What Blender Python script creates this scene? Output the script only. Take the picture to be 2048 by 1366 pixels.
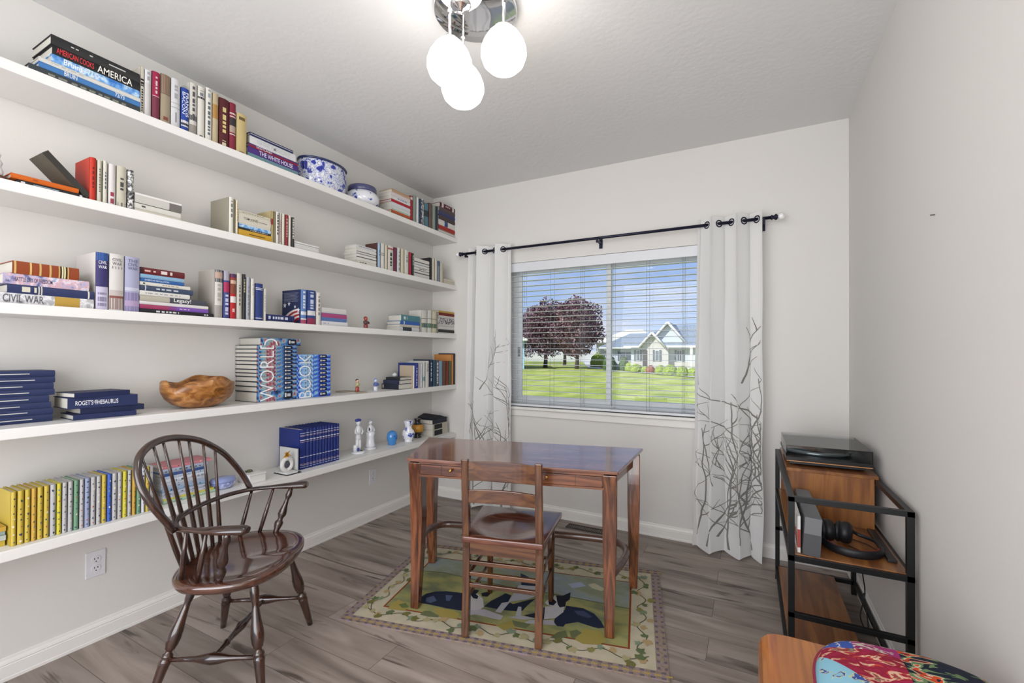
import bpy, bmesh, math, random
from mathutils import Vector, Matrix
random.seed(7)
R = math.radians
scn = bpy.context.scene
COL = scn.collection
for o in list(bpy.data.objects): bpy.data.objects.remove(o)

# ------------------------------------------------------------------ camera
H = 2.74; W = 3.135
YAW, PIT, ROL = 0.48539, 0.0080, 0.00517
F_PX = 900.54
fwd0 = Vector((-math.sin(YAW), math.cos(YAW), 0)); rgt0 = Vector((math.cos(YAW), math.sin(YAW), 0)); up0 = Vector((0, 0, 1))
fwd = math.cos(PIT)*fwd0 + math.sin(PIT)*up0; up1 = -math.sin(PIT)*fwd0 + math.cos(PIT)*up0
rgt = math.cos(ROL)*rgt0 + math.sin(ROL)*up1; up = -math.sin(ROL)*rgt0 + math.cos(ROL)*up1
cam = bpy.data.cameras.new('camera'); camo = bpy.data.objects.new('camera', cam); COL.objects.link(camo)
cam.sensor_width = 36; cam.sensor_fit = 'HORIZONTAL'; cam.lens = F_PX/2048*36
cam.shift_y = 17.9/2048; cam.clip_start = 0.02; cam.clip_end = 500
m = Matrix((rgt, up, -fwd)).transposed().to_4x4(); m.translation = Vector((2.6039, -3.3508, 1.3004))
camo.matrix_world = m
scn.camera = camo

# ------------------------------------------------------------------ view, world, lights
scn.view_settings.view_transform = 'Standard'
scn.view_settings.look = 'None'
scn.view_settings.gamma = 1
scn.view_settings.exposure = 0.0
scn.view_settings.use_curve_mapping = False

def lin(h):
    h = h.lstrip('#')
    if len(h) == 3: h = ''.join(c*2 for c in h)
    v = [int(h[i:i+2], 16)/255 for i in (0, 2, 4)]
    return tuple((c/12.92 if c <= .04045 else ((c+.055)/1.055)**2.4) for c in v) + (1,)

world = bpy.data.worlds.new('sky'); scn.world = world; world.use_nodes = True
nt = world.node_tree; N = nt.nodes; Lk = nt.links
for n in list(N): N.remove(n)
wo = N.new('ShaderNodeOutputWorld'); bg = N.new('ShaderNodeBackground')
tc = N.new('ShaderNodeTexCoord'); sep = N.new('ShaderNodeSeparateXYZ'); Lk.new(tc.outputs['Generated'], sep.inputs[0])
rmp = N.new('ShaderNodeValToRGB'); Lk.new(sep.outputs['Z'], rmp.inputs[0])
rmp.color_ramp.elements[0].position = 0.0; rmp.color_ramp.elements[0].color = lin('#c2d3f2')
rmp.color_ramp.elements[1].position = 0.32; rmp.color_ramp.elements[1].color = lin('#7ea2e6')
e = rmp.color_ramp.elements.new(1.0); e.color = lin('#6c8fd0')
mp = N.new('ShaderNodeMapping'); mp.inputs['Scale'].default_value = (1.6, 1.6, 7); Lk.new(tc.outputs['Generated'], mp.inputs[0])
nz = N.new('ShaderNodeTexNoise'); nz.inputs['Scale'].default_value = 1.7; nz.inputs['Detail'].default_value = 5; Lk.new(mp.outputs[0], nz.inputs[0])
cr = N.new('ShaderNodeValToRGB'); cr.color_ramp.elements[0].position = .46; cr.color_ramp.elements[1].position = .72
cr.color_ramp.elements[0].color = (0, 0, 0, 1); cr.color_ramp.elements[1].color = (.8, .8, .8, 1); Lk.new(nz.outputs['Fac'], cr.inputs[0])
mx = N.new('ShaderNodeMix'); mx.data_type = 'RGBA'; Lk.new(cr.outputs[0], mx.inputs[0]); Lk.new(rmp.outputs[0], mx.inputs[6]); mx.inputs[7].default_value = lin('#ece6f0')
Lk.new(mx.outputs[2], bg.inputs[0]); bg.inputs[1].default_value = 1.15; Lk.new(bg.outputs[0], wo.inputs[0])

def light(name, kind, loc, rot, energy, color=(1, 1, 1), **kw):
    l = bpy.data.lights.new(name, kind); l.energy = energy; l.color = color
    for k, v in kw.items(): setattr(l, k, v)
    o = bpy.data.objects.new(name, l); COL.objects.link(o); o.location = loc; o.rotation_euler = rot
    return o
light('sun', 'SUN', (0, 0, 10), (R(38), R(-34), R(0)), 5.4, (1, .96, .9), angle=R(.6))
# added soft fill light behind the camera, brightens the room
light('rear_fill', 'AREA', (1.85, -4.5, 1.45), (R(102), 0, 0), 90, (1, .985, .965), shape='RECTANGLE', size=2.6, size_y=2.3)

# ------------------------------------------------------------------ materials
MC = {}
def mat(name, col='#cccccc', rough=.5, metal=0, spec=.5, bump=None, coat=0, emit=None):
    key = (name, col, rough, metal, spec, bump, coat, emit)
    if key in MC: return MC[key]
    mt = bpy.data.materials.new(name); mt.use_nodes = True
    b = mt.node_tree.nodes['Principled BSDF']
    b.inputs['Base Color'].default_value = lin(col); b.inputs['Roughness'].default_value = rough
    b.inputs['Metallic'].default_value = metal; b.inputs['Specular IOR Level'].default_value = spec
    b.inputs['Coat Weight'].default_value = coat; b.inputs['Coat Roughness'].default_value = .12
    if emit: b.inputs['Emission Color'].default_value = lin(emit[0]); b.inputs['Emission Strength'].default_value = emit[1]
    if bump:
        nn = mt.node_tree.nodes; ll = mt.node_tree.links
        t = nn.new('ShaderNodeTexCoord'); n_ = nn.new('ShaderNodeTexNoise'); n_.inputs['Scale'].default_value = bump[0]; n_.inputs['Detail'].default_value = 4
        bp_ = nn.new('ShaderNodeBump'); bp_.inputs['Strength'].default_value = bump[1]; bp_.inputs['Distance'].default_value = bump[2]
        ll.new(t.outputs['Object'], n_.inputs[0]); ll.new(n_.outputs['Fac'], bp_.inputs['Height']); ll.new(bp_.outputs[0], b.inputs['Normal'])
    MC[key] = mt
    return mt

def ramp_mat(name, stops, scale=(1, 1, 1), nscale=8, detail=4, rough=.5, coat=0, distort=0, bump=0, coord='Object', constant=False, spec=.5):
    key = (name, str(stops), scale, nscale)
    if key in MC: return MC[key]
    mt = bpy.data.materials.new(name); mt.use_nodes = True
    nn = mt.node_tree.nodes; ll = mt.node_tree.links; b = nn['Principled BSDF']
    t = nn.new('ShaderNodeTexCoord'); mp_ = nn.new('ShaderNodeMapping'); mp_.inputs['Scale'].default_value = scale
    n_ = nn.new('ShaderNodeTexNoise'); n_.inputs['Scale'].default_value = nscale; n_.inputs['Detail'].default_value = detail; n_.inputs['Distortion'].default_value = distort
    c = nn.new('ShaderNodeValToRGB')
    if constant: c.color_ramp.interpolation = 'CONSTANT'
    els = c.color_ramp.elements
    els[0].position = stops[0][0]; els[0].color = lin(stops[0][1]); els[1].position = stops[-1][0]; els[1].color = lin(stops[-1][1])
    for p_, h_ in stops[1:-1]:
        e_ = els.new(p_); e_.color = lin(h_)
    ll.new(t.outputs[coord], mp_.inputs[0]); ll.new(mp_.outputs[0], n_.inputs[0]); ll.new(n_.outputs['Fac'], c.inputs[0]); ll.new(c.outputs[0], b.inputs['Base Color'])
    b.inputs['Roughness'].default_value = rough; b.inputs['Coat Weight'].default_value = coat; b.inputs['Coat Roughness'].default_value = .1; b.inputs['Coat IOR'].default_value = 1.75; b.inputs['Specular IOR Level'].default_value = spec
    if bump:
        bp_ = nn.new('ShaderNodeBump'); bp_.inputs['Strength'].default_value = bump; bp_.inputs['Distance'].default_value = .002
        ll.new(n_.outputs['Fac'], bp_.inputs['Height']); ll.new(bp_.outputs[0], b.inputs['Normal'])
    MC[key] = mt
    return mt

def wood(name, dark, mid, light_, axis='x', rough=.3, coat=.3, sc=1.0):
    s = {'x': (1.2, 14, 14), 'y': (14, 1.2, 14), 'z': (14, 14, 1.2)}[axis]
    return ramp_mat(name+'_'+axis, [(.25, dark), (.45, mid), (.62, light_), (.8, mid)], tuple(v*sc for v in s), 2.2, 6, rough, coat, 1.2)

def plank_floor():
    mt = bpy.data.materials.new('vinyl_planks'); mt.use_nodes = True
    nn = mt.node_tree.nodes; ll = mt.node_tree.links; b = nn['Principled BSDF']
    t = nn.new('ShaderNodeTexCoord')
    br = nn.new('ShaderNodeTexBrick'); br.offset = .37; br.inputs['Scale'].default_value = 1; br.inputs['Brick Width'].default_value = 1.22; br.inputs['Row Height'].default_value = .18
    br.inputs['Mortar Size'].default_value = .0012; br.inputs['Color1'].default_value = (0, 0, 0, 1); br.inputs['Color2'].default_value = (1, 1, 1, 1); br.inputs['Mortar'].default_value = (.5, .5, .5, 1)
    ll.new(t.outputs['Object'], br.inputs[0])
    # each plank shifts its own grain
    sep_ = nn.new('ShaderNodeSeparateColor'); ll.new(br.outputs['Color'], sep_.inputs[0])
    mul = nn.new('ShaderNodeMath'); mul.operation = 'MULTIPLY'; mul.inputs[1].default_value = 7; ll.new(sep_.outputs[0], mul.inputs[0])
    cmb = nn.new('ShaderNodeCombineXYZ'); ll.new(mul.outputs[0], cmb.inputs[0]); ll.new(mul.outputs[0], cmb.inputs[2])
    add = nn.new('ShaderNodeVectorMath'); add.operation = 'ADD'; ll.new(t.outputs['Object'], add.inputs[0]); ll.new(cmb.outputs[0], add.inputs[1])
    def noise(scale, ns, det, dist):
        mp_ = nn.new('ShaderNodeMapping'); mp_.inputs['Scale'].default_value = scale; ll.new(add.outputs[0], mp_.inputs[0])
        n_ = nn.new('ShaderNodeTexNoise'); n_.inputs['Scale'].default_value = ns; n_.inputs['Detail'].default_value = det; n_.inputs['Distortion'].default_value = dist
        ll.new(mp_.outputs[0], n_.inputs[0]); return n_
    g = noise((.8, 7, 1), 1.8, 7, .8)
    c = nn.new('ShaderNodeValToRGB'); els = c.color_ramp.elements
    els[0].position = .3; els[0].color = lin('#70645e'); els[1].position = .72; els[1].color = lin('#a89c93')
    for p_, h_ in ((.4, '#857970'), (.52, '#93877e')):
        e_ = els.new(p_); e_.color = lin(h_)
    ll.new(g.outputs['Fac'], c.inputs[0])
    k = noise((.7, 5, 1), 2.0, 3, 1.6)
    kr = nn.new('ShaderNodeValToRGB'); kr.color_ramp.elements[0].position = .31; kr.color_ramp.elements[0].color = lin('#6f635e'); kr.color_ramp.elements[1].position = .40; kr.color_ramp.elements[1].color = (1, 1, 1, 1)
    ll.new(k.outputs['Fac'], kr.inputs[0])
    m1 = nn.new('ShaderNodeMix'); m1.data_type = 'RGBA'; m1.blend_type = 'MULTIPLY'; m1.inputs[0].default_value = .8; ll.new(c.outputs[0], m1.inputs[6]); ll.new(kr.outputs[0], m1.inputs[7])
    pr = nn.new('ShaderNodeMapRange'); pr.inputs[3].default_value = .84; pr.inputs[4].default_value = 1.12; ll.new(sep_.outputs[0], pr.inputs[0])
    m2 = nn.new('ShaderNodeVectorMath'); m2.operation = 'SCALE'; ll.new(m1.outputs[2], m2.inputs[0]); ll.new(pr.outputs[0], m2.inputs['Scale'])
    m3 = nn.new('ShaderNodeMix'); m3.data_type = 'RGBA'; ll.new(br.outputs['Fac'], m3.inputs[0]); ll.new(m2.outputs[0], m3.inputs[6]); m3.inputs[7].default_value = lin('#574c46')
    ll.new(m3.outputs[2], b.inputs['Base Color'])
    b.inputs['Roughness'].default_value = .42; b.inputs['Specular IOR Level'].default_value = .35
    bp_ = nn.new('ShaderNodeBump'); bp_.inputs['Strength'].default_value = .15; bp_.inputs['Distance'].default_value = .002; ll.new(g.outputs['Fac'], bp_.inputs['Height']); ll.new(bp_.outputs[0], b.inputs['Normal'])
    return mt

WALL = mat('wall_paint', '#d9d7d3', .85, 0, .2, (60, .12, .004))
CEIL = mat('ceiling_texture', '#e0e0e0', .9, 0, .1, (34, .22, .006))
TRIM = mat('trim_paint', '#e6e4df', .35, 0, .5)
SHELFM = mat('shelf_paint', '#e4e3e0', .4, 0, .5)
BLK = mat('black_metal', '#101214', .42, .2, .5)
CHROME = mat('chrome', '#e4e4e6', .06, 1)
BRASS = mat('brass', '#c9a060', .25, 1)
PAGES = mat('paper_pages', '#c9c6bc', .8, 0, .1, (300, .1, .001))

def thin_glass(name, tint='#ffffff', refl=.9):
    mt = bpy.data.materials.new(name); mt.use_nodes = True; nn = mt.node_tree.nodes; ll = mt.node_tree.links
    nn.remove(nn['Principled BSDF']); out = nn['Material Output']
    tr = nn.new('ShaderNodeBsdfTransparent'); tr.inputs[0].default_value = lin(tint); gl = nn.new('ShaderNodeBsdfGlossy'); gl.inputs['Roughness'].default_value = .02
    fr = nn.new('ShaderNodeFresnel'); fr.inputs[0].default_value = 1.45; mu = nn.new('ShaderNodeMath'); mu.operation = 'MULTIPLY'; mu.inputs[1].default_value = refl
    ll.new(fr.outputs[0], mu.inputs[0]); ms = nn.new('ShaderNodeMixShader'); ll.new(mu.outputs[0], ms.inputs[0]); ll.new(tr.outputs[0], ms.inputs[1]); ll.new(gl.outputs[0], ms.inputs[2]); ll.new(ms.outputs[0], out.inputs[0])
    return mt
GLASS = thin_glass('window_glass', '#f4f8f8', .5)
ACRYL = thin_glass('clear_acrylic', '#e9ecec', 1)

# ------------------------------------------------------------------ mesh helper
class MB:
    def __init__(s): s.v = []; s.f = []; s.mi = []; s.m = []; s.sm = []
    def mid(s, m_):
        if m_ not in s.m: s.m.append(m_)
        return s.m.index(m_)
    def add(s, vs, fs, m_, smooth=False):
        o = len(s.v); s.v += [tuple(v) for v in vs]; i = s.mid(m_)
        for f in fs: s.f.append([o+k for k in f]); s.mi.append(i); s.sm.append(smooth)
        return s
    def box(s, a, b, m_, M=None):
        x0, y0, z0 = a; x1, y1, z1 = b
        vs = [Vector(p) for p in ((x0,y0,z0),(x1,y0,z0),(x1,y1,z0),(x0,y1,z0),(x0,y0,z1),(x1,y0,z1),(x1,y1,z1),(x0,y1,z1))]
        if M: vs = [M @ v for v in vs]
        return s.add(vs, [(0,3,2,1),(4,5,6,7),(0,1,5,4),(1,2,6,5),(2,3,7,6),(3,0,4,7)], m_)
    def quad(s, pts, m_, smooth=False): return s.add(pts, [tuple(range(len(pts)))], m_, smooth)
    def tube(s, pts, rad, m_, seg=12, flat=None, upv=None, cap=True):
        pts = [Vector(p) for p in pts]; n = len(pts)
        if not hasattr(rad, '__len__'): rad = [rad]*n
        T = []
        for i in range(n):
            a = pts[max(i-1, 0)]; b = pts[min(i+1, n-1)]; d = (b-a)
            T.append(d.normalized() if d.length > 1e-9 else Vector((0, 0, 1)))
        ref = Vector(upv) if upv else (Vector((0, 0, 1)) if abs(T[0].z) < .9 else Vector((1, 0, 0)))
        vs = []; nrm = None
        for i in range(n):
            if upv: u = (ref - T[i]*ref.dot(T[i])).normalized()
            else:
                if nrm is None: u = (ref - T[i]*ref.dot(T[i])).normalized()
                else: u = (nrm - T[i]*nrm.dot(T[i])).normalized()
                nrm = u
            w_ = T[i].cross(u)
            ra, rb = (rad[i], rad[i]) if flat is None else (rad[i]*flat, rad[i])
            for k in range(seg):
                a = 2*math.pi*k/seg
                vs.append(pts[i] + u*math.cos(a)*ra + w_*math.sin(a)*rb)
        fs = []
        for i in range(n-1):
            for k in range(seg):
                k2 = (k+1) % seg
                fs.append((i*seg+k, i*seg+k2, (i+1)*seg+k2, (i+1)*seg+k))
        s.add(vs, fs, m_, True)
        if cap:
            o = len(s.v)-len(vs); i = s.mid(m_)
            s.f.append([o+k for k in range(seg)][::-1]); s.mi.append(i); s.sm.append(False)
            s.f.append([o+(n-1)*seg+k for k in range(seg)]); s.mi.append(i); s.sm.append(False)
        return s
    def lathe(s, prof, c, m_, seg=24, sx=1, sy=1, fn=None):
        # prof: list of (r, z) bottom to top around vertical axis at c
        vs = []; n = len(prof)
        for i, (r, z) in enumerate(prof):
            for k in range(seg):
                a = 2*math.pi*k/seg
                rr = r*(fn(a, i/(n-1)) if fn else 1)
                vs.append((c[0]+rr*math.cos(a)*sx, c[1]+rr*math.sin(a)*sy, c[2]+z))
        fs = []
        for i in range(n-1):
            for k in range(seg):
                k2 = (k+1) % seg
                fs.append((i*seg+k, i*seg+k2, (i+1)*seg+k2, (i+1)*seg+k))
        fs.append(tuple(range(seg))[::-1]); fs.append(tuple((n-1)*seg+k for k in range(seg)))
        return s.add(vs, fs, m_, True)
    def ball(s, c, r, m_, seg=16, sx=1, sy=1, sz=1):
        pr = [(r*math.sin(math.pi*i/10), -r*sz*math.cos(math.pi*i/10)) for i in range(11)]
        pr[0] = (r*.02, -r*sz); pr[-1] = (r*.02, r*sz)
        return s.lathe(pr, c, m_, seg, sx, sy)
    def xform(s, M):
        s.v = [tuple(M @ Vector(v)) for v in s.v]; return s
    def build(s, name, parent=None, loc=None, bevel=0, bseg=2, label=None):
        me = bpy.data.meshes.new(name)
        vs = s.v
        if loc is not None: vs = [(v[0]-loc[0], v[1]-loc[1], v[2]-loc[2]) for v in s.v]
        me.from_pydata(vs, [], s.f)
        for m_ in s.m: me.materials.append(m_)
        me.polygons.foreach_set('material_index', s.mi); me.polygons.foreach_set('use_smooth', s.sm)
        me.update()
        o = bpy.data.objects.new(name, me); COL.objects.link(o)
        if loc is not None and not parent: o.location = loc
        if parent: o.parent = parent
        if bevel:
            b = o.modifiers.new('bevel', 'BEVEL'); b.width = bevel; b.segments = bseg; b.limit_method = 'ANGLE'; b.angle_limit = R(40); b.harden_normals = False
        if label: o['label'] = label
        return o

def tag(o, label, cat, group=None, kind=None):
    o['label'] = label; o['category'] = cat
    if group: o['group'] = group
    if kind: o['kind'] = kind
    assert 4 <= len(label.split()) <= 16, label
    return o
def thing(name, label, cat, loc=(0, 0, 0), rz=0, group=None):
    o = bpy.data.objects.new(name, None); COL.objects.link(o); o.location = loc; o.rotation_euler = (0, 0, rz); o.empty_display_size = .05
    return tag(o, label, cat, group)
def struct(o): o['kind'] = 'structure'; return o

# ------------------------------------------------------------------ lettering
TC = {}
def letters(body, off=.004):
    if body in TC: return TC[body]
    cu = bpy.data.curves.new('lettering', 'FONT'); cu.body = body; cu.resolution_u = 3; cu.offset = off
    ob = bpy.data.objects.new('lettering', cu); COL.objects.link(ob)
    dg = bpy.context.evaluated_depsgraph_get()
    me = bpy.data.meshes.new_from_object(ob.evaluated_get(dg))
    vs = [v.co.copy() for v in me.vertices]; fs = [list(p.vertices) for p in me.polygons]
    bpy.data.objects.remove(ob); bpy.data.meshes.remove(me)
    x0 = min(v.x for v in vs); x1 = max(v.x for v in vs); y0 = min(v.y for v in vs); y1 = max(v.y for v in vs)
    vs = [((v.x-x0)/(x1-x0), (v.y-y0)/(y1-y0)) for v in vs]
    TC[body] = (vs, fs)
    return TC[body]

# ------------------------------------------------------------------ room shell
D0 = -4.6
b = MB().box((-.12, D0, -.06), (W+.12, .16, 0), plank_floor()); struct(b.build('floor'))
b = MB().box((-.12, D0, H), (W+.12, .16, H+.12), CEIL); struct(b.build('ceiling'))
struct(MB().box((-.12, D0, 0), (0, .16, H), WALL).build('wall_left'))
struct(MB().box((W, D0, 0), (W+.12, .16, H), WALL).build('wall_right'))
WX0, WX1, WZ0, WZ1 = .80, 2.40, .865, 2.065
b = MB(); b.box((0, 0, 0), (WX0, .16, H), WALL); b.box((WX1, 0, 0), (W, .16, H), WALL); b.box((WX0, 0, 0), (WX1, .16, WZ0), WALL); b.box((WX0, 0, WZ1), (WX1, .16, H), WALL)
struct(b.build('wall_back'))
# wall behind the camera, with the wide opening to the next room
b = MB(); b.box((0, D0-.12, 0), (.35, D0, H), WALL); b.box((W-.05, D0-.12, 0), (W, D0, H), WALL); b.box((.35, D0-.12, 2.62), (W-.05, D0, H), WALL); struct(b.build('wall_front'))

def baseboard(name, p0, p1, nrm):
    prof = [(0, 0), (.014, 0), (.014, .012), (.012, .014), (.012, .058), (.010, .062), (.012, .066), (.009, .074), (.005, .080), (.004, .088), (0, .09)]
    p0 = Vector(p0); p1 = Vector(p1); n = Vector(nrm); vs = []
    for p in (p0, p1):
        for a, z in prof: vs.append(p + n*a + Vector((0, 0, z)))
    k = len(prof); fs = [(i, i+1, k+i+1, k+i) for i in range(k-1)] + [tuple(range(k)), tuple(range(2*k-1, k-1, -1))]
    return struct(MB().add(vs, fs, TRIM).build(name))
baseboard('baseboard_left', (0, D0, 0), (0, 0, 0), (1, 0, 0))
baseboard('baseboard_back', (W, 0, 0), (0, 0, 0), (0, -1, 0))
baseboard('baseboard_right', (W, 0, 0), (W, D0, 0), (-1, 0, 0))

# ------------------------------------------------------------------ window
VIN = mat('white_vinyl', '#dfe3e4', .35)
win = bpy.data.objects.new('window_1', None); COL.objects.link(win); win.location = ((WX0+WX1)/2, .1, WZ0); struct(win)
L0 = win.location
def wpart(mb, name, **k): return mb.build(name, win, loc=tuple(L0), **k)
fy0, fy1 = .085, .145
b = MB(); t = .045
b.box((WX0, fy0, WZ0), (WX0+t, fy1, WZ1), VIN); b.box((WX1-t, fy0, WZ0), (WX1, fy1, WZ1), VIN); b.box((WX0+t, fy0, WZ0), (WX1-t, fy1, WZ0+t), VIN); b.box((WX0+t, fy0, WZ1-t), (WX1-t, fy1, WZ1), VIN)
wpart(b, 'window_frame', bevel=.003)
def sash(x0, x1, ya, yb):
    b = MB(); s_ = .038
    b.box((x0, ya, WZ0+t), (x0+s_, yb, WZ1-t), VIN); b.box((x1-s_, ya, WZ0+t), (x1, yb, WZ1-t), VIN)
    b.box((x0+s_, ya, WZ0+t), (x1-s_, yb, WZ0+t+s_), VIN); b.box((x0+s_, ya, WZ1-t-s_), (x1-s_, yb, WZ1-t), VIN)
    o = wpart(b, 'sash', bevel=.003)
    g = MB().box((x0+s_, (ya+yb)/2-.002, WZ0+t+s_), (x1-s_, (ya+yb)/2+.002, WZ1-t-s_), GLASS).build('pane', o, loc=tuple(L0))
    return o
sash(WX0+t, 1.655, .09, .112); sash(1.615, WX1-t, .116, .138)
b = MB().box((WX0+t+.008, .078, 1.28), (WX0+t+.024, .09, 1.36), mat('latch_grey', '#8c8f90', .4)); wpart(b, 'window_latch', bevel=.002)
# stool (sill board) and apron
b = MB(); b.box((WX0-.03, -.035, WZ0-.022), (WX1+.03, fy0, WZ0), TRIM); wpart(b, 'window_sill', bevel=.005)
b = MB(); b.box((WX0-.01, -.014, WZ0-.075), (WX1+.01, 0, WZ0-.022), TRIM); wpart(b, 'window_apron', bevel=.003)

# blind
BL = mat('blind_white', '#d8dbdf', .4); CORD = mat('cord_grey', '#8e9196', .7)
bl = thing('window_blind', 'white horizontal slat blind raised open across the window between the curtains', 'blind', (1.6, .03, 1.99))
def bpart(mb, name, **k): return mb.build(name, bl, loc=(1.6, .03, 1.99), **k)
bpart(MB().box((WX0+.006, -.012, 1.985), (WX1-.006, .004, 2.060), BL), 'valance', bevel=.003)
bpart(MB().box((WX0+.01, .006, 2.0), (WX1-.01, .058, 2.05), BL), 'headrail', bevel=.002)
zz = 1.955; k = 0
slat_me = None
while zz > WZ0+.035:
    vs = []; fs = []
    nx = 6
    for i in range(nx):
        u = i/(nx-1); y = .008+.047*u; z = zz + .0015*(1-(2*u-1)**2)
        for x in (WX0+.012, WX1-.012): vs.append((x, y, z))
        for x in (WX0+.012, WX1-.012): vs.append((x, y, z-.0020))
    for i in range(nx-1):
        a = i*4; c = (i+1)*4
        fs += [(a, a+1, c+1, c), (a+2, c+2, c+3, a+3), (a, c, c+2, a+2), (a+1, a+3, c+3, c+1)]
    fs += [(0, 2, 3, 1), ((nx-1)*4, (nx-1)*4+1, (nx-1)*4+3, (nx-1)*4+2)]
    bpart(MB().add(vs, fs, BL), 'slat')
    zz -= .0435; k += 1
bpart(MB().box((WX0+.012, .006, WZ0+.004), (WX1-.012, .056, WZ0+.022), BL), 'bottom_rail', bevel=.003)
for x in (.938, 1.188, 1.443, 1.69, 1.946, 2.192):
    b = MB()
    for dx, y in ((-.006, .004), (.006, .058)): b.tube([(x+dx, y, WZ0+.02), (x+dx, y, 2.0)], .0011, CORD, 6)
    if x in (.938, 1.443, 1.69, 2.192): b.tube([(x, .03, WZ0+.02), (x, .03, 2.0)], .0009, CORD, 6)
    bpart(b, 'ladder_cord')

# ------------------------------------------------------------------ curtains, rod
def curtain_mat():
    mt = bpy.data.materials.new('white_linen'); mt.use_nodes = True; nn = mt.node_tree.nodes; ll = mt.node_tree.links
    b = nn['Principled BSDF']; b.inputs['Base Color'].default_value = lin('#f0f0ee'); b.inputs['Roughness'].default_value = .9; b.inputs['Specular IOR Level'].default_value = .1
    tl = nn.new('ShaderNodeBsdfTranslucent'); tl.inputs[0].default_value = lin('#eef0f2')
    t_ = nn.new('ShaderNodeTexCoord'); mp_ = nn.new('ShaderNodeMapping'); mp_.inputs['Scale'].default_value = (40, 40, 400); n_ = nn.new('ShaderNodeTexNoise'); n_.inputs['Scale'].default_value = 1
    ll.new(t_.outputs['Object'], mp_.inputs[0]); ll.new(mp_.outputs[0], n_.inputs[0]); bp_ = nn.new('ShaderNodeBump'); bp_.inputs['Strength'].default_value = .2; bp_.inputs['Distance'].default_value = .001
    ll.new(n_.outputs[0], bp_.inputs['Height']); ll.new(bp_.outputs[0], b.inputs['Normal'])
    ms = nn.new('ShaderNodeMixShader'); ms.inputs[0].default_value = .28; ll.new(b.outputs[0], ms.inputs[1]); ll.new(tl.outputs[0], ms.inputs[2]); ll.new(ms.outputs[0], nn['Material Output'].inputs[0])
    return mt
CURT = curtain_mat(); BRANCH = mat('printed_branch', '#83817c', .9, 0, .1)
ROD_Y, ROD_Z = -.092, 2.168
def curtain(x0, x1, nf, seed, label, ztop=2.215, sprigs=()):
    rnd = random.Random(seed)
    ph = rnd.random()*.6
    amps = [rnd.uniform(.8, 1.25) for _ in range(int(nf)+2)]
    sk = [rnd.uniform(-.05, .05) for _ in range(int(nf)+2)]
    w = x1-x0
    def P(u, z):
        v = (ztop-z)/ztop           # 0 top .. 1 bottom
        f = u*nf; a = amps[min(int(f), int(nf))]
        am = .036*(1-.1*v)*a
        y = ROD_Y + am*math.sin(2*math.pi*f+ph) - .035*v
        x = x0 + w*u + .012*math.sin(4*math.pi*f+1.0)*(1-v*.4) + (u-.5)*.03*v + .012*v*math.sin(5*u+seed) + .006*math.sin(9*z+u*11)*v
        if u < .02 or u > .98: pass
        return Vector((x, y, z))
    nu, nz_ = 110, 40
    mb = MB(); vs = []
    for j in range(nz_+1):
        for i in range(nu+1):
            u = i/nu; z = ztop - (ztop-.018-.010*math.sin(2*math.pi*nf*u+ph+1))*(j/nz_)
            vs.append(P(u, z))
    fs = [(j*(nu+1)+i, (j+1)*(nu+1)+i, (j+1)*(nu+1)+i+1, j*(nu+1)+i+1) for j in range(nz_) for i in range(nu)]
    mb.add(vs, fs, CURT, True)
    # printed branches
    def on(u, z):
        e_ = .004
        p = P(u, z); a = P(u+e_, z)-P(u-e_, z); n_ = a.cross(Vector((0, 0, 1))).normalized()
        if n_.y > 0: n_ = -n_
        return p + n_*.0016, a.normalized()
    def strip(pts, w0, w1):
        vv = []; n_ = len(pts)
        for i, (u, z) in enumerate(pts):
            a = pts[max(i-1, 0)]; c_ = pts[min(i+1, n_-1)]
            d = Vector(((c_[0]-a[0])*w, c_[1]-a[1])).normalized(); pr = Vector((-d.y, d.x)); ww = w0+(w1-w0)*i/(n_-1)
            for s_ in (1, -1):
                vv.append(on(u+pr.x*ww*s_/w/1.3, z+pr.y*ww*s_)[0])
        mb.add(vv, [(2*i, 2*i+1, 2*i+3, 2*i+2) for i in range(n_-1)], BRANCH, True)
    def grow(u, z, ang, ln, wd, dep):
        pts = [(u, z)]; n_ = max(4, int(ln/.028)); a = ang
        for i in range(n_):
            a += rnd.uniform(-.15, .15)
            u += math.sin(a)*ln/n_/w; z += math.cos(a)*ln/n_
            if u < .02 or u > .98: a = -a*.6; u = min(max(u, .025), .975)
            pts.append((u, z))
            if dep > 0 and i > 1 and rnd.random() < .26:
                sd = 1 if rnd.random() < .5 else -1
                grow(u, z, a+sd*rnd.uniform(.4, .8), ln*rnd.uniform(.22, .42), wd*.62, dep-1)
        strip(pts, wd, wd*.4)
    for u0, z0_, a0, ln, wd, dep in sprigs: grow(u0, z0_, a0, ln, wd, dep)
    o = mb.build('curtain'); tag(o, label, 'curtain', 'curtains beside the window')
    # grommets
    for i in range(int(nf*2)+1):
        u = ((i+.5)*.5 - ph/(2*math.pi))/nf*1.0
        u = (i*.5 + .25 - 0 )/nf - ph/(2*math.pi*nf) + .25/nf*0
        u = (i*.5 - ph/(2*math.pi))/nf
        if not .02 < u < .98: continue
        p = P(u, ROD_Z); tx = (P(u+.004, ROD_Z)-P(u-.004, ROD_Z)).normalized()
        nb = MB(); ring = []
        for k_ in range(21):
            a = 2*math.pi*k_/20; ring.append(p + tx*math.cos(a)*.021 + Vector((0, 0, 1))*math.sin(a)*.021)
        nb.tube(ring, .0042, mat('dark_ring', '#23253a', .35, .6), 8, cap=False); nb.build('grommet', o)
    return o
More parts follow.
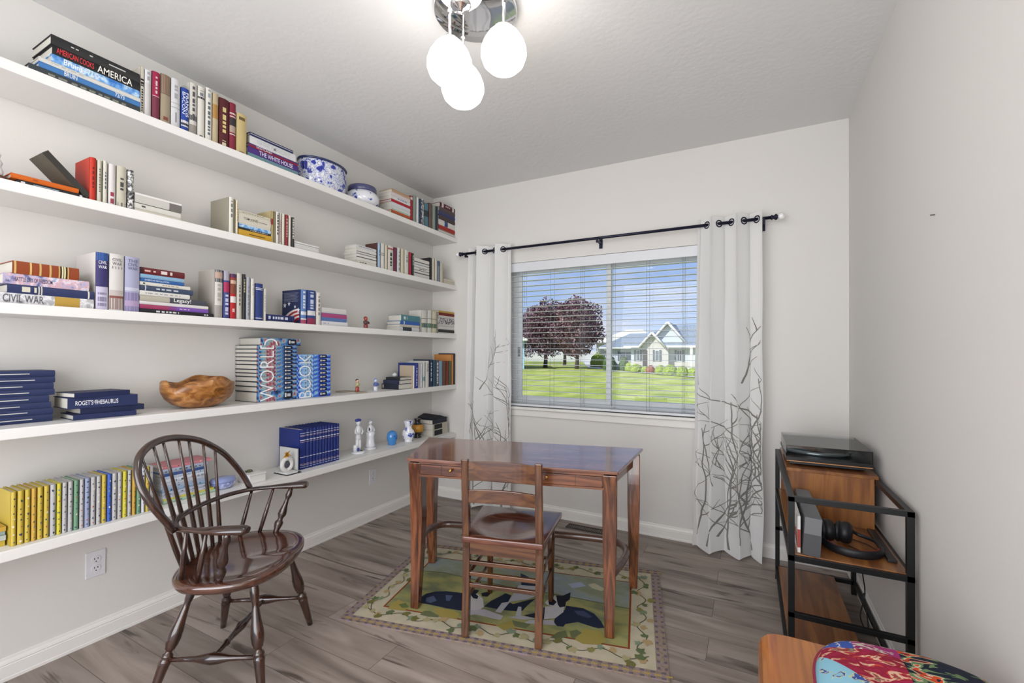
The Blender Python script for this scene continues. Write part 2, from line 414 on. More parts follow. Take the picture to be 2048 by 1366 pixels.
curtain(.44, .865, 2.4, 3, 'white curtain with grey branch print left of the window', sprigs=[(.12, .10, .15, .62, .0055, 2), (.35, .04, -.1, .8, .0055, 2), (.6, .10, .1, .7, .005, 2), (.82, .05, .12, .9, .0055, 2), (.93, .2, -.1, .55, .004, 1), (.38, 1.0, .15, .42, .0035, 1), (.72, 1.28, .3, .16, .003, 0), (.1, .62, .25, .3, .004, 1), (.5, .5, -.3, .3, .004, 1)])
curtain(2.285, 2.665, 2.6, 5, 'white curtain with grey branch print right of the window', sprigs=[(.06, .10, .2, .72, .005, 2), (.2, .05, .1, .95, .006, 2), (.36, .12, .25, .62, .006, 2), (.52, .04, -.12, .66, .006, 2), (.66, .1, .2, .60, .006, 2), (.88, .06, -.15, .95, .006, 2), (.95, .9, -.75, .40, .0055, 1), (.72, 1.12, .18, .38, .0045, 1), (.3, .45, -.4, .4, .004, 1), (.78, .35, -.5, .35, .004, 1), (.1, 1.10, -.3, .14, .003, 0)])

RODM = mat('navy_black_rod', '#181a30', .35, .5)
rod = thing('curtain_rod', 'dark metal curtain rod with crystal finials above the window', 'curtain rod', (1.55, ROD_Y, ROD_Z))
rl = (1.55, ROD_Y, ROD_Z)
MB().tube([(.40, ROD_Y, ROD_Z), (2.72, ROD_Y, ROD_Z)], .0105, RODM, 14).build('pole', rod, loc=rl)
for sx, x in ((-1, .40), (1, 2.72)):
    b = MB(); pr = [(.0, .011), (.008, .017), (.014, .011), (.02, .012), (.026, .019), (.034, .019), (.040, .010)]
    b.tube([(x+sx*a, ROD_Y, ROD_Z) for a, r in pr], [r for a, r in pr], RODM, 16).build('finial_collar', rod, loc=rl)
    b = MB(); b.tube([(x+sx*(.04+a), ROD_Y, ROD_Z) for a in (0, .006, .018, .03, .036)], [.006, .016, .021, .016, .006], mat('crystal', '#f2f4f4', .05, 0, .9), 8).build('crystal_finial', rod, loc=rl)
for x in (.43, 1.6, 2.68):
    b = MB(); b.box((x-.008, ROD_Y, ROD_Z-.028), (x+.008, 0, ROD_Z-.016), RODM); b.box((x-.008, ROD_Y-.014, ROD_Z-.034), (x+.008, ROD_Y+.004, ROD_Z+.002), RODM); b.box((x-.014, -.005, ROD_Z-.06), (x+.014, 0, ROD_Z+.02), RODM)
    b.build('bracket', rod, loc=rl, bevel=.002)

# ------------------------------------------------------------------ shelves
SZ = [2.3393, 1.9119, 1.4745, 1.0255, .5931]; SD = .274
for z, nm in zip(SZ, ('topmost', 'second highest', 'third highest', 'fourth highest', 'lowest')):
    o = MB().box((0.0005, -3.9, z-.040), (SD, -.0005, z-.0004), SHELFM).build('wall_shelf', bevel=.003)
    tag(o, '%s long white shelf on the left wall, crowded with books'%nm, 'shelf', 'long white wall shelves')

# ------------------------------------------------------------------ books
BOOKS = [
{'k': 'S', 'x': 0.245, 'y0': -2.722, 'y1': -2.3781, 'z': 2.3393, 'h': 0.0311, 'd': 0.19, 'c': '#3c4449', 'l': "large slate grey book, bottom one in top shelf's left stack", 'g': "books in top shelf's left stack", 'j': (('#8c8f80', 0.15, 0.85, 0.25),)},
{'k': 'S', 'x': 0.245, 'y0': -2.695, 'y1': -2.3783, 'z': 2.371, 'h': 0.0214, 'd': 0.19, 'c': '#3f7fc6', 'l': "thin blue book lettered 72/73, fifth from top in top shelf's left stack", 'g': "books in top shelf's left stack", 't': (('BRUIN', 0.22, 0.12, '#e8eef2', 0.8), ('72/73', 0.72, 0.1, '#e8eef2', 0.8))},
{'k': 'S', 'x': 0.245, 'y0': -2.695, 'y1': -2.3785, 'z': 2.393, 'h': 0.0174, 'd': 0.19, 'c': '#dcdcd6', 'l': "plain white book, fourth from top in top shelf's left stack", 'g': "books in top shelf's left stack", 'j': (('#b9b9b4', 0.1, 0.4, 0.2),)},
{'k': 'S', 'x': 0.245, 'y0': -2.661, 'y1': -2.3806, 'z': 2.411, 'h': 0.0294, 'd': 0.19, 'c': '#4a8ad2', 'l': "cloudy blue book lettered 72, third from top in top shelf's left stack", 'g': "books in top shelf's left stack", 'art': 'sky', 't': (('Bruins', 0.12, 0.2, '#f0f4f6', 0.75), ("'72", 0.36, 0.08, '#d8ece8', 0.85))},
{'k': 'S', 'x': 0.245, 'y0': -2.659, 'y1': -2.381, 'z': 2.441, 'h': 0.0354, 'd': 0.19, 'c': '#1b1c1f', 'l': "black book lettered AMERICA, second from top in top shelf's left stack", 'g': "books in top shelf's left stack", 't': (('AMERICA', 0.48, 0.42, '#ece8e0', 0.8), ('AMERICAN COOKS', 0.04, 0.4, '#d8343c', 0.62))},
{'k': 'S', 'x': 0.245, 'y0': -2.663, 'y1': -2.3813, 'z': 2.477, 'h': 0.0374, 'd': 0.19, 'c': '#2a2a2c', 'l': "thick plain black book, topmost in top shelf's left stack", 'g': "books in top shelf's left stack", 'j': (('#cfcfcf', 0.2, 0.28, 0.12), ('#cfcfcf', 0.4, 0.45, 0.12), ('#cfcfcf', 0.62, 0.82, 0.12))},
{'k': 'U', 'x': 0.245, 'y0': -2.3778, 'y1': -2.3639, 'z': 2.3393, 'h': 0.2147, 'd': 0.165, 'c': '#cfc9b8', 'l': "thin cream book with black lettering, first from left in top shelf's left upright row", 'g': "books in top shelf's left upright row", 'j': (('#2b2b2b', 0.08, 0.55, 0.5), ('#1b1b1b', 0.6, 0.75, 0.9))},
{'k': 'U', 'x': 0.245, 'y0': -2.3631, 'y1': -2.3367, 'z': 2.3393, 'h': 0.2097, 'd': 0.165, 'c': '#cfccca', 'l': "light grey book, second from left in top shelf's left upright row", 'g': "books in top shelf's left upright row", 'b': (('#d9dcdf', 0.72, 1),), 'j': (('#a5a4a8', 0.78, 0.96, 0.4),)},
{'k': 'U', 'x': 0.245, 'y0': -2.335, 'y1': -2.304, 'z': 2.3393, 'h': 0.2187, 'd': 0.165, 'c': '#7e3248', 'l': "crimson and maroon book, third from left in top shelf's left upright row", 'g': "books in top shelf's left upright row", 'b': (('#b2194a', 0.5, 1), ('#d8a8b4', 0.49, 0.505)), 'j': (('#e8c9d0', 0.55, 0.9, 0.25),)},
{'k': 'U', 'x': 0.245, 'y0': -2.3022, 'y1': -2.2623, 'z': 2.3393, 'h': 0.2257, 'd': 0.165, 'c': '#a89a80', 'l': "tan brown book, fourth from left in top shelf's left upright row", 'g': "books in top shelf's left upright row", 'b': (('#8a6f5c', 0.62, 1), ('#6e5a48', 0.6, 0.615)), 'j': (('#8d4a3c', 0.08, 0.16, 0.5),)},
{'k': 'U', 'x': 0.245, 'y0': -2.2605, 'y1': -2.2222, 'z': 2.3393, 'h': 0.2287, 'd': 0.165, 'c': '#d9dadd', 'l': "white book with thin cross bands, fifth from left in top shelf's left upright row", 'g': "books in top shelf's left upright row", 'b': (('#6b6f76', 0.5, 0.508), ('#6b6f76', 0.41, 0.418)), 'j': (('#a9abb0', 0.6, 0.9, 0.35), ('#8f9298', 0.12, 0.32, 0.15))},
{'k': 'U', 'x': 0.245, 'y0': -2.2193, 'y1': -2.185, 'z': 2.3393, 'h': 0.2067, 'd': 0.165, 'c': '#2346a6', 'l': "blue book with white lettering, sixth from left in top shelf's left upright row", 'g': "books in top shelf's left upright row", 't': (('FRANCIS', 0.9, 0.55, '#e9eefa', 0.36, 0.72), ('BACON', 0.9, 0.5, '#e9eefa', 0.42, 0.28)), 'b': (('#e8e8ea', 0.12, 0.26), ('#3a4350', 0.15, 0.2))},
{'k': 'U', 'x': 0.245, 'y0': -2.1831, 'y1': -2.15, 'z': 2.3393, 'h': 0.2497, 'd': 0.165, 'c': '#d6d3cb', 'l': "pale book with dark picture at foot, seventh from left in top shelf's left upright row", 'g': "books in top shelf's left upright row", 'j': (('#55555a', 0.3, 0.95, 0.35),), 'b': (('#4b4a50', 0.28, 0.38), ('#9c968e', 0.02, 0.2))},
{'k': 'U', 'x': 0.245, 'y0': -2.148, 'y1': -2.115, 'z': 2.3393, 'h': 0.2517, 'd': 0.165, 'c': '#e2dfd6', 'l': "white book with black label, eighth from left in top shelf's left upright row", 'g': "books in top shelf's left upright row", 'b': (('#2c3038', 0.76, 0.8),), 'j': (('#7e8794', 0.82, 0.92, 0.5), ('#777', 0.02, 0.06, 0.5))},
{'k': 'U', 'x': 0.245, 'y0': -2.112, 'y1': -2.0815, 'z': 2.3393, 'h': 0.2627, 'd': 0.165, 'c': '#e6e4da', 'l': "white book with grey blue lettering, ninth from left in top shelf's left upright row", 'g': "books in top shelf's left upright row", 'j': (('#5f7078', 0.12, 0.75, 0.4), ('#9fb0b4', 0.82, 0.97, 0.4))},
{'k': 'U', 'x': 0.245, 'y0': -2.0795, 'y1': -2.0506, 'z': 2.3393, 'h': 0.2527, 'd': 0.165, 'c': '#c4b48e', 'l': "tan book with orange band, tenth from left in top shelf's left upright row", 'g': "books in top shelf's left upright row", 'b': (('#bb8234', 0.5, 0.78),)},
{'k': 'U', 'x': 0.245, 'y0': -2.0486, 'y1': -1.9991, 'z': 2.3393, 'h': 0.2467, 'd': 0.165, 'c': '#5c1f26', 'l': "thick maroon book with gold lettering, eleventh from left in top shelf's left upright row", 'g': "books in top shelf's left upright row", 'j': (('#e0cf86', 0.3, 0.84, 0.35), ('#e4d9b4', 0.04, 0.14, 0.4))},
{'k': 'U', 'x': 0.245, 'y0': -1.997, 'y1': -1.9636, 'z': 2.3393, 'h': 0.2467, 'd': 0.165, 'c': '#8d2438', 'l': "dark red book with portrait panel, twelfth from left in top shelf's left upright row", 'g': "books in top shelf's left upright row", 'b': (('#e3d8d4', 0.76, 0.79), ('#b9a08e', 0.38, 0.66), ('#3a3536', 0.52, 0.68), ('#e3d8d4', 0.33, 0.35), ('#e3d8d4', 0.7, 0.72))},
{'k': 'U', 'x': 0.245, 'y0': -1.9615, 'y1': -1.9071, 'z': 2.3393, 'h': 0.2117, 'd': 0.165, 'c': '#d3bd80', 'l': "pale yellow book, thirteenth from left in top shelf's left upright row", 'g': "books in top shelf's left upright row", 'j': (('#6f5a36', 0.84, 0.92, 0.6), ('#8a744a', 0.03, 0.07, 0.5))},
{'k': 'S', 'x': 0.245, 'y0': -1.901, 'y1': -1.5988, 'z': 2.3393, 'h': 0.0291, 'd': 0.16, 'c': '#6c97a4', 'l': "teal book, bottom one in top shelf's stack beside large pot", 'g': "books in top shelf's stack beside large pot"},
{'k': 'S', 'x': 0.245, 'y0': -1.899, 'y1': -1.5992, 'z': 2.369, 'h': 0.0324, 'd': 0.16, 'c': '#4d2f86', 'l': "purple book lettered WHITE HOUSE, fourth from top in top shelf's stack beside large pot", 'g': "books in top shelf's stack beside large pot", 't': (('THE WHITE HOUSE', 0.2, 0.68, '#e7e1f2', 0.75),)},
{'k': 'S', 'x': 0.245, 'y0': -1.896, 'y1': -1.6027, 'z': 2.402, 'h': 0.0184, 'd': 0.16, 'c': '#5b3270', 'l': "purple red book lettered SCOTLAND, third from top in top shelf's stack beside large pot", 'g': "books in top shelf's stack beside large pot", 'bh': (('#9c1f38', 0, 0.4),), 't': (('SCOTLAND', 0.14, 0.3, '#f1e9ee', 0.6),)},
{'k': 'S', 'x': 0.245, 'y0': -1.889, 'y1': -1.6163, 'z': 2.421, 'h': 0.0404, 'd': 0.16, 'c': '#e2e3e6', 'l': "white book lettered NATIVE AMERICANS, second from top in top shelf's stack beside large pot", 'g': "books in top shelf's stack beside large pot", 't': (('NATIVE AMERICANS', 0.14, 0.72, '#bfc3c8', 0.6),)},
{'k': 'S', 'x': 0.245, 'y0': -1.889, 'y1': -1.6329, 'z': 2.462, 'h': 0.0184, 'd': 0.16, 'c': '#27305e', 'l': "thin navy book, topmost in top shelf's stack beside large pot", 'g': "books in top shelf's stack beside large pot", 'bh': (('#cfcfd4', 0.45, 0.6),)},
{'k': 'S', 'x': 0.245, 'y0': -0.814, 'y1': -0.607, 'z': 2.3393, 'h': 0.0131, 'd': 0.13, 'c': '#6fa193', 'l': "teal paperback, bottom one in top shelf's stack of coloured paperbacks", 'g': "books in top shelf's stack of coloured paperbacks"},
{'k': 'S', 'x': 0.245, 'y0': -0.814, 'y1': -0.6073, 'z': 2.353, 'h': 0.0224, 'd': 0.13, 'c': '#c95a2c', 'l': "orange paperback, seventh from top in top shelf's stack of coloured paperbacks", 'g': "books in top shelf's stack of coloured paperbacks"},
{'k': 'S', 'x': 0.245, 'y0': -0.814, 'y1': -0.6076, 'z': 2.376, 'h': 0.0324, 'd': 0.13, 'c': '#dfe3e0', 'l': "white paperback with green stripe, sixth from top in top shelf's stack of coloured paperbacks", 'g': "books in top shelf's stack of coloured paperbacks", 'bh': (('#8fc0a4', 0.1, 0.25),)},
{'k': 'S', 'x': 0.245, 'y0': -0.814, 'y1': -0.6079, 'z': 2.409, 'h': 0.0254, 'd': 0.13, 'c': '#dfe2e8', 'l': "bluish white paperback, fifth from top in top shelf's stack of coloured paperbacks", 'g': "books in top shelf's stack of coloured paperbacks"},
{'k': 'S', 'x': 0.245, 'y0': -0.815, 'y1': -0.6081, 'z': 2.435, 'h': 0.0204, 'd': 0.13, 'c': '#c4202f', 'l': "red paperback, fourth from top in top shelf's stack of coloured paperbacks", 'g': "books in top shelf's stack of coloured paperbacks"},
{'k': 'S', 'x': 0.245, 'y0': -0.815, 'y1': -0.6084, 'z': 2.456, 'h': 0.0304, 'd': 0.13, 'c': '#e4e2e0', 'l': "thick white paperback, third from top in top shelf's stack of coloured paperbacks", 'g': "books in top shelf's stack of coloured paperbacks", 'j': (('#88a0b8', 0.3, 0.8, 0.3),)},
{'k': 'S', 'x': 0.245, 'y0': -0.815, 'y1': -0.6087, 'z': 2.487, 'h': 0.0224, 'd': 0.13, 'c': '#e6d9dc', 'l': "pinkish white paperback, second from top in top shelf's stack of coloured paperbacks", 'g': "books in top shelf's stack of coloured paperbacks"},
{'k': 'S', 'x': 0.245, 'y0': -0.81, 'y1': -0.6089, 'z': 2.51, 'h': 0.0214, 'd': 0.13, 'c': '#c9a86a', 'l': "tan paperback with pink stripe, topmost in top shelf's stack of coloured paperbacks", 'g': "books in top shelf's stack of coloured paperbacks", 'bh': (('#d890a0', 0.3, 0.5),)},
{'k': 'U', 'x': 0.245, 'y0': -0.6039, 'y1': -0.575, 'z': 2.3393, 'h': 0.2027, 'd': 0.15, 'c': '#a32a30', 'l': "red and white book, first from left in top shelf's far upright row", 'g': "books in top shelf's far upright row", 'b': (('#e8dcdc', 0.85, 0.95),)},
{'k': 'U', 'x': 0.245, 'y0': -0.5712, 'y1': -0.5358, 'z': 2.3393, 'h': 0.2207, 'd': 0.15, 'c': '#93a096', 'l': "grey green book, second from left in top shelf's far upright row", 'g': "books in top shelf's far upright row"},
{'k': 'U', 'x': 0.245, 'y0': -0.5319, 'y1': -0.5019, 'z': 2.3393, 'h': 0.2137, 'd': 0.15, 'c': '#e2e4e6', 'l': "thin white book, third from left in top shelf's far upright row", 'g': "books in top shelf's far upright row"},
{'k': 'U', 'x': 0.245, 'y0': -0.498, 'y1': -0.4738, 'z': 2.3393, 'h': 0.2117, 'd': 0.15, 'c': '#2d4668', 'l': "dark blue book, fourth from left in top shelf's far upright row", 'g': "books in top shelf's far upright row"},
{'k': 'U', 'x': 0.245, 'y0': -0.4699, 'y1': -0.4357, 'z': 2.3393, 'h': 0.2207, 'd': 0.15, 'c': '#b9b9c2', 'l': "speckled white and blue book, fifth from left in top shelf's far upright row", 'g': "books in top shelf's far upright row", 'art': 'bw'},
{'k': 'U', 'x': 0.245, 'y0': -0.4317, 'y1': -0.3773, 'z': 2.3393, 'h': 0.1997, 'd': 0.15, 'c': '#54808e', 'l': "teal book with black patch, sixth from left in top shelf's far upright row", 'g': "books in top shelf's far upright row", 'b': (('#20262c', 0.45, 0.7),)},
{'k': 'U', 'x': 0.245, 'y0': -0.3732, 'y1': -0.3307, 'z': 2.3393, 'h': 0.2167, 'd': 0.15, 'c': '#6e544e', 'l': "brown book, seventh from left in top shelf's far upright row", 'g': "books in top shelf's far upright row"},
{'k': 'U', 'x': 0.245, 'y0': -0.3265, 'y1': -0.283, 'z': 2.3393, 'h': 0.2097, 'd': 0.15, 'c': '#8fa08e', 'l': "sage green book, eighth from left in top shelf's far upright row", 'g': "books in top shelf's far upright row"},
{'k': 'U', 'x': 0.245, 'y0': -0.2788, 'y1': -0.2518, 'z': 2.3393, 'h': 0.2157, 'd': 0.15, 'c': '#26364c', 'l': "navy book, ninth from left in top shelf's far upright row", 'g': "books in top shelf's far upright row"},
{'k': 'S', 'x': 0.245, 'y0': -0.241, 'y1': -0.002, 'z': 2.3393, 'h': 0.0291, 'd': 0.14, 'c': '#dddcd8', 'l': "white book with black stripe, bottom one in top shelf's corner stack", 'g': "books in top shelf's corner stack", 'bh': (('#333', 0.3, 0.42),)},
{'k': 'S', 'x': 0.245, 'y0': -0.241, 'y1': -0.002, 'z': 2.369, 'h': 0.0094, 'd': 0.14, 'c': '#a07458', 'l': "tan book, seventh from top in top shelf's corner stack", 'g': "books in top shelf's corner stack"},
{'k': 'S', 'x': 0.245, 'y0': -0.241, 'y1': -0.002, 'z': 2.379, 'h': 0.0324, 'd': 0.14, 'c': '#b5241f', 'l': "red book, sixth from top in top shelf's corner stack", 'g': "books in top shelf's corner stack"},
{'k': 'S', 'x': 0.245, 'y0': -0.242, 'y1': -0.002, 'z': 2.412, 'h': 0.0464, 'd': 0.14, 'c': '#dedcd6', 'l': "white book with navy mark, fifth from top in top shelf's corner stack", 'g': "books in top shelf's corner stack", 'b': (('#2b4a86', 0.35, 0.55),)},
{'k': 'S', 'x': 0.245, 'y0': -0.235, 'y1': -0.002, 'z': 2.459, 'h': 0.0374, 'd': 0.14, 'c': '#4a3a38', 'l': "dark brown book, fourth from top in top shelf's corner stack", 'g': "books in top shelf's corner stack"},
{'k': 'S', 'x': 0.245, 'y0': -0.236, 'y1': -0.002, 'z': 2.497, 'h': 0.0344, 'd': 0.14, 'c': '#343c72', 'l': "indigo book, third from top in top shelf's corner stack", 'g': "books in top shelf's corner stack"},
{'k': 'S', 'x': 0.245, 'y0': -0.229, 'y1': -0.002, 'z': 2.532, 'h': 0.0374, 'd': 0.14, 'c': '#54474a', 'l': "grey brown book, second from top in top shelf's corner stack", 'g': "books in top shelf's corner stack"},
{'k': 'S', 'x': 0.245, 'y0': -0.222, 'y1': -0.002, 'z': 2.57, 'h': 0.0384, 'd': 0.14, 'c': '#5e1d2a', 'l': "maroon book with white emblems, topmost in top shelf's corner stack", 'g': "books in top shelf's corner stack", 'b': (('#e2d8d4', 0.1, 0.22), ('#e2d8d4', 0.8, 0.92)), 'j': (('#d8b8b8', 0.35, 0.65, 0.3),)},
{'k': 'S', 'x': 0.245, 'y0': -2.746, 'y1': -2.5627, 'z': 1.9119, 'h': 0.0165, 'd': 0.17, 'c': '#25262b', 'l': "black paperback, second from top in second shelf's leftmost stack", 'g': "books in second shelf's leftmost stack", 'j': (('#e9e9ee', 0.04, 0.1, 0.4), ('#a9c0cf', 0.22, 0.6, 0.15), ('#e9e9ee', 0.93, 0.98, 0.4))},
{'k': 'S', 'x': 0.245, 'y0': -2.763, 'y1': -2.578, 'z': 1.929, 'h': 0.0184, 'd': 0.17, 'c': '#e0650f', 'l': "bright orange paperback, topmost in second shelf's leftmost stack", 'g': "books in second shelf's leftmost stack", 'j': (('#b84400', 0.3, 0.4, 0.3),)},
{'k': 'U', 'x': 0.245, 'y0': -2.5455, 'y1': -2.5235, 'z': 1.9119, 'h': 0.1771, 'd': 0.14, 'c': '#cf2f17', 'l': "thick red orange book, first from left in second shelf's left upright row", 'g': "books in second shelf's left upright row", 'j': (('#7d1a0e', 0.3, 0.8, 0.3),)},
{'k': 'U', 'x': 0.245, 'y0': -2.5219, 'y1': -2.5051, 'z': 1.9119, 'h': 0.1741, 'd': 0.14, 'c': '#cbc7b4', 'l': "cream book, second from left in second shelf's left upright row", 'g': "books in second shelf's left upright row", 'j': (('#6d705e', 0.25, 0.8, 0.35),)},
{'k': 'U', 'x': 0.245, 'y0': -2.5035, 'y1': -2.4871, 'z': 1.9119, 'h': 0.1781, 'd': 0.14, 'c': '#d4d0c0', 'l': "pale cream book, third from left in second shelf's left upright row", 'g': "books in second shelf's left upright row", 'j': (('#55637a', 0.35, 0.75, 0.3),)},
{'k': 'U', 'x': 0.245, 'y0': -2.4855, 'y1': -2.4596, 'z': 1.9119, 'h': 0.1731, 'd': 0.14, 'c': '#dcd6d6', 'l': "white book with red script, fourth from left in second shelf's left upright row", 'g': "books in second shelf's left upright row", 'j': (('#a33c50', 0.05, 0.35, 0.5),), 'b': ()},
{'k': 'U', 'x': 0.245, 'y0': -2.4579, 'y1': -2.4226, 'z': 1.9119, 'h': 0.1751, 'd': 0.14, 'c': '#c9c4b0', 'l': "wide beige book, fifth from left in second shelf's left upright row", 'g': "books in second shelf's left upright row", 'j': (('#4a4a48', 0.42, 0.72, 0.35), ('#77766e', 0.02, 0.12, 0.8))},
{'k': 'U', 'x': 0.245, 'y0': -2.4201, 'y1': -2.3961, 'z': 1.9119, 'h': 0.1721, 'd': 0.14, 'c': '#b9b6b4', 'l': "black and white photo book, sixth from left in second shelf's left upright row", 'g': "books in second shelf's left upright row", 'art': 'bw'},
{'k': 'S', 'x': 0.245, 'y0': -2.394, 'y1': -2.2152, 'z': 1.9119, 'h': 0.0145, 'd': 0.14, 'c': '#d6d2c2', 'l': "thin cream book, bottom one in second shelf's left flat stack", 'g': "books in second shelf's left flat stack"},
{'k': 'S', 'x': 0.245, 'y0': -2.394, 'y1': -2.2155, 'z': 1.927, 'h': 0.0254, 'd': 0.14, 'c': '#deddd4', 'l': "white book with black line, second from top in second shelf's left flat stack", 'g': "books in second shelf's left flat stack", 'bh': (('#3a3a38', 0.9, 1),), 'j': (('#555', 0.14, 0.22, 0.3),)},
{'k': 'S', 'x': 0.245, 'y0': -2.393, 'y1': -2.2117, 'z': 1.953, 'h': 0.0414, 'd': 0.14, 'c': '#cfcdc6', 'l': "white book with photo end, topmost in second shelf's left flat stack", 'g': "books in second shelf's left flat stack", 'bh': (('#f0efec', 0.8, 1),), 'b': (('#77736e', 0.72, 1),)},
{'k': 'U', 'x': 0.245, 'y0': -1.9953, 'y1': -1.9695, 'z': 1.9119, 'h': 0.1871, 'd': 0.16, 'c': '#e2dfd4', 'l': "tall white book with taupe cover, first from left in second shelf's middle row", 'g': "books in second shelf's middle row", 'side': '#9e9685', 'j': (('#737a78', 0.45, 0.9, 0.35),)},
{'k': 'U', 'x': 0.245, 'y0': -1.9675, 'y1': -1.9632, 'z': 1.9119, 'h': 0.1831, 'd': 0.16, 'c': '#8d8463', 'l': "thin olive book, second from left in second shelf's middle row", 'g': "books in second shelf's middle row"},
{'k': 'U', 'x': 0.245, 'y0': -1.9611, 'y1': -1.9464, 'z': 1.9119, 'h': 0.1801, 'd': 0.16, 'c': '#dcd3b8', 'l': "cream book beside flat stack, third from left in second shelf's middle row", 'g': "books in second shelf's middle row", 'j': (('#c39a78', 0.4, 0.9, 0.3),)},
{'k': 'S', 'x': 0.245, 'y0': -1.945, 'y1': -1.7642, 'z': 1.9119, 'h': 0.0365, 'd': 0.12, 'c': '#d9a62e', 'l': "yellow paperback, bottom one in second shelf's middle flat stack", 'g': "books in second shelf's middle flat stack", 'j': (('#5c4418', 0.3, 0.8, 0.12),)},
{'k': 'S', 'x': 0.245, 'y0': -1.945, 'y1': -1.7673, 'z': 1.949, 'h': 0.0104, 'd': 0.12, 'c': '#26282c', 'l': "thin black book, fourth from top in second shelf's middle flat stack", 'g': "books in second shelf's middle flat stack", 'j': (('#e0e0e0', 0.35, 0.9, 0.3),)},
{'k': 'S', 'x': 0.245, 'y0': -1.942, 'y1': -1.7675, 'z': 1.96, 'h': 0.0204, 'd': 0.12, 'c': '#4f8cc4', 'l': "sky blue paperback, third from top in second shelf's middle flat stack", 'g': "books in second shelf's middle flat stack", 'art': 'sky', 'bh': (('#e8e8e4', 0.8, 1),)},
{'k': 'S', 'x': 0.245, 'y0': -1.946, 'y1': -1.768, 'z': 1.981, 'h': 0.0524, 'd': 0.12, 'c': '#d9d4c4', 'l': "thick book lettered TOM JONES, second from top in second shelf's middle flat stack", 'g': "books in second shelf's middle flat stack", 't': (('TOM JONES', 0.14, 0.45, '#55524a', 0.32),), 'j': (('#55524a', 0.62, 0.88, 0.05),)},
{'k': 'S', 'x': 0.245, 'y0': -1.946, 'y1': -1.7682, 'z': 2.034, 'h': 0.0134, 'd': 0.12, 'c': '#d5cfba', 'l': "thin cream paperback, topmost in second shelf's middle flat stack", 'g': "books in second shelf's middle flat stack", 'j': (('#6b665a', 0.1, 0.8, 0.2),)},
{'k': 'U', 'x': 0.245, 'y0': -1.7639, 'y1': -1.7528, 'z': 1.9119, 'h': 0.1811, 'd': 0.13, 'c': '#bfae7c', 'l': "tan book with red pattern, first from left in second shelf's middle right row", 'g': "books in second shelf's middle right row", 'b': (('#a8323a', 0.58, 0.76),)},
{'k': 'U', 'x': 0.245, 'y0': -1.7505, 'y1': -1.7392, 'z': 1.9119, 'h': 0.1821, 'd': 0.13, 'c': '#8f8660', 'l': "olive brown book, second from left in second shelf's middle right row", 'g': "books in second shelf's middle right row"},
{'k': 'U', 'x': 0.245, 'y0': -1.7369, 'y1': -1.7164, 'z': 1.9119, 'h': 0.1831, 'd': 0.13, 'c': '#dedad0', 'l': "white book with black lettering, third from left in second shelf's middle right row", 'g': "books in second shelf's middle right row", 'j': (('#3a3a3a', 0.3, 0.95, 0.4),)},
{'k': 'U', 'x': 0.245, 'y0': -1.7141, 'y1': -1.701, 'z': 1.9119, 'h': 0.1811, 'd': 0.13, 'c': '#d9cfc4', 'l': "cream book with pink lettering, fourth from left in second shelf's middle right row", 'g': "books in second shelf's middle right row", 'j': (('#c06a6a', 0.1, 0.8, 0.4),)},
{'k': 'U', 'x': 0.245, 'y0': -1.6987, 'y1': -1.6807, 'z': 1.9119, 'h': 0.1831, 'd': 0.13, 'c': '#d6d3bf', 'l': "cream book, fifth from left in second shelf's middle right row", 'g': "books in second shelf's middle right row"},
{'k': 'U', 'x': 0.245, 'y0': -1.6784, 'y1': -1.6602, 'z': 1.9119, 'h': 0.1831, 'd': 0.13, 'c': '#9c2430', 'l': "thin dark red book, sixth from left in second shelf's middle right row", 'g': "books in second shelf's middle right row", 'j': (('#e6d4d0', 0.3, 0.9, 0.35),)},
{'k': 'U', 'x': 0.245, 'y0': -1.6578, 'y1': -1.6409, 'z': 1.9119, 'h': 0.1821, 'd': 0.13, 'c': '#dfdacb', 'l': "off white book, seventh from left in second shelf's middle right row", 'g': "books in second shelf's middle right row"},
{'k': 'U', 'x': 0.245, 'y0': -1.6385, 'y1': -1.6198, 'z': 1.9119, 'h': 0.1791, 'd': 0.13, 'c': '#33332f', 'l': "black and white book, eighth from left in second shelf's middle right row", 'g': "books in second shelf's middle right row", 'j': (('#e2e2da', 0.3, 0.95, 0.5),)},
{'k': 'S', 'x': 0.245, 'y0': -1.618, 'y1': -1.4515, 'z': 1.9119, 'h': 0.0245, 'd': 0.12, 'c': '#e0deda', 'l': "lowest white pamphlet, bottom one in second shelf's low flat stack", 'g': "books in second shelf's low flat stack"},
{'k': 'S', 'x': 0.245, 'y0': -1.618, 'y1': -1.4516, 'z': 1.937, 'h': 0.0084, 'd': 0.12, 'c': '#e6e6e6', 'l': "white pamphlet, second from top in second shelf's low flat stack", 'g': "books in second shelf's low flat stack"},
{'k': 'S', 'x': 0.245, 'y0': -1.618, 'y1': -1.448, 'z': 1.946, 'h': 0.0114, 'd': 0.12, 'c': '#e9e8e4', 'l': "white booklet, topmost in second shelf's low flat stack", 'g': "books in second shelf's low flat stack", 'bh': (('#444', 0, 0.15),)},
{'k': 'S', 'x': 0.245, 'y0': -1.147, 'y1': -0.9666, 'z': 1.9119, 'h': 0.0235, 'd': 0.12, 'c': '#dedbd2', 'l': "white paperback with black lettering, bottom one in second shelf's tan edged stack", 'g': "books in second shelf's tan edged stack", 'j': (('#222', 0.15, 0.5, 0.2),)},
{'k': 'S', 'x': 0.245, 'y0': -1.147, 'y1': -0.9669, 'z': 1.936, 'h': 0.0234, 'd': 0.12, 'c': '#e4e2da', 'l': "white paperback, fifth from top in second shelf's tan edged stack", 'g': "books in second shelf's tan edged stack", 'bh': (('#555', 0.9, 1),)},
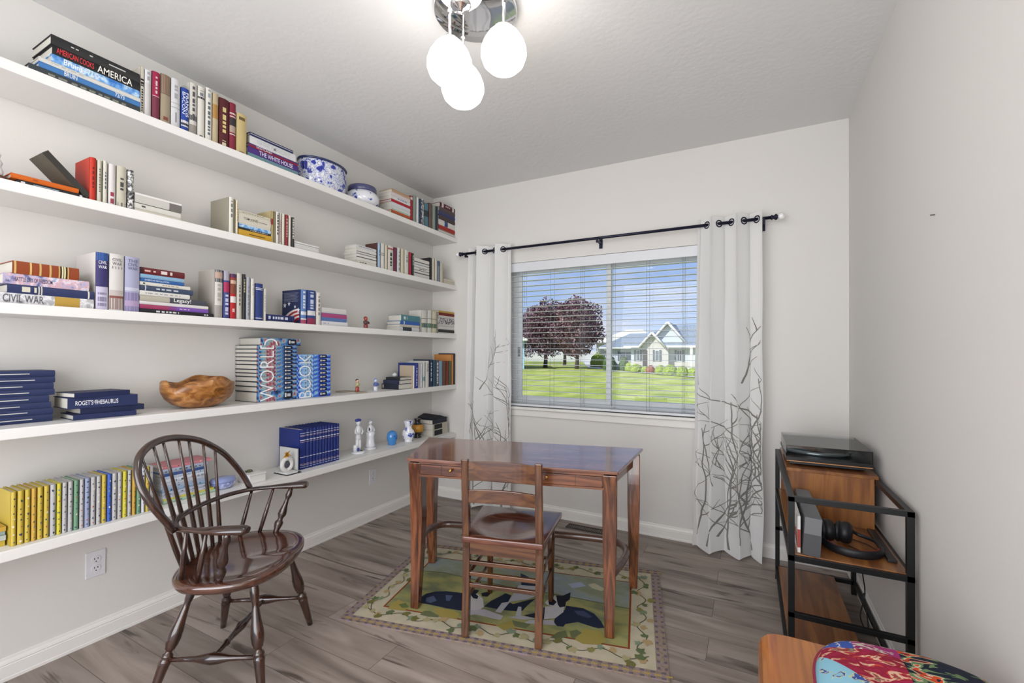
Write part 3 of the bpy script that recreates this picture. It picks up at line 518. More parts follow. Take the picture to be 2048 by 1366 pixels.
{'k': 'S', 'x': 0.245, 'y0': -1.147, 'y1': -0.9671, 'z': 1.96, 'h': 0.0194, 'd': 0.12, 'c': '#e6e5e2', 'l': "clean white paperback, fourth from top in second shelf's tan edged stack", 'g': "books in second shelf's tan edged stack", 'bh': (('#333', 0, 0.12),)},
{'k': 'S', 'x': 0.245, 'y0': -1.148, 'y1': -0.9672, 'z': 1.98, 'h': 0.0134, 'd': 0.12, 'c': '#e0deda', 'l': "slim white paperback, third from top in second shelf's tan edged stack", 'g': "books in second shelf's tan edged stack", 'bh': (('#333', 0, 0.2),)},
{'k': 'S', 'x': 0.245, 'y0': -1.148, 'y1': -0.9675, 'z': 1.994, 'h': 0.0264, 'd': 0.12, 'c': '#e2e0da', 'l': "white paperback with grey line, second from top in second shelf's tan edged stack", 'g': "books in second shelf's tan edged stack", 'bh': (('#777', 0, 0.15),)},
{'k': 'S', 'x': 0.245, 'y0': -1.148, 'y1': -0.9677, 'z': 2.021, 'h': 0.0194, 'd': 0.12, 'c': '#dfe0e2', 'l': "bluish white paperback, topmost in second shelf's tan edged stack", 'g': "books in second shelf's tan edged stack", 'j': (('#8b8f9c', 0.1, 0.8, 0.3),)},
{'k': 'U', 'x': 0.245, 'y0': -0.9639, 'y1': -0.955, 'z': 1.9119, 'h': 0.1371, 'd': 0.12, 'c': '#3a3634', 'l': "thin black book, first from left in second shelf's right upright row", 'g': "books in second shelf's right upright row"},
{'k': 'U', 'x': 0.245, 'y0': -0.9517, 'y1': -0.9228, 'z': 1.9119, 'h': 0.1831, 'd': 0.12, 'c': '#a9c4e0', 'l': "light blue book, second from left in second shelf's right upright row", 'g': "books in second shelf's right upright row", 'side': '#5a3630', 'j': (('#5c82b4', 0.5, 0.8, 0.3),)},
{'k': 'U', 'x': 0.245, 'y0': -0.9196, 'y1': -0.8825, 'z': 1.9119, 'h': 0.1861, 'd': 0.12, 'c': '#e0ded6', 'l': "white book with grey bars, third from left in second shelf's right upright row", 'g': "books in second shelf's right upright row", 'b': (('#777', 0.6, 0.63), ('#777', 0.53, 0.56))},
{'k': 'U', 'x': 0.245, 'y0': -0.8792, 'y1': -0.8517, 'z': 1.9119, 'h': 0.1841, 'd': 0.12, 'c': '#d9d0b8', 'l': "cream book, fourth from left in second shelf's right upright row", 'g': "books in second shelf's right upright row"},
{'k': 'U', 'x': 0.245, 'y0': -0.8483, 'y1': -0.7912, 'z': 1.9119, 'h': 0.1871, 'd': 0.12, 'c': '#dddbd2', 'l': "white book with red dot, fifth from left in second shelf's right upright row", 'g': "books in second shelf's right upright row", 'b': (('#b02a2a', 0.84, 0.91),), 'j': (('#444', 0.2, 0.8, 0.35),)},
{'k': 'U', 'x': 0.245, 'y0': -0.7877, 'y1': -0.7534, 'z': 1.9119, 'h': 0.1851, 'd': 0.12, 'c': '#76304a', 'l': "maroon book, sixth from left in second shelf's right upright row", 'g': "books in second shelf's right upright row"},
{'k': 'U', 'x': 0.245, 'y0': -0.7499, 'y1': -0.712, 'z': 1.9119, 'h': 0.1901, 'd': 0.12, 'c': '#d6dad6', 'l': "pale grey book, seventh from left in second shelf's right upright row", 'g': "books in second shelf's right upright row", 'j': (('#8a9098', 0.1, 0.9, 0.3),)},
{'k': 'U', 'x': 0.245, 'y0': -0.7084, 'y1': -0.6726, 'z': 1.9119, 'h': 0.1911, 'd': 0.12, 'c': '#d8cfb2', 'l': "leafy cream book, eighth from left in second shelf's right upright row", 'g': "books in second shelf's right upright row"},
{'k': 'U', 'x': 0.245, 'y0': -0.669, 'y1': -0.6208, 'z': 1.9119, 'h': 0.1911, 'd': 0.12, 'c': '#dcdccf', 'l': "off white book, ninth from left in second shelf's right upright row", 'g': "books in second shelf's right upright row", 'j': (('#889', 0.5, 0.8, 0.3),)},
{'k': 'U', 'x': 0.245, 'y0': -0.6171, 'y1': -0.5855, 'z': 1.9119, 'h': 0.1831, 'd': 0.12, 'c': '#b42c40', 'l': "crimson book, tenth from left in second shelf's right upright row", 'g': "books in second shelf's right upright row"},
{'k': 'U', 'x': 0.245, 'y0': -0.5817, 'y1': -0.5585, 'z': 1.9119, 'h': 0.1821, 'd': 0.12, 'c': '#2c3230', 'l': "black book with pale lettering, eleventh from left in second shelf's right upright row", 'g': "books in second shelf's right upright row", 'j': (('#b8c4bc', 0.5, 0.9, 0.5),)},
{'k': 'S', 'x': 0.245, 'y0': -0.555, 'y1': -0.3658, 'z': 1.9119, 'h': 0.0395, 'd': 0.12, 'c': '#dedcd8', 'l': "lowest white paperback, bottom one in second shelf's right flat stack", 'g': "books in second shelf's right flat stack", 'bh': (('#555', 0.8, 1),)},
{'k': 'S', 'x': 0.245, 'y0': -0.555, 'y1': -0.366, 'z': 1.952, 'h': 0.0194, 'd': 0.12, 'c': '#e2e2e0', 'l': "white paperback with black line, fifth from top in second shelf's right flat stack", 'g': "books in second shelf's right flat stack", 'bh': (('#222', 0.8, 1),)},
{'k': 'S', 'x': 0.245, 'y0': -0.556, 'y1': -0.3663, 'z': 1.972, 'h': 0.0234, 'd': 0.12, 'c': '#e0e0dc', 'l': "thick white paperback, fourth from top in second shelf's right flat stack", 'g': "books in second shelf's right flat stack", 'j': (('#444', 0.35, 0.75, 0.3),), 'bh': (('#444', 0.9, 1),)},
{'k': 'S', 'x': 0.245, 'y0': -0.556, 'y1': -0.3665, 'z': 1.996, 'h': 0.0194, 'd': 0.12, 'c': '#e6e6e4', 'l': "pale white paperback, third from top in second shelf's right flat stack", 'g': "books in second shelf's right flat stack", 'bh': (('#333', 0.85, 1),)},
{'k': 'S', 'x': 0.245, 'y0': -0.556, 'y1': -0.3667, 'z': 2.016, 'h': 0.0194, 'd': 0.12, 'c': '#dedede', 'l': "striped white paperback, second from top in second shelf's right flat stack", 'g': "books in second shelf's right flat stack", 'bh': (('#333', 0.85, 1),)},
{'k': 'S', 'x': 0.245, 'y0': -0.556, 'y1': -0.367, 'z': 2.036, 'h': 0.0294, 'd': 0.12, 'c': '#e4e2d8', 'l': "cream white paperback, topmost in second shelf's right flat stack", 'g': "books in second shelf's right flat stack", 'bh': (('#444', 0.0, 0.1),)},
{'k': 'U', 'x': 0.245, 'y0': -0.3621, 'y1': -0.3295, 'z': 1.9119, 'h': 0.1891, 'd': 0.12, 'c': '#2b2b2c', 'l': "black book, first from left in second shelf's far right row", 'g': "books in second shelf's far right row"},
{'k': 'U', 'x': 0.245, 'y0': -0.3254, 'y1': -0.2922, 'z': 1.9119, 'h': 0.1911, 'd': 0.12, 'c': '#d9d3c0', 'l': "cream book, second from left in second shelf's far right row", 'g': "books in second shelf's far right row"},
{'k': 'U', 'x': 0.245, 'y0': -0.288, 'y1': -0.2543, 'z': 1.9119, 'h': 0.1941, 'd': 0.12, 'c': '#dcd8c6', 'l': "pale cream book, third from left in second shelf's far right row", 'g': "books in second shelf's far right row"},
{'k': 'U', 'x': 0.245, 'y0': -0.25, 'y1': -0.2192, 'z': 1.9119, 'h': 0.1841, 'd': 0.12, 'c': '#7e90a0', 'l': "grey book with navy top, fourth from left in second shelf's far right row", 'g': "books in second shelf's far right row", 'b': (('#3a5684', 0.75, 0.97),)},
{'k': 'U', 'x': 0.245, 'y0': -0.2148, 'y1': -0.1727, 'z': 1.9119, 'h': 0.1741, 'd': 0.12, 'c': '#d5d0ba', 'l': "beige book, fifth from left in second shelf's far right row", 'g': "books in second shelf's far right row"},
{'k': 'S', 'x': 0.245, 'y0': -0.165, 'y1': -0.002, 'z': 1.9119, 'h': 0.0275, 'd': 0.12, 'c': '#d8d2ba', 'l': "lower cream booklet, second from top in second shelf's corner stack", 'g': "books in second shelf's corner stack"},
{'k': 'S', 'x': 0.245, 'y0': -0.165, 'y1': -0.002, 'z': 1.94, 'h': 0.0174, 'd': 0.12, 'c': '#dcd6c0', 'l': "upper cream booklet, topmost in second shelf's corner stack", 'g': "books in second shelf's corner stack"},
{'k': 'S', 'x': 0.245, 'y0': -2.833, 'y1': -2.5275, 'z': 1.4745, 'h': 0.0379, 'd': 0.2, 'c': '#c9c9cc', 'l': "large grey and white book, bottom one in third shelf's left stack", 'g': "books in third shelf's left stack", 'art': 'stripes', 't': (('THE CIVIL WAR', 0.02, 0.5, '#55565c', 0.75),), 'b': (('#c19a3c', 0.62, 0.86),)},
{'k': 'S', 'x': 0.245, 'y0': -2.768, 'y1': -2.5278, 'z': 1.513, 'h': 0.0314, 'd': 0.2, 'c': '#2c3766', 'l': "navy book with silver lettering, third from top in third shelf's left stack", 'g': "books in third shelf's left stack", 'b': (('#e6e2cc', 0.925, 0.945), ('#d8d4c0', 0.33, 0.345), ('#d8d4c0', 0.36, 0.375)), 'j': (('#d8d4c0', 0.15, 0.31, 0.6),)},
{'k': 'S', 'x': 0.245, 'y0': -2.779, 'y1': -2.5423, 'z': 1.545, 'h': 0.0384, 'd': 0.2, 'c': '#a9a3bf', 'l': "thick jacketed book with painted scene, second from top in third shelf's left stack", 'g': "books in third shelf's left stack", 'art': 'battle', 't': (('BATTLE CRY OF FREEDOM', 0.12, 0.42, '#4a3f66', 0.4),)},
{'k': 'S', 'x': 0.245, 'y0': -2.756, 'y1': -2.5734, 'z': 1.584, 'h': 0.0464, 'd': 0.2, 'c': '#9a431c', 'l': "rust leather book with gold ribs, topmost in third shelf's left stack", 'g': "books in third shelf's left stack", 'b': (('#d9b46a', 0.02, 0.05), ('#d9b46a', 0.24, 0.27), ('#d9b46a', 0.38, 0.41), ('#d9b46a', 0.53, 0.56), ('#2c2c22', 0.7, 0.8), ('#e6dca8', 0.72, 0.745), ('#e6dca8', 0.755, 0.78), ('#d9b46a', 0.67, 0.69), ('#d9b46a', 0.81, 0.83))},
{'k': 'U', 'x': 0.245, 'y0': -2.5224, 'y1': -2.4804, 'z': 1.4745, 'h': 0.2345, 'd': 0.19, 'c': '#3a3470', 'l': "wide blue purple book, first from left in third shelf's wide jacketed set", 'g': "books in third shelf's wide jacketed set", 'side': '#d6d2cc', 'b': (('#2e5ca8', 0.86, 1), ('#c9c3dc', 0.0, 0.4)), 't2': (('CIVIL', 0.8, '#e6e6f2'), ('WAR', 0.72, '#e6e6f2')), 'j': (('#8c86a4', 0.06, 0.3, 0.7),)},
{'k': 'U', 'x': 0.245, 'y0': -2.4787, 'y1': -2.4279, 'z': 1.4745, 'h': 0.2375, 'd': 0.19, 'c': '#d9d5d2', 'l': "wide white book lettered CIVIL WAR, second from left in third shelf's wide jacketed set", 'g': "books in third shelf's wide jacketed set", 't2': (('CIVIL', 0.87, '#6a6a72'), ('WAR', 0.8, '#6a6a72'), ('. . . .', 0.73, '#6a6a72')), 'b': (('#a08a84', 0.02, 0.22), ('#8d5148', 0.22, 0.26), ('#c4b8b4', 0.26, 0.36))},
{'k': 'U', 'x': 0.245, 'y0': -2.4262, 'y1': -2.3719, 'z': 1.4745, 'h': 0.2355, 'd': 0.19, 'c': '#a9abcb', 'l': "wide lavender book lettered THE CIVIL WAR, third from left in third shelf's wide jacketed set", 'g': "books in third shelf's wide jacketed set", 't2': (('THE', 0.9, '#5c5f7c'), ('CIVIL', 0.83, '#5c5f7c'), ('WAR', 0.76, '#5c5f7c')), 'b': (('#8a80ae', 0.0, 0.35), ('#b49cc4', 0.1, 0.2), ('#c8c9dc', 0.38, 0.44))},
{'k': 'S', 'x': 0.245, 'y0': -2.371, 'y1': -2.0664, 'z': 1.4745, 'h': 0.0179, 'd': 0.17, 'c': '#222226', 'l': "large black book, bottom one in third shelf's mixed stack", 'g': "books in third shelf's mixed stack", 'j': (('#d8d8dc', 0.2, 0.5, 0.4), ('#c8c8cc', 0.86, 0.92, 0.4))},
{'k': 'S', 'x': 0.245, 'y0': -2.371, 'y1': -2.0899, 'z': 1.493, 'h': 0.0184, 'd': 0.17, 'c': '#8a3f8e', 'l': "purple and magenta book, ninth from top in third shelf's mixed stack", 'g': "books in third shelf's mixed stack", 'b': (('#a83a62', 0, 0.4), ('#7b4fb4', 0.5, 1)), 'j': (('#e8c8e0', 0.55, 0.7, 0.2),)},
{'k': 'S', 'x': 0.245, 'y0': -2.372, 'y1': -2.0901, 'z': 1.512, 'h': 0.0144, 'd': 0.17, 'c': '#e0dede', 'l': "plain white book, eighth from top in third shelf's mixed stack", 'g': "books in third shelf's mixed stack"},
{'k': 'S', 'x': 0.245, 'y0': -2.372, 'y1': -2.0972, 'z': 1.527, 'h': 0.0244, 'd': 0.17, 'c': '#4a4f58', 'l': "grey book lettered LEGACY, seventh from top in third shelf's mixed stack", 'g': "books in third shelf's mixed stack", 'b': (('#b9b4a4', 0, 0.42),), 't': (('Legacy!', 0.48, 0.26, '#f0f0f0', 0.9),)},
{'k': 'S', 'x': 0.245, 'y0': -2.372, 'y1': -2.1734, 'z': 1.552, 'h': 0.0204, 'd': 0.17, 'c': '#e2e0da', 'l': "thin white book, sixth from top in third shelf's mixed stack", 'g': "books in third shelf's mixed stack", 'j': (('#999', 0.1, 0.8, 0.2),)},
{'k': 'S', 'x': 0.245, 'y0': -2.37, 'y1': -2.1583, 'z': 1.573, 'h': 0.0224, 'd': 0.17, 'c': '#3f4c68', 'l': "slate blue book, fifth from top in third shelf's mixed stack", 'g': "books in third shelf's mixed stack", 'j': (('#c4ccd8', 0.28, 0.72, 0.3),), 'b': (('#ccd3dc', 0.08, 0.1),)},
{'k': 'S', 'x': 0.245, 'y0': -2.371, 'y1': -2.1716, 'z': 1.596, 'h': 0.0154, 'd': 0.17, 'c': '#dedcd2', 'l': "off white book, fourth from top in third shelf's mixed stack", 'g': "books in third shelf's mixed stack", 'j': (('#b09a80', 0.42, 0.75, 0.25), ('#444', 0.05, 0.09, 0.4))},
{'k': 'S', 'x': 0.245, 'y0': -2.369, 'y1': -2.1975, 'z': 1.612, 'h': 0.0154, 'd': 0.17, 'c': '#2f62a8', 'l': "blue book lettered REVOLUTION, third from top in third shelf's mixed stack", 'g': "books in third shelf's mixed stack", 't': (('AMERICAN REVOLUTION', 0.08, 0.55, '#cfe0f2', 0.45),)},
{'k': 'S', 'x': 0.245, 'y0': -2.369, 'y1': -2.1998, 'z': 1.628, 'h': 0.0174, 'd': 0.17, 'c': '#88b4d8', 'l': "thin light blue book, second from top in third shelf's mixed stack", 'g': "books in third shelf's mixed stack"},
{'k': 'S', 'x': 0.245, 'y0': -2.369, 'y1': -2.1958, 'z': 1.646, 'h': 0.0284, 'd': 0.17, 'c': '#6e2328', 'l': "maroon book on mixed stack, topmost in third shelf's mixed stack", 'g': "books in third shelf's mixed stack", 'b': (('#3a1a1e', 0, 0.06),), 'j': (('#e8d8d4', 0.44, 0.7, 0.5), ('#e8b8b0', 0.08, 0.34, 0.25))},
{'k': 'U', 'x': 0.245, 'y0': -2.0603, 'y1': -2.0214, 'z': 1.4745, 'h': 0.2415, 'd': 0.15, 'c': '#d8d4ce', 'l': "grey book with portrait photo, first from left in third shelf's middle row", 'g': "books in third shelf's middle row", 'side': '#b8b2a8', 'b': (('#55585e', 0.74, 1), ('#c9a896', 0.82, 0.95), ('#a8a29c', 0, 0.26)), 'j': (('#b4aea6', 0.35, 0.7, 0.4),)},
{'k': 'U', 'x': 0.245, 'y0': -2.0181, 'y1': -1.9867, 'z': 1.4745, 'h': 0.2415, 'd': 0.15, 'c': '#3c4a8c', 'l': "red white and blue book, second from left in third shelf's middle row", 'g': "books in third shelf's middle row", 'b': (('#b9b4c0', 0.8, 1), ('#b8305c', 0.55, 0.76)), 'j': (('#c8cce8', 0.08, 0.5, 0.5),)},
{'k': 'U', 'x': 0.245, 'y0': -1.9846, 'y1': -1.9536, 'z': 1.4745, 'h': 0.2315, 'd': 0.15, 'c': '#c41f26', 'l': "red book with portraits at top, third from left in third shelf's middle row", 'g': "books in third shelf's middle row", 'b': (('#2c3a6a', 0.92, 1), ('#8a4a36', 0.56, 0.9), ('#d8b49c', 0.78, 0.86), ('#e8e0dc', 0.36, 0.5)), 'j': (('#e8c4c0', 0.15, 0.26, 0.4),)},
{'k': 'U', 'x': 0.245, 'y0': -1.9516, 'y1': -1.9224, 'z': 1.4745, 'h': 0.2395, 'd': 0.15, 'c': '#c8c4ba', 'l': "pale grey book, fourth from left in third shelf's middle row", 'g': "books in third shelf's middle row", 'j': (('#77746c', 0.3, 0.75, 0.3),)},
{'k': 'U', 'x': 0.245, 'y0': -1.9203, 'y1': -1.9038, 'z': 1.4745, 'h': 0.2395, 'd': 0.15, 'c': '#26282c', 'l': "black book with gold lettering, fifth from left in third shelf's middle row", 'g': "books in third shelf's middle row", 'j': (('#c8b47c', 0.6, 0.9, 0.4),)},
{'k': 'U', 'x': 0.245, 'y0': -1.9017, 'y1': -1.8795, 'z': 1.4745, 'h': 0.2265, 'd': 0.15, 'c': '#a9aeb6', 'l': "silver grey book, sixth from left in third shelf's middle row", 'g': "books in third shelf's middle row", 'j': (('#7c828c', 0.1, 0.8, 0.3),)},
{'k': 'U', 'x': 0.245, 'y0': -1.8774, 'y1': -1.8548, 'z': 1.4745, 'h': 0.2225, 'd': 0.15, 'c': '#dcdad4', 'l': "white book, seventh from left in third shelf's middle row", 'g': "books in third shelf's middle row", 'j': (('#b8b4ac', 0.6, 0.9, 0.3),)},
{'k': 'U', 'x': 0.245, 'y0': -1.8513, 'y1': -1.8083, 'z': 1.4745, 'h': 0.2015, 'd': 0.15, 'c': '#2c3f86', 'l': "tall navy book with white bars, eighth from left in third shelf's middle row", 'g': "books in third shelf's middle row", 'b': (('#e8e8f0', 0.87, 0.885), ('#e8e8f0', 0.83, 0.845), ('#e8e8f0', 0.06, 0.075))},
{'k': 'U', 'x': 0.245, 'y0': -1.8032, 'y1': -1.7896, 'z': 1.4745, 'h': 0.1785, 'd': 0.15, 'c': '#e4e2da', 'l': "thin white book by the navy one, ninth from left in third shelf's middle row", 'g': "books in third shelf's middle row", 'j': (('#999', 0.3, 0.8, 0.3),)},
{'k': 'S', 'x': 0.245, 'y0': -1.774, 'y1': -1.6162, 'z': 1.4745, 'h': 0.0039, 'd': 0.15, 'c': '#dddad2', 'l': "white book beneath the navy one, second from top in third shelf's short flat stack", 'g': "books in third shelf's short flat stack"},
{'k': 'S', 'x': 0.245, 'y0': -1.785, 'y1': -1.6166, 'z': 1.479, 'h': 0.0354, 'd': 0.15, 'c': '#232c66', 'l': "navy boxed book with pale lettering, topmost in third shelf's short flat stack", 'g': "books in third shelf's short flat stack", 'j': (('#c4c8dc', 0.05, 0.14, 0.5), ('#d4d8ea', 0.2, 0.75, 0.4))},
{'k': 'U', 'x': 0.245, 'y0': -1.5731, 'y1': -1.5329, 'z': 1.4745, 'h': 0.2045, 'd': 0.17, 'c': '#5f86c8', 'l': "star spangled blue book, first from left in third shelf's starred pair and neighbour", 'g': "books in third shelf's starred pair and neighbour", 'side': '#26305c', 'flag': 1, 'b': (('#c43a50', 0, 0.12), ('#e4e0e4', 0.12, 0.16), ('#dfe3ee', 0.26, 0.36)), 'j': (('#dbe4f4', 0.45, 0.95, 0.4),)},
{'k': 'U', 'x': 0.245, 'y0': -1.5286, 'y1': -1.4693, 'z': 1.4745, 'h': 0.2065, 'd': 0.17, 'c': '#2f478e', 'l': "wide navy book with white star, second from left in third shelf's starred pair and neighbour", 'g': "books in third shelf's starred pair and neighbour", 'b': (('#a82c44', 0, 0.18), ('#e6e2e6', 0.26, 0.4)), 'j': (('#c9d4ee', 0.45, 0.95, 0.4),)},
{'k': 'U', 'x': 0.245, 'y0': -1.4649, 'y1': -1.4292, 'z': 1.4745, 'h': 0.1995, 'd': 0.15, 'c': '#dedad4', 'l': "white book beside the starred pair, third from left in third shelf's starred pair and neighbour", 'g': "books in third shelf's starred pair and neighbour", 'j': (('#8c8886', 0.3, 0.9, 0.35),)},
{'k': 'S', 'x': 0.245, 'y0': -1.425, 'y1': -1.2198, 'z': 1.4745, 'h': 0.0279, 'd': 0.15, 'c': '#e0dfe2', 'l': "white book with faint lettering, bottom one in third shelf's pink topped stack", 'g': "books in third shelf's pink topped stack", 'j': (('#b8b4c4', 0.05, 0.3, 0.3),)},
{'k': 'S', 'x': 0.245, 'y0': -1.426, 'y1': -1.2287, 'z': 1.503, 'h': 0.0504, 'd': 0.15, 'c': '#5a79b8', 'l': "pink and blue striped book, second from top in third shelf's pink topped stack", 'g': "books in third shelf's pink topped stack", 'bh': (('#b4447c', 0.45, 0.95),)},
{'k': 'S', 'x': 0.245, 'y0': -1.426, 'y1': -1.2332, 'z': 1.554, 'h': 0.0324, 'd': 0.15, 'c': '#dcdad6', 'l': "pale book above pink one, topmost in third shelf's pink topped stack", 'g': "books in third shelf's pink topped stack"},
{'k': 'S', 'x': 0.245, 'y0': -0.718, 'y1': -0.4893, 'z': 1.4745, 'h': 0.0309, 'd': 0.14, 'c': '#d4d6d8', 'l': "white book with dark pattern, bottom one in third shelf's blue topped stack", 'g': "books in third shelf's blue topped stack", 'b': (('#3a4048', 0.15, 0.6),)},
{'k': 'S', 'x': 0.245, 'y0': -0.713, 'y1': -0.4895, 'z': 1.506, 'h': 0.0184, 'd': 0.14, 'c': '#cfcabc', 'l': "thin tan book, third from top in third shelf's blue topped stack", 'g': "books in third shelf's blue topped stack"},
{'k': 'S', 'x': 0.245, 'y0': -0.707, 'y1': -0.4835, 'z': 1.525, 'h': 0.0264, 'd': 0.14, 'c': '#2f67ba', 'l': "blue book, second from top in third shelf's blue topped stack", 'g': "books in third shelf's blue topped stack", 'b': (('#d0dcf0', 0.15, 0.2),)},
{'k': 'S', 'x': 0.245, 'y0': -0.697, 'y1': -0.484, 'z': 1.552, 'h': 0.0464, 'd': 0.14, 'c': '#4d8a96', 'l': "teal book, topmost in third shelf's blue topped stack", 'g': "books in third shelf's blue topped stack", 'j': (('#cfe0e0', 0.1, 0.3, 0.5),)},
{'k': 'U', 'x': 0.245, 'y0': -0.4576, 'y1': -0.3878, 'z': 1.4745, 'h': 0.1805, 'd': 0.13, 'c': '#dcdad0', 'l': "white book with green label, first from left in third shelf's white and green set", 'g': "books in third shelf's white and green set", 'b': (('#2e5c4c', 0.22, 0.42), ('#444', 0.62, 0.64))},
{'k': 'U', 'x': 0.245, 'y0': -0.3838, 'y1': -0.3249, 'z': 1.4745, 'h': 0.1845, 'd': 0.13, 'c': '#dfddd4', 'l': "second white book with green label, second from left in third shelf's white and green set", 'g': "books in third shelf's white and green set", 'b': (('#2a6a52', 0.22, 0.42), ('#444', 0.62, 0.64))},
{'k': 'U', 'x': 0.245, 'y0': -0.3207, 'y1': -0.2566, 'z': 1.4745, 'h': 0.1835, 'd': 0.13, 'c': '#d6d0b4', 'l': "cream book with green label, third from left in third shelf's white and green set", 'g': "books in third shelf's white and green set", 'b': (('#3e6a52', 0.22, 0.42), ('#444', 0.62, 0.64))},
{'k': 'S', 'x': 0.245, 'y0': -0.231, 'y1': -0.002, 'z': 1.4745, 'h': 0.0109, 'd': 0.12, 'c': '#d6d5cf', 'l': "lowest cream white paperback, bottom one in third shelf's corner stack", 'g': "books in third shelf's corner stack"},
{'k': 'S', 'x': 0.245, 'y0': -0.232, 'y1': -0.002, 'z': 1.486, 'h': 0.0214, 'd': 0.12, 'c': '#2f2f30', 'l': "thin black paperback, seventh from top in third shelf's corner stack", 'g': "books in third shelf's corner stack"},
{'k': 'S', 'x': 0.245, 'y0': -0.232, 'y1': -0.002, 'z': 1.508, 'h': 0.0294, 'd': 0.12, 'c': '#d9d7d1', 'l': "white paperback with dark line, sixth from top in third shelf's corner stack", 'g': "books in third shelf's corner stack", 'bh': (('#555', 0, 0.15),)},
{'k': 'S', 'x': 0.245, 'y0': -0.232, 'y1': -0.002, 'z': 1.538, 'h': 0.0204, 'd': 0.12, 'c': '#d4d3cd', 'l': "slim white paperback, fifth from top in third shelf's corner stack", 'g': "books in third shelf's corner stack"},
{'k': 'S', 'x': 0.245, 'y0': -0.233, 'y1': -0.002, 'z': 1.559, 'h': 0.0534, 'd': 0.12, 'c': '#70777c', 'l': "black and white patterned book, fourth from top in third shelf's corner stack", 'g': "books in third shelf's corner stack", 'art': 'bw'},
{'k': 'S', 'x': 0.245, 'y0': -0.226, 'y1': -0.002, 'z': 1.613, 'h': 0.0184, 'd': 0.12, 'c': '#dad6ce', 'l': "thin pale paperback, third from top in third shelf's corner stack", 'g': "books in third shelf's corner stack"},
{'k': 'S', 'x': 0.245, 'y0': -0.226, 'y1': -0.002, 'z': 1.632, 'h': 0.0234, 'd': 0.12, 'c': '#7e1e18', 'l': "dark red paperback, second from top in third shelf's corner stack", 'g': "books in third shelf's corner stack"},
{'k': 'S', 'x': 0.245, 'y0': -0.226, 'y1': -0.002, 'z': 1.656, 'h': 0.0164, 'd': 0.12, 'c': '#c9a83c', 'l': "mustard paperback, topmost in third shelf's corner stack", 'g': "books in third shelf's corner stack"},
{'k': 'S', 'x': 0.15, 'y0': -2.9064, 'y1': -2.6164, 'z': 1.0255, 'h': 0.0269, 'd': 0.145, 'c': '#26335f', 'l': "navy bound book with gilt line, bottom one in fourth shelf's tall navy stack", 'g': "books in fourth shelf's tall navy stack", 'j': (('#d4d4cc', 0.2, 0.8, 0.12),)},
{'k': 'S', 'x': 0.15, 'y0': -2.9052, 'y1': -2.6152, 'z': 1.053, 'h': 0.0244, 'd': 0.145, 'c': '#26335f', 'l': "navy bound book with gilt line, seventh from top in fourth shelf's tall navy stack", 'g': "books in fourth shelf's tall navy stack", 'j': (('#d4d4cc', 0.2, 0.75, 0.12),)},
{'k': 'S', 'x': 0.15, 'y0': -2.9113, 'y1': -2.6213, 'z': 1.078, 'h': 0.0234, 'd': 0.145, 'c': '#26335f', 'l': "navy bound book with gilt line, sixth from top in fourth shelf's tall navy stack", 'g': "books in fourth shelf's tall navy stack", 'j': (('#d4d4cc', 0.2, 0.7000000000000001, 0.12),)},
{'k': 'S', 'x': 0.15, 'y0': -2.9173, 'y1': -2.6273, 'z': 1.102, 'h': 0.0264, 'd': 0.145, 'c': '#26335f', 'l': "navy bound book with gilt line, fifth from top in fourth shelf's tall navy stack", 'g': "books in fourth shelf's tall navy stack", 'j': (('#d4d4cc', 0.2, 0.8, 0.12),)},
{'k': 'S', 'x': 0.15, 'y0': -2.9016, 'y1': -2.6116, 'z': 1.129, 'h': 0.0244, 'd': 0.145, 'c': '#26335f', 'l': "navy bound book with gilt line, fourth from top in fourth shelf's tall navy stack", 'g': "books in fourth shelf's tall navy stack", 'j': (('#d4d4cc', 0.2, 0.75, 0.12),)},
{'k': 'S', 'x': 0.15, 'y0': -2.9048, 'y1': -2.6148, 'z': 1.154, 'h': 0.0234, 'd': 0.145, 'c': '#26335f', 'l': "navy bound book with gilt line, third from top in fourth shelf's tall navy stack", 'g': "books in fourth shelf's tall navy stack", 'j': (('#d4d4cc', 0.2, 0.7000000000000001, 0.12),)},
{'k': 'S', 'x': 0.15, 'y0': -2.9006, 'y1': -2.6106, 'z': 1.178, 'h': 0.0234, 'd': 0.145, 'c': '#26335f', 'l': "navy bound book with gilt line, second from top in fourth shelf's tall navy stack", 'g': "books in fourth shelf's tall navy stack", 'j': (('#d4d4cc', 0.2, 0.8, 0.12),)},
{'k': 'S', 'x': 0.15, 'y0': -2.9008, 'y1': -2.6108, 'z': 1.202, 'h': 0.0244, 'd': 0.145, 'c': '#26335f', 'l': "navy bound book with gilt line, topmost in fourth shelf's tall navy stack", 'g': "books in fourth shelf's tall navy stack", 'j': (('#d4d4cc', 0.2, 0.75, 0.12),)},
{'k': 'S', 'x': 0.205, 'y0': -1.811, 'y1': -1.5661, 'z': 1.0255, 'h': 0.0569, 'l': "photo spined reference volume, bottom one in fourth shelf's WORLD stack", 'g': "books in fourth shelf's WORLD stack", 'c': '#3c5c80', 'd': 0.2, 'art': 'reef', 'word': 'WORLD', 'dark': 1, 'num': 1},
{'k': 'S', 'x': 0.205, 'y0': -1.811, 'y1': -1.5664, 'z': 1.083, 'h': 0.0284, 'l': "photo spined reference volume, twelfth from top in fourth shelf's WORLD stack", 'g': "books in fourth shelf's WORLD stack", 'c': '#3c5c80', 'd': 0.2, 'art': 'reef', 'word': 'WORLD', 'dark': 1, 'num': 1},
{'k': 'S', 'x': 0.205, 'y0': -1.811, 'y1': -1.5666, 'z': 1.112, 'h': 0.0264, 'l': "photo spined reference volume, eleventh from top in fourth shelf's WORLD stack", 'g': "books in fourth shelf's WORLD stack", 'c': '#3c5c80', 'd': 0.2, 'art': 'reef', 'word': 'WORLD', 'dark': 1, 'num': 1},
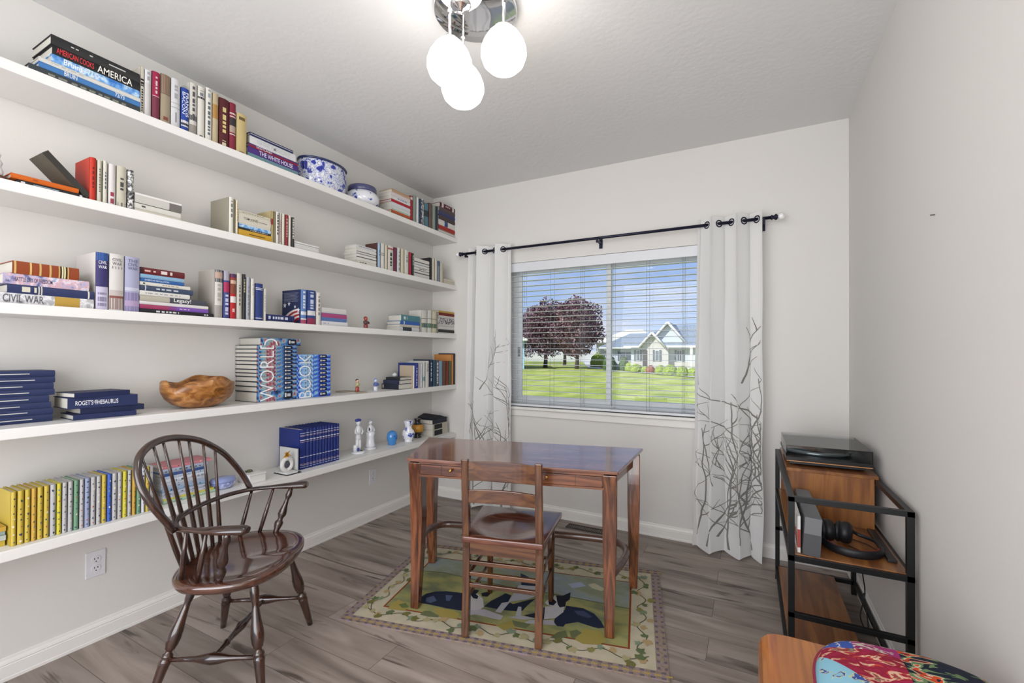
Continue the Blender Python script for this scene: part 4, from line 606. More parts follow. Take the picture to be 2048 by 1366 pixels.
{'k': 'S', 'x': 0.205, 'y0': -1.811, 'y1': -1.5669, 'z': 1.139, 'h': 0.0274, 'l': "photo spined reference volume, tenth from top in fourth shelf's WORLD stack", 'g': "books in fourth shelf's WORLD stack", 'c': '#3c5c80', 'd': 0.2, 'art': 'reef', 'word': 'WORLD', 'dark': 1, 'num': 1},
{'k': 'S', 'x': 0.205, 'y0': -1.812, 'y1': -1.5671, 'z': 1.167, 'h': 0.0194, 'l': "photo spined reference volume, ninth from top in fourth shelf's WORLD stack", 'g': "books in fourth shelf's WORLD stack", 'c': '#3c5c80', 'd': 0.2, 'art': 'reef', 'word': 'WORLD', 'dark': 1, 'num': 1},
{'k': 'S', 'x': 0.205, 'y0': -1.812, 'y1': -1.5673, 'z': 1.187, 'h': 0.0204, 'l': "photo spined reference volume, eighth from top in fourth shelf's WORLD stack", 'g': "books in fourth shelf's WORLD stack", 'c': '#3c5c80', 'd': 0.2, 'art': 'reef', 'word': 'WORLD', 'dark': 1, 'num': 1},
{'k': 'S', 'x': 0.205, 'y0': -1.812, 'y1': -1.5676, 'z': 1.208, 'h': 0.0254, 'l': "photo spined reference volume, seventh from top in fourth shelf's WORLD stack", 'g': "books in fourth shelf's WORLD stack", 'c': '#3c5c80', 'd': 0.2, 'art': 'reef', 'word': 'WORLD', 'dark': 1, 'num': 1},
{'k': 'S', 'x': 0.205, 'y0': -1.812, 'y1': -1.5678, 'z': 1.234, 'h': 0.0204, 'l': "photo spined reference volume, sixth from top in fourth shelf's WORLD stack", 'g': "books in fourth shelf's WORLD stack", 'c': '#3c5c80', 'd': 0.2, 'art': 'reef', 'word': 'WORLD', 'dark': 1, 'num': 1},
{'k': 'S', 'x': 0.205, 'y0': -1.812, 'y1': -1.568, 'z': 1.255, 'h': 0.0214, 'l': "photo spined reference volume, fifth from top in fourth shelf's WORLD stack", 'g': "books in fourth shelf's WORLD stack", 'c': '#3c5c80', 'd': 0.2, 'art': 'reef', 'word': 'WORLD', 'dark': 1, 'num': 1},
{'k': 'S', 'x': 0.205, 'y0': -1.813, 'y1': -1.5683, 'z': 1.277, 'h': 0.0214, 'l': "photo spined reference volume, fourth from top in fourth shelf's WORLD stack", 'g': "books in fourth shelf's WORLD stack", 'c': '#3c5c80', 'd': 0.2, 'art': 'reef', 'word': 'WORLD', 'dark': 1, 'num': 1},
{'k': 'S', 'x': 0.205, 'y0': -1.813, 'y1': -1.5685, 'z': 1.299, 'h': 0.0214, 'l': "photo spined reference volume, third from top in fourth shelf's WORLD stack", 'g': "books in fourth shelf's WORLD stack", 'c': '#3c5c80', 'd': 0.2, 'art': 'reef', 'word': 'WORLD', 'dark': 1, 'num': 1},
{'k': 'S', 'x': 0.205, 'y0': -1.813, 'y1': -1.5687, 'z': 1.321, 'h': 0.0214, 'l': "photo spined reference volume, second from top in fourth shelf's WORLD stack", 'g': "books in fourth shelf's WORLD stack", 'c': '#3c5c80', 'd': 0.2, 'art': 'reef', 'word': 'WORLD', 'dark': 1, 'num': 1},
{'k': 'S', 'x': 0.205, 'y0': -1.791, 'y1': -1.542, 'z': 1.343, 'h': 0.0414, 'l': "photo spined reference volume, topmost in fourth shelf's WORLD stack", 'g': "books in fourth shelf's WORLD stack", 'c': '#3c5c80', 'd': 0.2, 'art': 'reef', 'word': 'WORLD', 'dark': 1, 'num': 1},
{'k': 'S', 'x': 0.205, 'y0': -1.566, 'y1': -1.3205, 'z': 1.0255, 'h': 0.0339, 'l': "blue photo spined reference volume, bottom one in fourth shelf's BOOK stack", 'g': "books in fourth shelf's BOOK stack", 'c': '#3a6ac8', 'd': 0.2, 'art': 'reef2', 'word': 'BOOK', 'dark': 1, 'num': 1},
{'k': 'S', 'x': 0.205, 'y0': -1.566, 'y1': -1.3207, 'z': 1.06, 'h': 0.0254, 'l': "blue photo spined reference volume, ninth from top in fourth shelf's BOOK stack", 'g': "books in fourth shelf's BOOK stack", 'c': '#3a6ac8', 'd': 0.2, 'art': 'reef2', 'word': 'BOOK', 'dark': 1, 'num': 1},
{'k': 'S', 'x': 0.205, 'y0': -1.566, 'y1': -1.321, 'z': 1.086, 'h': 0.0244, 'l': "blue photo spined reference volume, eighth from top in fourth shelf's BOOK stack", 'g': "books in fourth shelf's BOOK stack", 'c': '#3a6ac8', 'd': 0.2, 'art': 'reef2', 'word': 'BOOK', 'dark': 1, 'num': 1},
{'k': 'S', 'x': 0.205, 'y0': -1.567, 'y1': -1.3212, 'z': 1.111, 'h': 0.0254, 'l': "blue photo spined reference volume, seventh from top in fourth shelf's BOOK stack", 'g': "books in fourth shelf's BOOK stack", 'c': '#3a6ac8', 'd': 0.2, 'art': 'reef2', 'word': 'BOOK', 'dark': 1, 'num': 1},
{'k': 'S', 'x': 0.205, 'y0': -1.567, 'y1': -1.3215, 'z': 1.137, 'h': 0.0244, 'l': "blue photo spined reference volume, sixth from top in fourth shelf's BOOK stack", 'g': "books in fourth shelf's BOOK stack", 'c': '#3a6ac8', 'd': 0.2, 'art': 'reef2', 'word': 'BOOK', 'dark': 1, 'num': 1},
{'k': 'S', 'x': 0.205, 'y0': -1.567, 'y1': -1.3218, 'z': 1.162, 'h': 0.0254, 'l': "blue photo spined reference volume, fifth from top in fourth shelf's BOOK stack", 'g': "books in fourth shelf's BOOK stack", 'c': '#3a6ac8', 'd': 0.2, 'art': 'reef2', 'word': 'BOOK', 'dark': 1, 'num': 1},
{'k': 'S', 'x': 0.205, 'y0': -1.567, 'y1': -1.322, 'z': 1.188, 'h': 0.0264, 'l': "blue photo spined reference volume, fourth from top in fourth shelf's BOOK stack", 'g': "books in fourth shelf's BOOK stack", 'c': '#3a6ac8', 'd': 0.2, 'art': 'reef2', 'word': 'BOOK', 'dark': 1, 'num': 1},
{'k': 'S', 'x': 0.205, 'y0': -1.568, 'y1': -1.3223, 'z': 1.215, 'h': 0.0244, 'l': "blue photo spined reference volume, third from top in fourth shelf's BOOK stack", 'g': "books in fourth shelf's BOOK stack", 'c': '#3a6ac8', 'd': 0.2, 'art': 'reef2', 'word': 'BOOK', 'dark': 1, 'num': 1},
{'k': 'S', 'x': 0.205, 'y0': -1.568, 'y1': -1.3226, 'z': 1.24, 'h': 0.0264, 'l': "blue photo spined reference volume, second from top in fourth shelf's BOOK stack", 'g': "books in fourth shelf's BOOK stack", 'c': '#3a6ac8', 'd': 0.2, 'art': 'reef2', 'word': 'BOOK', 'dark': 1, 'num': 1},
{'k': 'S', 'x': 0.205, 'y0': -1.568, 'y1': -1.3228, 'z': 1.267, 'h': 0.0244, 'l': "blue photo spined reference volume, topmost in fourth shelf's BOOK stack", 'g': "books in fourth shelf's BOOK stack", 'c': '#3a6ac8', 'd': 0.2, 'art': 'reef2', 'word': 'BOOK', 'dark': 1, 'num': 1},
{'k': 'U', 'x': 0.262, 'y0': -0.5776, 'y1': -0.5616, 'z': 1.0255, 'h': 0.1805, 'd': 0.14, 'c': '#e8e4de', 'l': "thin white book, first from left in fourth shelf's corner row", 'g': "books in fourth shelf's corner row", 'side': '#c9b49a'},
{'k': 'U', 'x': 0.262, 'y0': -0.5584, 'y1': -0.5173, 'z': 1.0255, 'h': 0.2005, 'd': 0.17, 'c': '#3440a0', 'l': "blue book, second from left in fourth shelf's corner row", 'g': "books in fourth shelf's corner row", 'side': '#2c3f86', 'j': (('#c8ccec', 0.1, 0.8, 0.3),)},
{'k': 'U', 'x': 0.262, 'y0': -0.5135, 'y1': -0.4945, 'z': 1.0255, 'h': 0.1955, 'd': 0.17, 'c': '#c8b8c4', 'l': "thin pinkish book, third from left in fourth shelf's corner row", 'g': "books in fourth shelf's corner row"},
{'k': 'U', 'x': 0.262, 'y0': -0.4906, 'y1': -0.4651, 'z': 1.0255, 'h': 0.1955, 'd': 0.17, 'c': '#dfe2e0', 'l': "white book, fourth from left in fourth shelf's corner row", 'g': "books in fourth shelf's corner row", 'j': (('#b8c4d0', 0.2, 0.9, 0.3),)},
{'k': 'U', 'x': 0.262, 'y0': -0.4618, 'y1': -0.4302, 'z': 1.0255, 'h': 0.2065, 'd': 0.17, 'c': '#d9dcd8', 'l': "pale grey book, fifth from left in fourth shelf's corner row", 'g': "books in fourth shelf's corner row", 'b': (('#5f96a0', 0.25, 0.42),)},
{'k': 'U', 'x': 0.262, 'y0': -0.4262, 'y1': -0.3797, 'z': 1.0255, 'h': 0.2145, 'd': 0.17, 'c': '#e0dcd4', 'l': "white book lettered TITUS, sixth from left in fourth shelf's corner row", 'g': "books in fourth shelf's corner row", 't': (('TITUS', 0.9, 0.3, '#4a4f5c', 0.5, 0.5),)},
{'k': 'U', 'x': 0.262, 'y0': -0.3756, 'y1': -0.3306, 'z': 1.0255, 'h': 0.2265, 'd': 0.17, 'c': '#2a3856', 'l': "navy book, seventh from left in fourth shelf's corner row", 'g': "books in fourth shelf's corner row", 'j': (('#c8ccd4', 0.2, 0.9, 0.3),)},
{'k': 'U', 'x': 0.262, 'y0': -0.3264, 'y1': -0.2865, 'z': 1.0255, 'h': 0.2215, 'd': 0.17, 'c': '#2d566c', 'l': "teal blue book, eighth from left in fourth shelf's corner row", 'g': "books in fourth shelf's corner row"},
{'k': 'U', 'x': 0.262, 'y0': -0.283, 'y1': -0.2485, 'z': 1.0255, 'h': 0.2215, 'd': 0.17, 'c': '#5f666c', 'l': "black and white lettered book, ninth from left in fourth shelf's corner row", 'g': "books in fourth shelf's corner row", 'j': (('#e2e2e2', 0.1, 0.9, 0.6),)},
{'k': 'U', 'x': 0.262, 'y0': -0.2442, 'y1': -0.1934, 'z': 1.0255, 'h': 0.2125, 'd': 0.17, 'c': '#86a4be', 'l': "light steel blue book, tenth from left in fourth shelf's corner row", 'g': "books in fourth shelf's corner row"},
{'k': 'U', 'x': 0.262, 'y0': -0.189, 'y1': -0.1464, 'z': 1.0255, 'h': 0.2115, 'd': 0.17, 'c': '#74503e', 'l': "brown book, eleventh from left in fourth shelf's corner row", 'g': "books in fourth shelf's corner row"},
{'k': 'U', 'x': 0.262, 'y0': -0.142, 'y1': -0.1059, 'z': 1.0255, 'h': 0.2115, 'd': 0.17, 'c': '#8c3a2c', 'l': "rust red book, twelfth from left in fourth shelf's corner row", 'g': "books in fourth shelf's corner row"},
{'k': 'U', 'x': 0.262, 'y0': -0.1014, 'y1': -0.0638, 'z': 1.0255, 'h': 0.2105, 'd': 0.17, 'c': '#5c6a4c', 'l': "olive green book, thirteenth from left in fourth shelf's corner row", 'g': "books in fourth shelf's corner row"},
{'k': 'U', 'x': 0.262, 'y0': -0.06, 'y1': -0.0325, 'z': 1.0255, 'h': 0.2685, 'd': 0.2, 'c': '#d08a4c', 'l': "tall orange tan book, fourteenth from left in fourth shelf's corner row", 'g': "books in fourth shelf's corner row", 'side': '#e0964e'},
{'k': 'U', 'x': 0.262, 'y0': -0.0279, 'y1': -0.0109, 'z': 1.0255, 'h': 0.2775, 'd': 0.17, 'c': '#2a2e3c', 'l': "thin tall dark book, fifteenth from left in fourth shelf's corner row", 'g': "books in fourth shelf's corner row"},
{'k': 'U', 'x': 0.235, 'y0': -2.7498, 'y1': -2.7342, 'z': 0.5931, 'h': 0.196, 'd': 0.13, 'c': '#cfb43c', 'l': "slim yellow picture book, first from left in lowest shelf's long upright row", 'g': "slim picture books in lowest shelf's long row", 'spots': 1},
{'k': 'U', 'x': 0.235, 'y0': -2.7334, 'y1': -2.715, 'z': 0.5931, 'h': 0.196, 'd': 0.13, 'c': '#cfb43c', 'l': "slim yellow picture book, second from left in lowest shelf's long upright row", 'g': "slim picture books in lowest shelf's long row", 'spots': 2},
{'k': 'U', 'x': 0.235, 'y0': -2.7142, 'y1': -2.698, 'z': 0.5931, 'h': 0.196, 'd': 0.13, 'c': '#cfb43c', 'l': "slim yellow picture book, third from left in lowest shelf's long upright row", 'g': "slim picture books in lowest shelf's long row", 'spots': 3},
{'k': 'U', 'x': 0.235, 'y0': -2.6972, 'y1': -2.682, 'z': 0.5931, 'h': 0.196, 'd': 0.13, 'c': '#d0a43a', 'l': "slim orange yellow picture book, fourth from left in lowest shelf's long upright row", 'g': "slim picture books in lowest shelf's long row", 'spots': 4},
{'k': 'U', 'x': 0.235, 'y0': -2.6812, 'y1': -2.6644, 'z': 0.5931, 'h': 0.196, 'd': 0.13, 'c': '#cfb43c', 'l': "slim yellow picture book, fifth from left in lowest shelf's long upright row", 'g': "slim picture books in lowest shelf's long row", 'spots': 5},
{'k': 'U', 'x': 0.235, 'y0': -2.6636, 'y1': -2.6472, 'z': 0.5931, 'h': 0.196, 'd': 0.13, 'c': '#cfb43c', 'l': "slim yellow picture book, sixth from left in lowest shelf's long upright row", 'g': "slim picture books in lowest shelf's long row", 'spots': 6},
{'k': 'U', 'x': 0.235, 'y0': -2.6464, 'y1': -2.6282, 'z': 0.5931, 'h': 0.196, 'd': 0.13, 'c': '#b9b8ba', 'l': "slim grey picture book, seventh from left in lowest shelf's long upright row", 'g': "slim picture books in lowest shelf's long row", 'spots': 7},
{'k': 'U', 'x': 0.235, 'y0': -2.6274, 'y1': -2.6125, 'z': 0.5931, 'h': 0.196, 'd': 0.13, 'c': '#d8cc34', 'l': "slim bright yellow picture book, eighth from left in lowest shelf's long upright row", 'g': "slim picture books in lowest shelf's long row", 'spots': 8},
{'k': 'U', 'x': 0.235, 'y0': -2.6117, 'y1': -2.5958, 'z': 0.5931, 'h': 0.196, 'd': 0.13, 'c': '#b9b8ba', 'l': "slim grey picture book, ninth from left in lowest shelf's long upright row", 'g': "slim picture books in lowest shelf's long row", 'spots': 9},
{'k': 'U', 'x': 0.235, 'y0': -2.595, 'y1': -2.5788, 'z': 0.5931, 'h': 0.196, 'd': 0.13, 'c': '#b9b8ba', 'l': "slim grey picture book, tenth from left in lowest shelf's long upright row", 'g': "slim picture books in lowest shelf's long row", 'spots': 10},
{'k': 'U', 'x': 0.235, 'y0': -2.578, 'y1': -2.5614, 'z': 0.5931, 'h': 0.196, 'd': 0.13, 'c': '#6fa07c', 'l': "slim green picture book, eleventh from left in lowest shelf's long upright row", 'g': "slim picture books in lowest shelf's long row", 'spots': 11},
{'k': 'U', 'x': 0.235, 'y0': -2.5606, 'y1': -2.5455, 'z': 0.5931, 'h': 0.196, 'd': 0.13, 'c': '#b9b8ba', 'l': "slim grey picture book, twelfth from left in lowest shelf's long upright row", 'g': "slim picture books in lowest shelf's long row", 'spots': 12},
{'k': 'U', 'x': 0.235, 'y0': -2.5447, 'y1': -2.5269, 'z': 0.5931, 'h': 0.196, 'd': 0.13, 'c': '#95a0c4', 'l': "slim lavender blue picture book, thirteenth from left in lowest shelf's long upright row", 'g': "slim picture books in lowest shelf's long row", 'spots': 13},
{'k': 'U', 'x': 0.235, 'y0': -2.5261, 'y1': -2.5087, 'z': 0.5931, 'h': 0.196, 'd': 0.13, 'c': '#b9b8ba', 'l': "slim grey picture book, fourteenth from left in lowest shelf's long upright row", 'g': "slim picture books in lowest shelf's long row", 'spots': 14},
{'k': 'U', 'x': 0.235, 'y0': -2.5079, 'y1': -2.4918, 'z': 0.5931, 'h': 0.196, 'd': 0.13, 'c': '#b9b8ba', 'l': "slim grey picture book, fifteenth from left in lowest shelf's long upright row", 'g': "slim picture books in lowest shelf's long row", 'spots': 15},
{'k': 'U', 'x': 0.235, 'y0': -2.491, 'y1': -2.4738, 'z': 0.5931, 'h': 0.196, 'd': 0.13, 'c': '#cfb43c', 'l': "slim yellow picture book, sixteenth from left in lowest shelf's long upright row", 'g': "slim picture books in lowest shelf's long row", 'spots': 16},
{'k': 'U', 'x': 0.235, 'y0': -2.473, 'y1': -2.4572, 'z': 0.5931, 'h': 0.196, 'd': 0.13, 'c': '#3a63c8', 'l': "slim bright blue picture book, seventeenth from left in lowest shelf's long upright row", 'g': "slim picture books in lowest shelf's long row", 'spots': 17},
{'k': 'U', 'x': 0.235, 'y0': -2.4564, 'y1': -2.4386, 'z': 0.5931, 'h': 0.196, 'd': 0.13, 'c': '#b9b8ba', 'l': "slim grey picture book, eighteenth from left in lowest shelf's long upright row", 'g': "slim picture books in lowest shelf's long row", 'spots': 18},
{'k': 'U', 'x': 0.235, 'y0': -2.4378, 'y1': -2.4214, 'z': 0.5931, 'h': 0.196, 'd': 0.13, 'c': '#b9b8ba', 'l': "slim grey picture book, nineteenth from left in lowest shelf's long upright row", 'g': "slim picture books in lowest shelf's long row", 'spots': 19},
{'k': 'U', 'x': 0.235, 'y0': -2.4206, 'y1': -2.404, 'z': 0.5931, 'h': 0.196, 'd': 0.13, 'c': '#d8cc34', 'l': "slim bright yellow picture book, twentieth from left in lowest shelf's long upright row", 'g': "slim picture books in lowest shelf's long row", 'spots': 20},
{'k': 'U', 'x': 0.235, 'y0': -2.4032, 'y1': -2.388, 'z': 0.5931, 'h': 0.196, 'd': 0.13, 'c': '#b9b8ba', 'l': "slim grey picture book, twenty-first from left in lowest shelf's long upright row", 'g': "slim picture books in lowest shelf's long row", 'spots': 21},
{'k': 'U', 'x': 0.235, 'y0': -2.3872, 'y1': -2.3718, 'z': 0.5931, 'h': 0.196, 'd': 0.13, 'c': '#d0a43a', 'l': "slim orange yellow picture book, twenty-second from left in lowest shelf's long upright row", 'g': "slim picture books in lowest shelf's long row", 'spots': 22},
{'k': 'U', 'x': 0.235, 'y0': -2.371, 'y1': -2.3545, 'z': 0.5931, 'h': 0.196, 'd': 0.13, 'c': '#6fa07c', 'l': "slim green picture book, twenty-third from left in lowest shelf's long upright row", 'g': "slim picture books in lowest shelf's long row", 'spots': 23},
{'k': 'U', 'x': 0.235, 'y0': -2.3537, 'y1': -2.3387, 'z': 0.5931, 'h': 0.196, 'd': 0.13, 'c': '#cdcdd4', 'l': "slim white picture book, twenty-fourth from left in lowest shelf's long upright row", 'g': "slim picture books in lowest shelf's long row", 'spots': 24},
{'k': 'U', 'x': 0.235, 'y0': -2.3379, 'y1': -2.3218, 'z': 0.5931, 'h': 0.196, 'd': 0.13, 'c': '#cfb43c', 'l': "slim yellow picture book, twenty-fifth from left in lowest shelf's long upright row", 'g': "slim picture books in lowest shelf's long row", 'spots': 25},
{'k': 'U', 'x': 0.235, 'y0': -2.321, 'y1': -2.3085, 'z': 0.5931, 'h': 0.196, 'd': 0.13, 'c': '#b9b8ba', 'l': "slim grey picture book, twenty-sixth from left in lowest shelf's long upright row", 'g': "slim picture books in lowest shelf's long row", 'spots': 26},
{'k': 'S', 'x': 0.2, 'y0': -2.251, 'y1': -2.0161, 'z': 0.5931, 'h': 0.0143, 'l': "slim spotted picture book, bottom one in lowest shelf's pastel stack", 'g': "books in lowest shelf's pastel stack", 'c': '#a8c8ac', 'd': 0.13, 'spots': 3},
{'k': 'S', 'x': 0.2, 'y0': -2.251, 'y1': -2.0283, 'z': 0.608, 'h': 0.0094, 'l': "slim spotted picture book, eleventh from top in lowest shelf's pastel stack", 'g': "books in lowest shelf's pastel stack", 'c': '#dcd050', 'd': 0.13, 'spots': 5},
{'k': 'S', 'x': 0.2, 'y0': -2.255, 'y1': -2.0523, 'z': 0.618, 'h': 0.0114, 'l': "slim spotted picture book, tenth from top in lowest shelf's pastel stack", 'g': "books in lowest shelf's pastel stack", 'c': '#c8ccd8', 'd': 0.13, 'spots': 7},
{'k': 'S', 'x': 0.2, 'y0': -2.257, 'y1': -2.0596, 'z': 0.63, 'h': 0.0174, 'l': "slim spotted picture book, ninth from top in lowest shelf's pastel stack", 'g': "books in lowest shelf's pastel stack", 'c': '#b4bcd0', 'd': 0.13, 'spots': 9},
{'k': 'S', 'x': 0.2, 'y0': -2.257, 'y1': -2.0574, 'z': 0.648, 'h': 0.0144, 'l': "slim spotted picture book, eighth from top in lowest shelf's pastel stack", 'g': "books in lowest shelf's pastel stack", 'c': '#8fb0d0', 'd': 0.13, 'spots': 2},
{'k': 'S', 'x': 0.2, 'y0': -2.262, 'y1': -2.0575, 'z': 0.663, 'h': 0.0134, 'l': "slim spotted picture book, seventh from top in lowest shelf's pastel stack", 'g': "books in lowest shelf's pastel stack", 'c': '#a8b8d4', 'd': 0.13, 'spots': 4},
{'k': 'S', 'x': 0.2, 'y0': -2.262, 'y1': -2.06, 'z': 0.677, 'h': 0.0114, 'l': "slim spotted picture book, sixth from top in lowest shelf's pastel stack", 'g': "books in lowest shelf's pastel stack", 'c': '#c4cad8', 'd': 0.13, 'spots': 6},
{'k': 'S', 'x': 0.2, 'y0': -2.262, 'y1': -2.0602, 'z': 0.689, 'h': 0.0184, 'l': "slim spotted picture book, fifth from top in lowest shelf's pastel stack", 'g': "books in lowest shelf's pastel stack", 'c': '#cfd6e4', 'd': 0.13, 'spots': 8},
{'k': 'S', 'x': 0.2, 'y0': -2.264, 'y1': -2.0674, 'z': 0.708, 'h': 0.0114, 'l': "slim spotted picture book, fourth from top in lowest shelf's pastel stack", 'g': "books in lowest shelf's pastel stack", 'c': '#b8c8e0', 'd': 0.13, 'spots': 1},
{'k': 'S', 'x': 0.2, 'y0': -2.264, 'y1': -2.0675, 'z': 0.72, 'h': 0.0134, 'l': "slim spotted picture book, third from top in lowest shelf's pastel stack", 'g': "books in lowest shelf's pastel stack", 'c': '#3a5a9c', 'd': 0.13, 'spots': 12},
{'k': 'S', 'x': 0.2, 'y0': -2.256, 'y1': -2.0607, 'z': 0.734, 'h': 0.0204, 'l': "slim spotted picture book, second from top in lowest shelf's pastel stack", 'g': "books in lowest shelf's pastel stack", 'c': '#a8b4cc', 'd': 0.13, 'spots': 13},
{'k': 'S', 'x': 0.2, 'y0': -2.253, 'y1': -2.0418, 'z': 0.755, 'h': 0.0134, 'l': "slim spotted picture book, topmost in lowest shelf's pastel stack", 'g': "books in lowest shelf's pastel stack", 'c': '#d8848c', 'd': 0.13, 'spots': 14},
{'k': 'U', 'x': 0.2, 'y0': -1.537, 'y1': -1.4928, 'z': 0.5931, 'h': 0.241, 'd': 0.19, 'c': '#1f3284', 'l': "dark blue gilt banded volume, first from left in lowest shelf's encyclopedia set", 'g': "volumes in lowest shelf's encyclopedia set", 'b': (('#c9cfe0', 0.9, 0.915), ('#c9cfe0', 0.85, 0.86), ('#c9a0a0', 0.83, 0.84), ('#c9cfe0', 0.72, 0.745), ('#c9a0a0', 0.68, 0.69), ('#d8dcea', 0.3, 0.315), ('#c9a0a0', 0.13, 0.14), ('#c9cfe0', 0.1, 0.11), ('#c9cfe0', 0.05, 0.06))},
{'k': 'U', 'x': 0.2, 'y0': -1.492, 'y1': -1.4697, 'z': 0.5931, 'h': 0.241, 'd': 0.19, 'c': '#1f3284', 'l': "dark blue gilt banded volume, second from left in lowest shelf's encyclopedia set", 'g': "volumes in lowest shelf's encyclopedia set", 'b': (('#c9cfe0', 0.9, 0.915), ('#c9cfe0', 0.85, 0.86), ('#c9a0a0', 0.83, 0.84), ('#c9cfe0', 0.72, 0.745), ('#c9a0a0', 0.68, 0.69), ('#d8dcea', 0.3, 0.315), ('#c9a0a0', 0.13, 0.14), ('#c9cfe0', 0.1, 0.11), ('#c9cfe0', 0.05, 0.06))},
{'k': 'U', 'x': 0.2, 'y0': -1.4689, 'y1': -1.4438, 'z': 0.5931, 'h': 0.241, 'd': 0.19, 'c': '#1f3284', 'l': "dark blue gilt banded volume, third from left in lowest shelf's encyclopedia set", 'g': "volumes in lowest shelf's encyclopedia set", 'b': (('#c9cfe0', 0.9, 0.915), ('#c9cfe0', 0.85, 0.86), ('#c9a0a0', 0.83, 0.84), ('#c9cfe0', 0.72, 0.745), ('#c9a0a0', 0.68, 0.69), ('#d8dcea', 0.3, 0.315), ('#c9a0a0', 0.13, 0.14), ('#c9cfe0', 0.1, 0.11), ('#c9cfe0', 0.05, 0.06))},
{'k': 'U', 'x': 0.2, 'y0': -1.443, 'y1': -1.4208, 'z': 0.5931, 'h': 0.241, 'd': 0.19, 'c': '#1f3284', 'l': "dark blue gilt banded volume, fourth from left in lowest shelf's encyclopedia set", 'g': "volumes in lowest shelf's encyclopedia set", 'b': (('#c9cfe0', 0.9, 0.915), ('#c9cfe0', 0.85, 0.86), ('#c9a0a0', 0.83, 0.84), ('#c9cfe0', 0.72, 0.745), ('#c9a0a0', 0.68, 0.69), ('#d8dcea', 0.3, 0.315), ('#c9a0a0', 0.13, 0.14), ('#c9cfe0', 0.1, 0.11), ('#c9cfe0', 0.05, 0.06))},
{'k': 'U', 'x': 0.2, 'y0': -1.42, 'y1': -1.3985, 'z': 0.5931, 'h': 0.241, 'd': 0.19, 'c': '#1f3284', 'l': "dark blue gilt banded volume, fifth from left in lowest shelf's encyclopedia set", 'g': "volumes in lowest shelf's encyclopedia set", 'b': (('#c9cfe0', 0.9, 0.915), ('#c9cfe0', 0.85, 0.86), ('#c9a0a0', 0.83, 0.84), ('#c9cfe0', 0.72, 0.745), ('#c9a0a0', 0.68, 0.69), ('#d8dcea', 0.3, 0.315), ('#c9a0a0', 0.13, 0.14), ('#c9cfe0', 0.1, 0.11), ('#c9cfe0', 0.05, 0.06))},
{'k': 'U', 'x': 0.2, 'y0': -1.3977, 'y1': -1.376, 'z': 0.5931, 'h': 0.241, 'd': 0.19, 'c': '#1f3284', 'l': "dark blue gilt banded volume, sixth from left in lowest shelf's encyclopedia set", 'g': "volumes in lowest shelf's encyclopedia set", 'b': (('#c9cfe0', 0.9, 0.915), ('#c9cfe0', 0.85, 0.86), ('#c9a0a0', 0.83, 0.84), ('#c9cfe0', 0.72, 0.745), ('#c9a0a0', 0.68, 0.69), ('#d8dcea', 0.3, 0.315), ('#c9a0a0', 0.13, 0.14), ('#c9cfe0', 0.1, 0.11), ('#c9cfe0', 0.05, 0.06))},
{'k': 'U', 'x': 0.2, 'y0': -1.3752, 'y1': -1.355, 'z': 0.5931, 'h': 0.241, 'd': 0.19, 'c': '#1f3284', 'l': "dark blue gilt banded volume, seventh from left in lowest shelf's encyclopedia set", 'g': "volumes in lowest shelf's encyclopedia set", 'b': (('#c9cfe0', 0.9, 0.915), ('#c9cfe0', 0.85, 0.86), ('#c9a0a0', 0.83, 0.84), ('#c9cfe0', 0.72, 0.745), ('#c9a0a0', 0.68, 0.69), ('#d8dcea', 0.3, 0.315), ('#c9a0a0', 0.13, 0.14), ('#c9cfe0', 0.1, 0.11), ('#c9cfe0', 0.05, 0.06))},
{'k': 'U', 'x': 0.2, 'y0': -1.3542, 'y1': -1.3338, 'z': 0.5931, 'h': 0.241, 'd': 0.19, 'c': '#1f3284', 'l': "dark blue gilt banded volume, eighth from left in lowest shelf's encyclopedia set", 'g': "volumes in lowest shelf's encyclopedia set", 'b': (('#c9cfe0', 0.9, 0.915), ('#c9cfe0', 0.85, 0.86), ('#c9a0a0', 0.83, 0.84), ('#c9cfe0', 0.72, 0.745), ('#c9a0a0', 0.68, 0.69), ('#d8dcea', 0.3, 0.315), ('#c9a0a0', 0.13, 0.14), ('#c9cfe0', 0.1, 0.11), ('#c9cfe0', 0.05, 0.06))},
{'k': 'U', 'x': 0.2, 'y0': -1.333, 'y1': -1.3103, 'z': 0.5931, 'h': 0.241, 'd': 0.19, 'c': '#1f3284', 'l': "dark blue gilt banded volume, ninth from left in lowest shelf's encyclopedia set", 'g': "volumes in lowest shelf's encyclopedia set", 'b': (('#c9cfe0', 0.9, 0.915), ('#c9cfe0', 0.85, 0.86), ('#c9a0a0', 0.83, 0.84), ('#c9cfe0', 0.72, 0.745), ('#c9a0a0', 0.68, 0.69), ('#d8dcea', 0.3, 0.315), ('#c9a0a0', 0.13, 0.14), ('#c9cfe0', 0.1, 0.11), ('#c9cfe0', 0.05, 0.06))},
{'k': 'U', 'x': 0.2, 'y0': -1.3095, 'y1': -1.2881, 'z': 0.5931, 'h': 0.241, 'd': 0.19, 'c': '#1f3284', 'l': "dark blue gilt banded volume, tenth from left in lowest shelf's encyclopedia set", 'g': "volumes in lowest shelf's encyclopedia set", 'b': (('#c9cfe0', 0.9, 0.915), ('#c9cfe0', 0.85, 0.86), ('#c9a0a0', 0.83, 0.84), ('#c9cfe0', 0.72, 0.745), ('#c9a0a0', 0.68, 0.69), ('#d8dcea', 0.3, 0.315), ('#c9a0a0', 0.13, 0.14), ('#c9cfe0', 0.1, 0.11), ('#c9cfe0', 0.05, 0.06))},
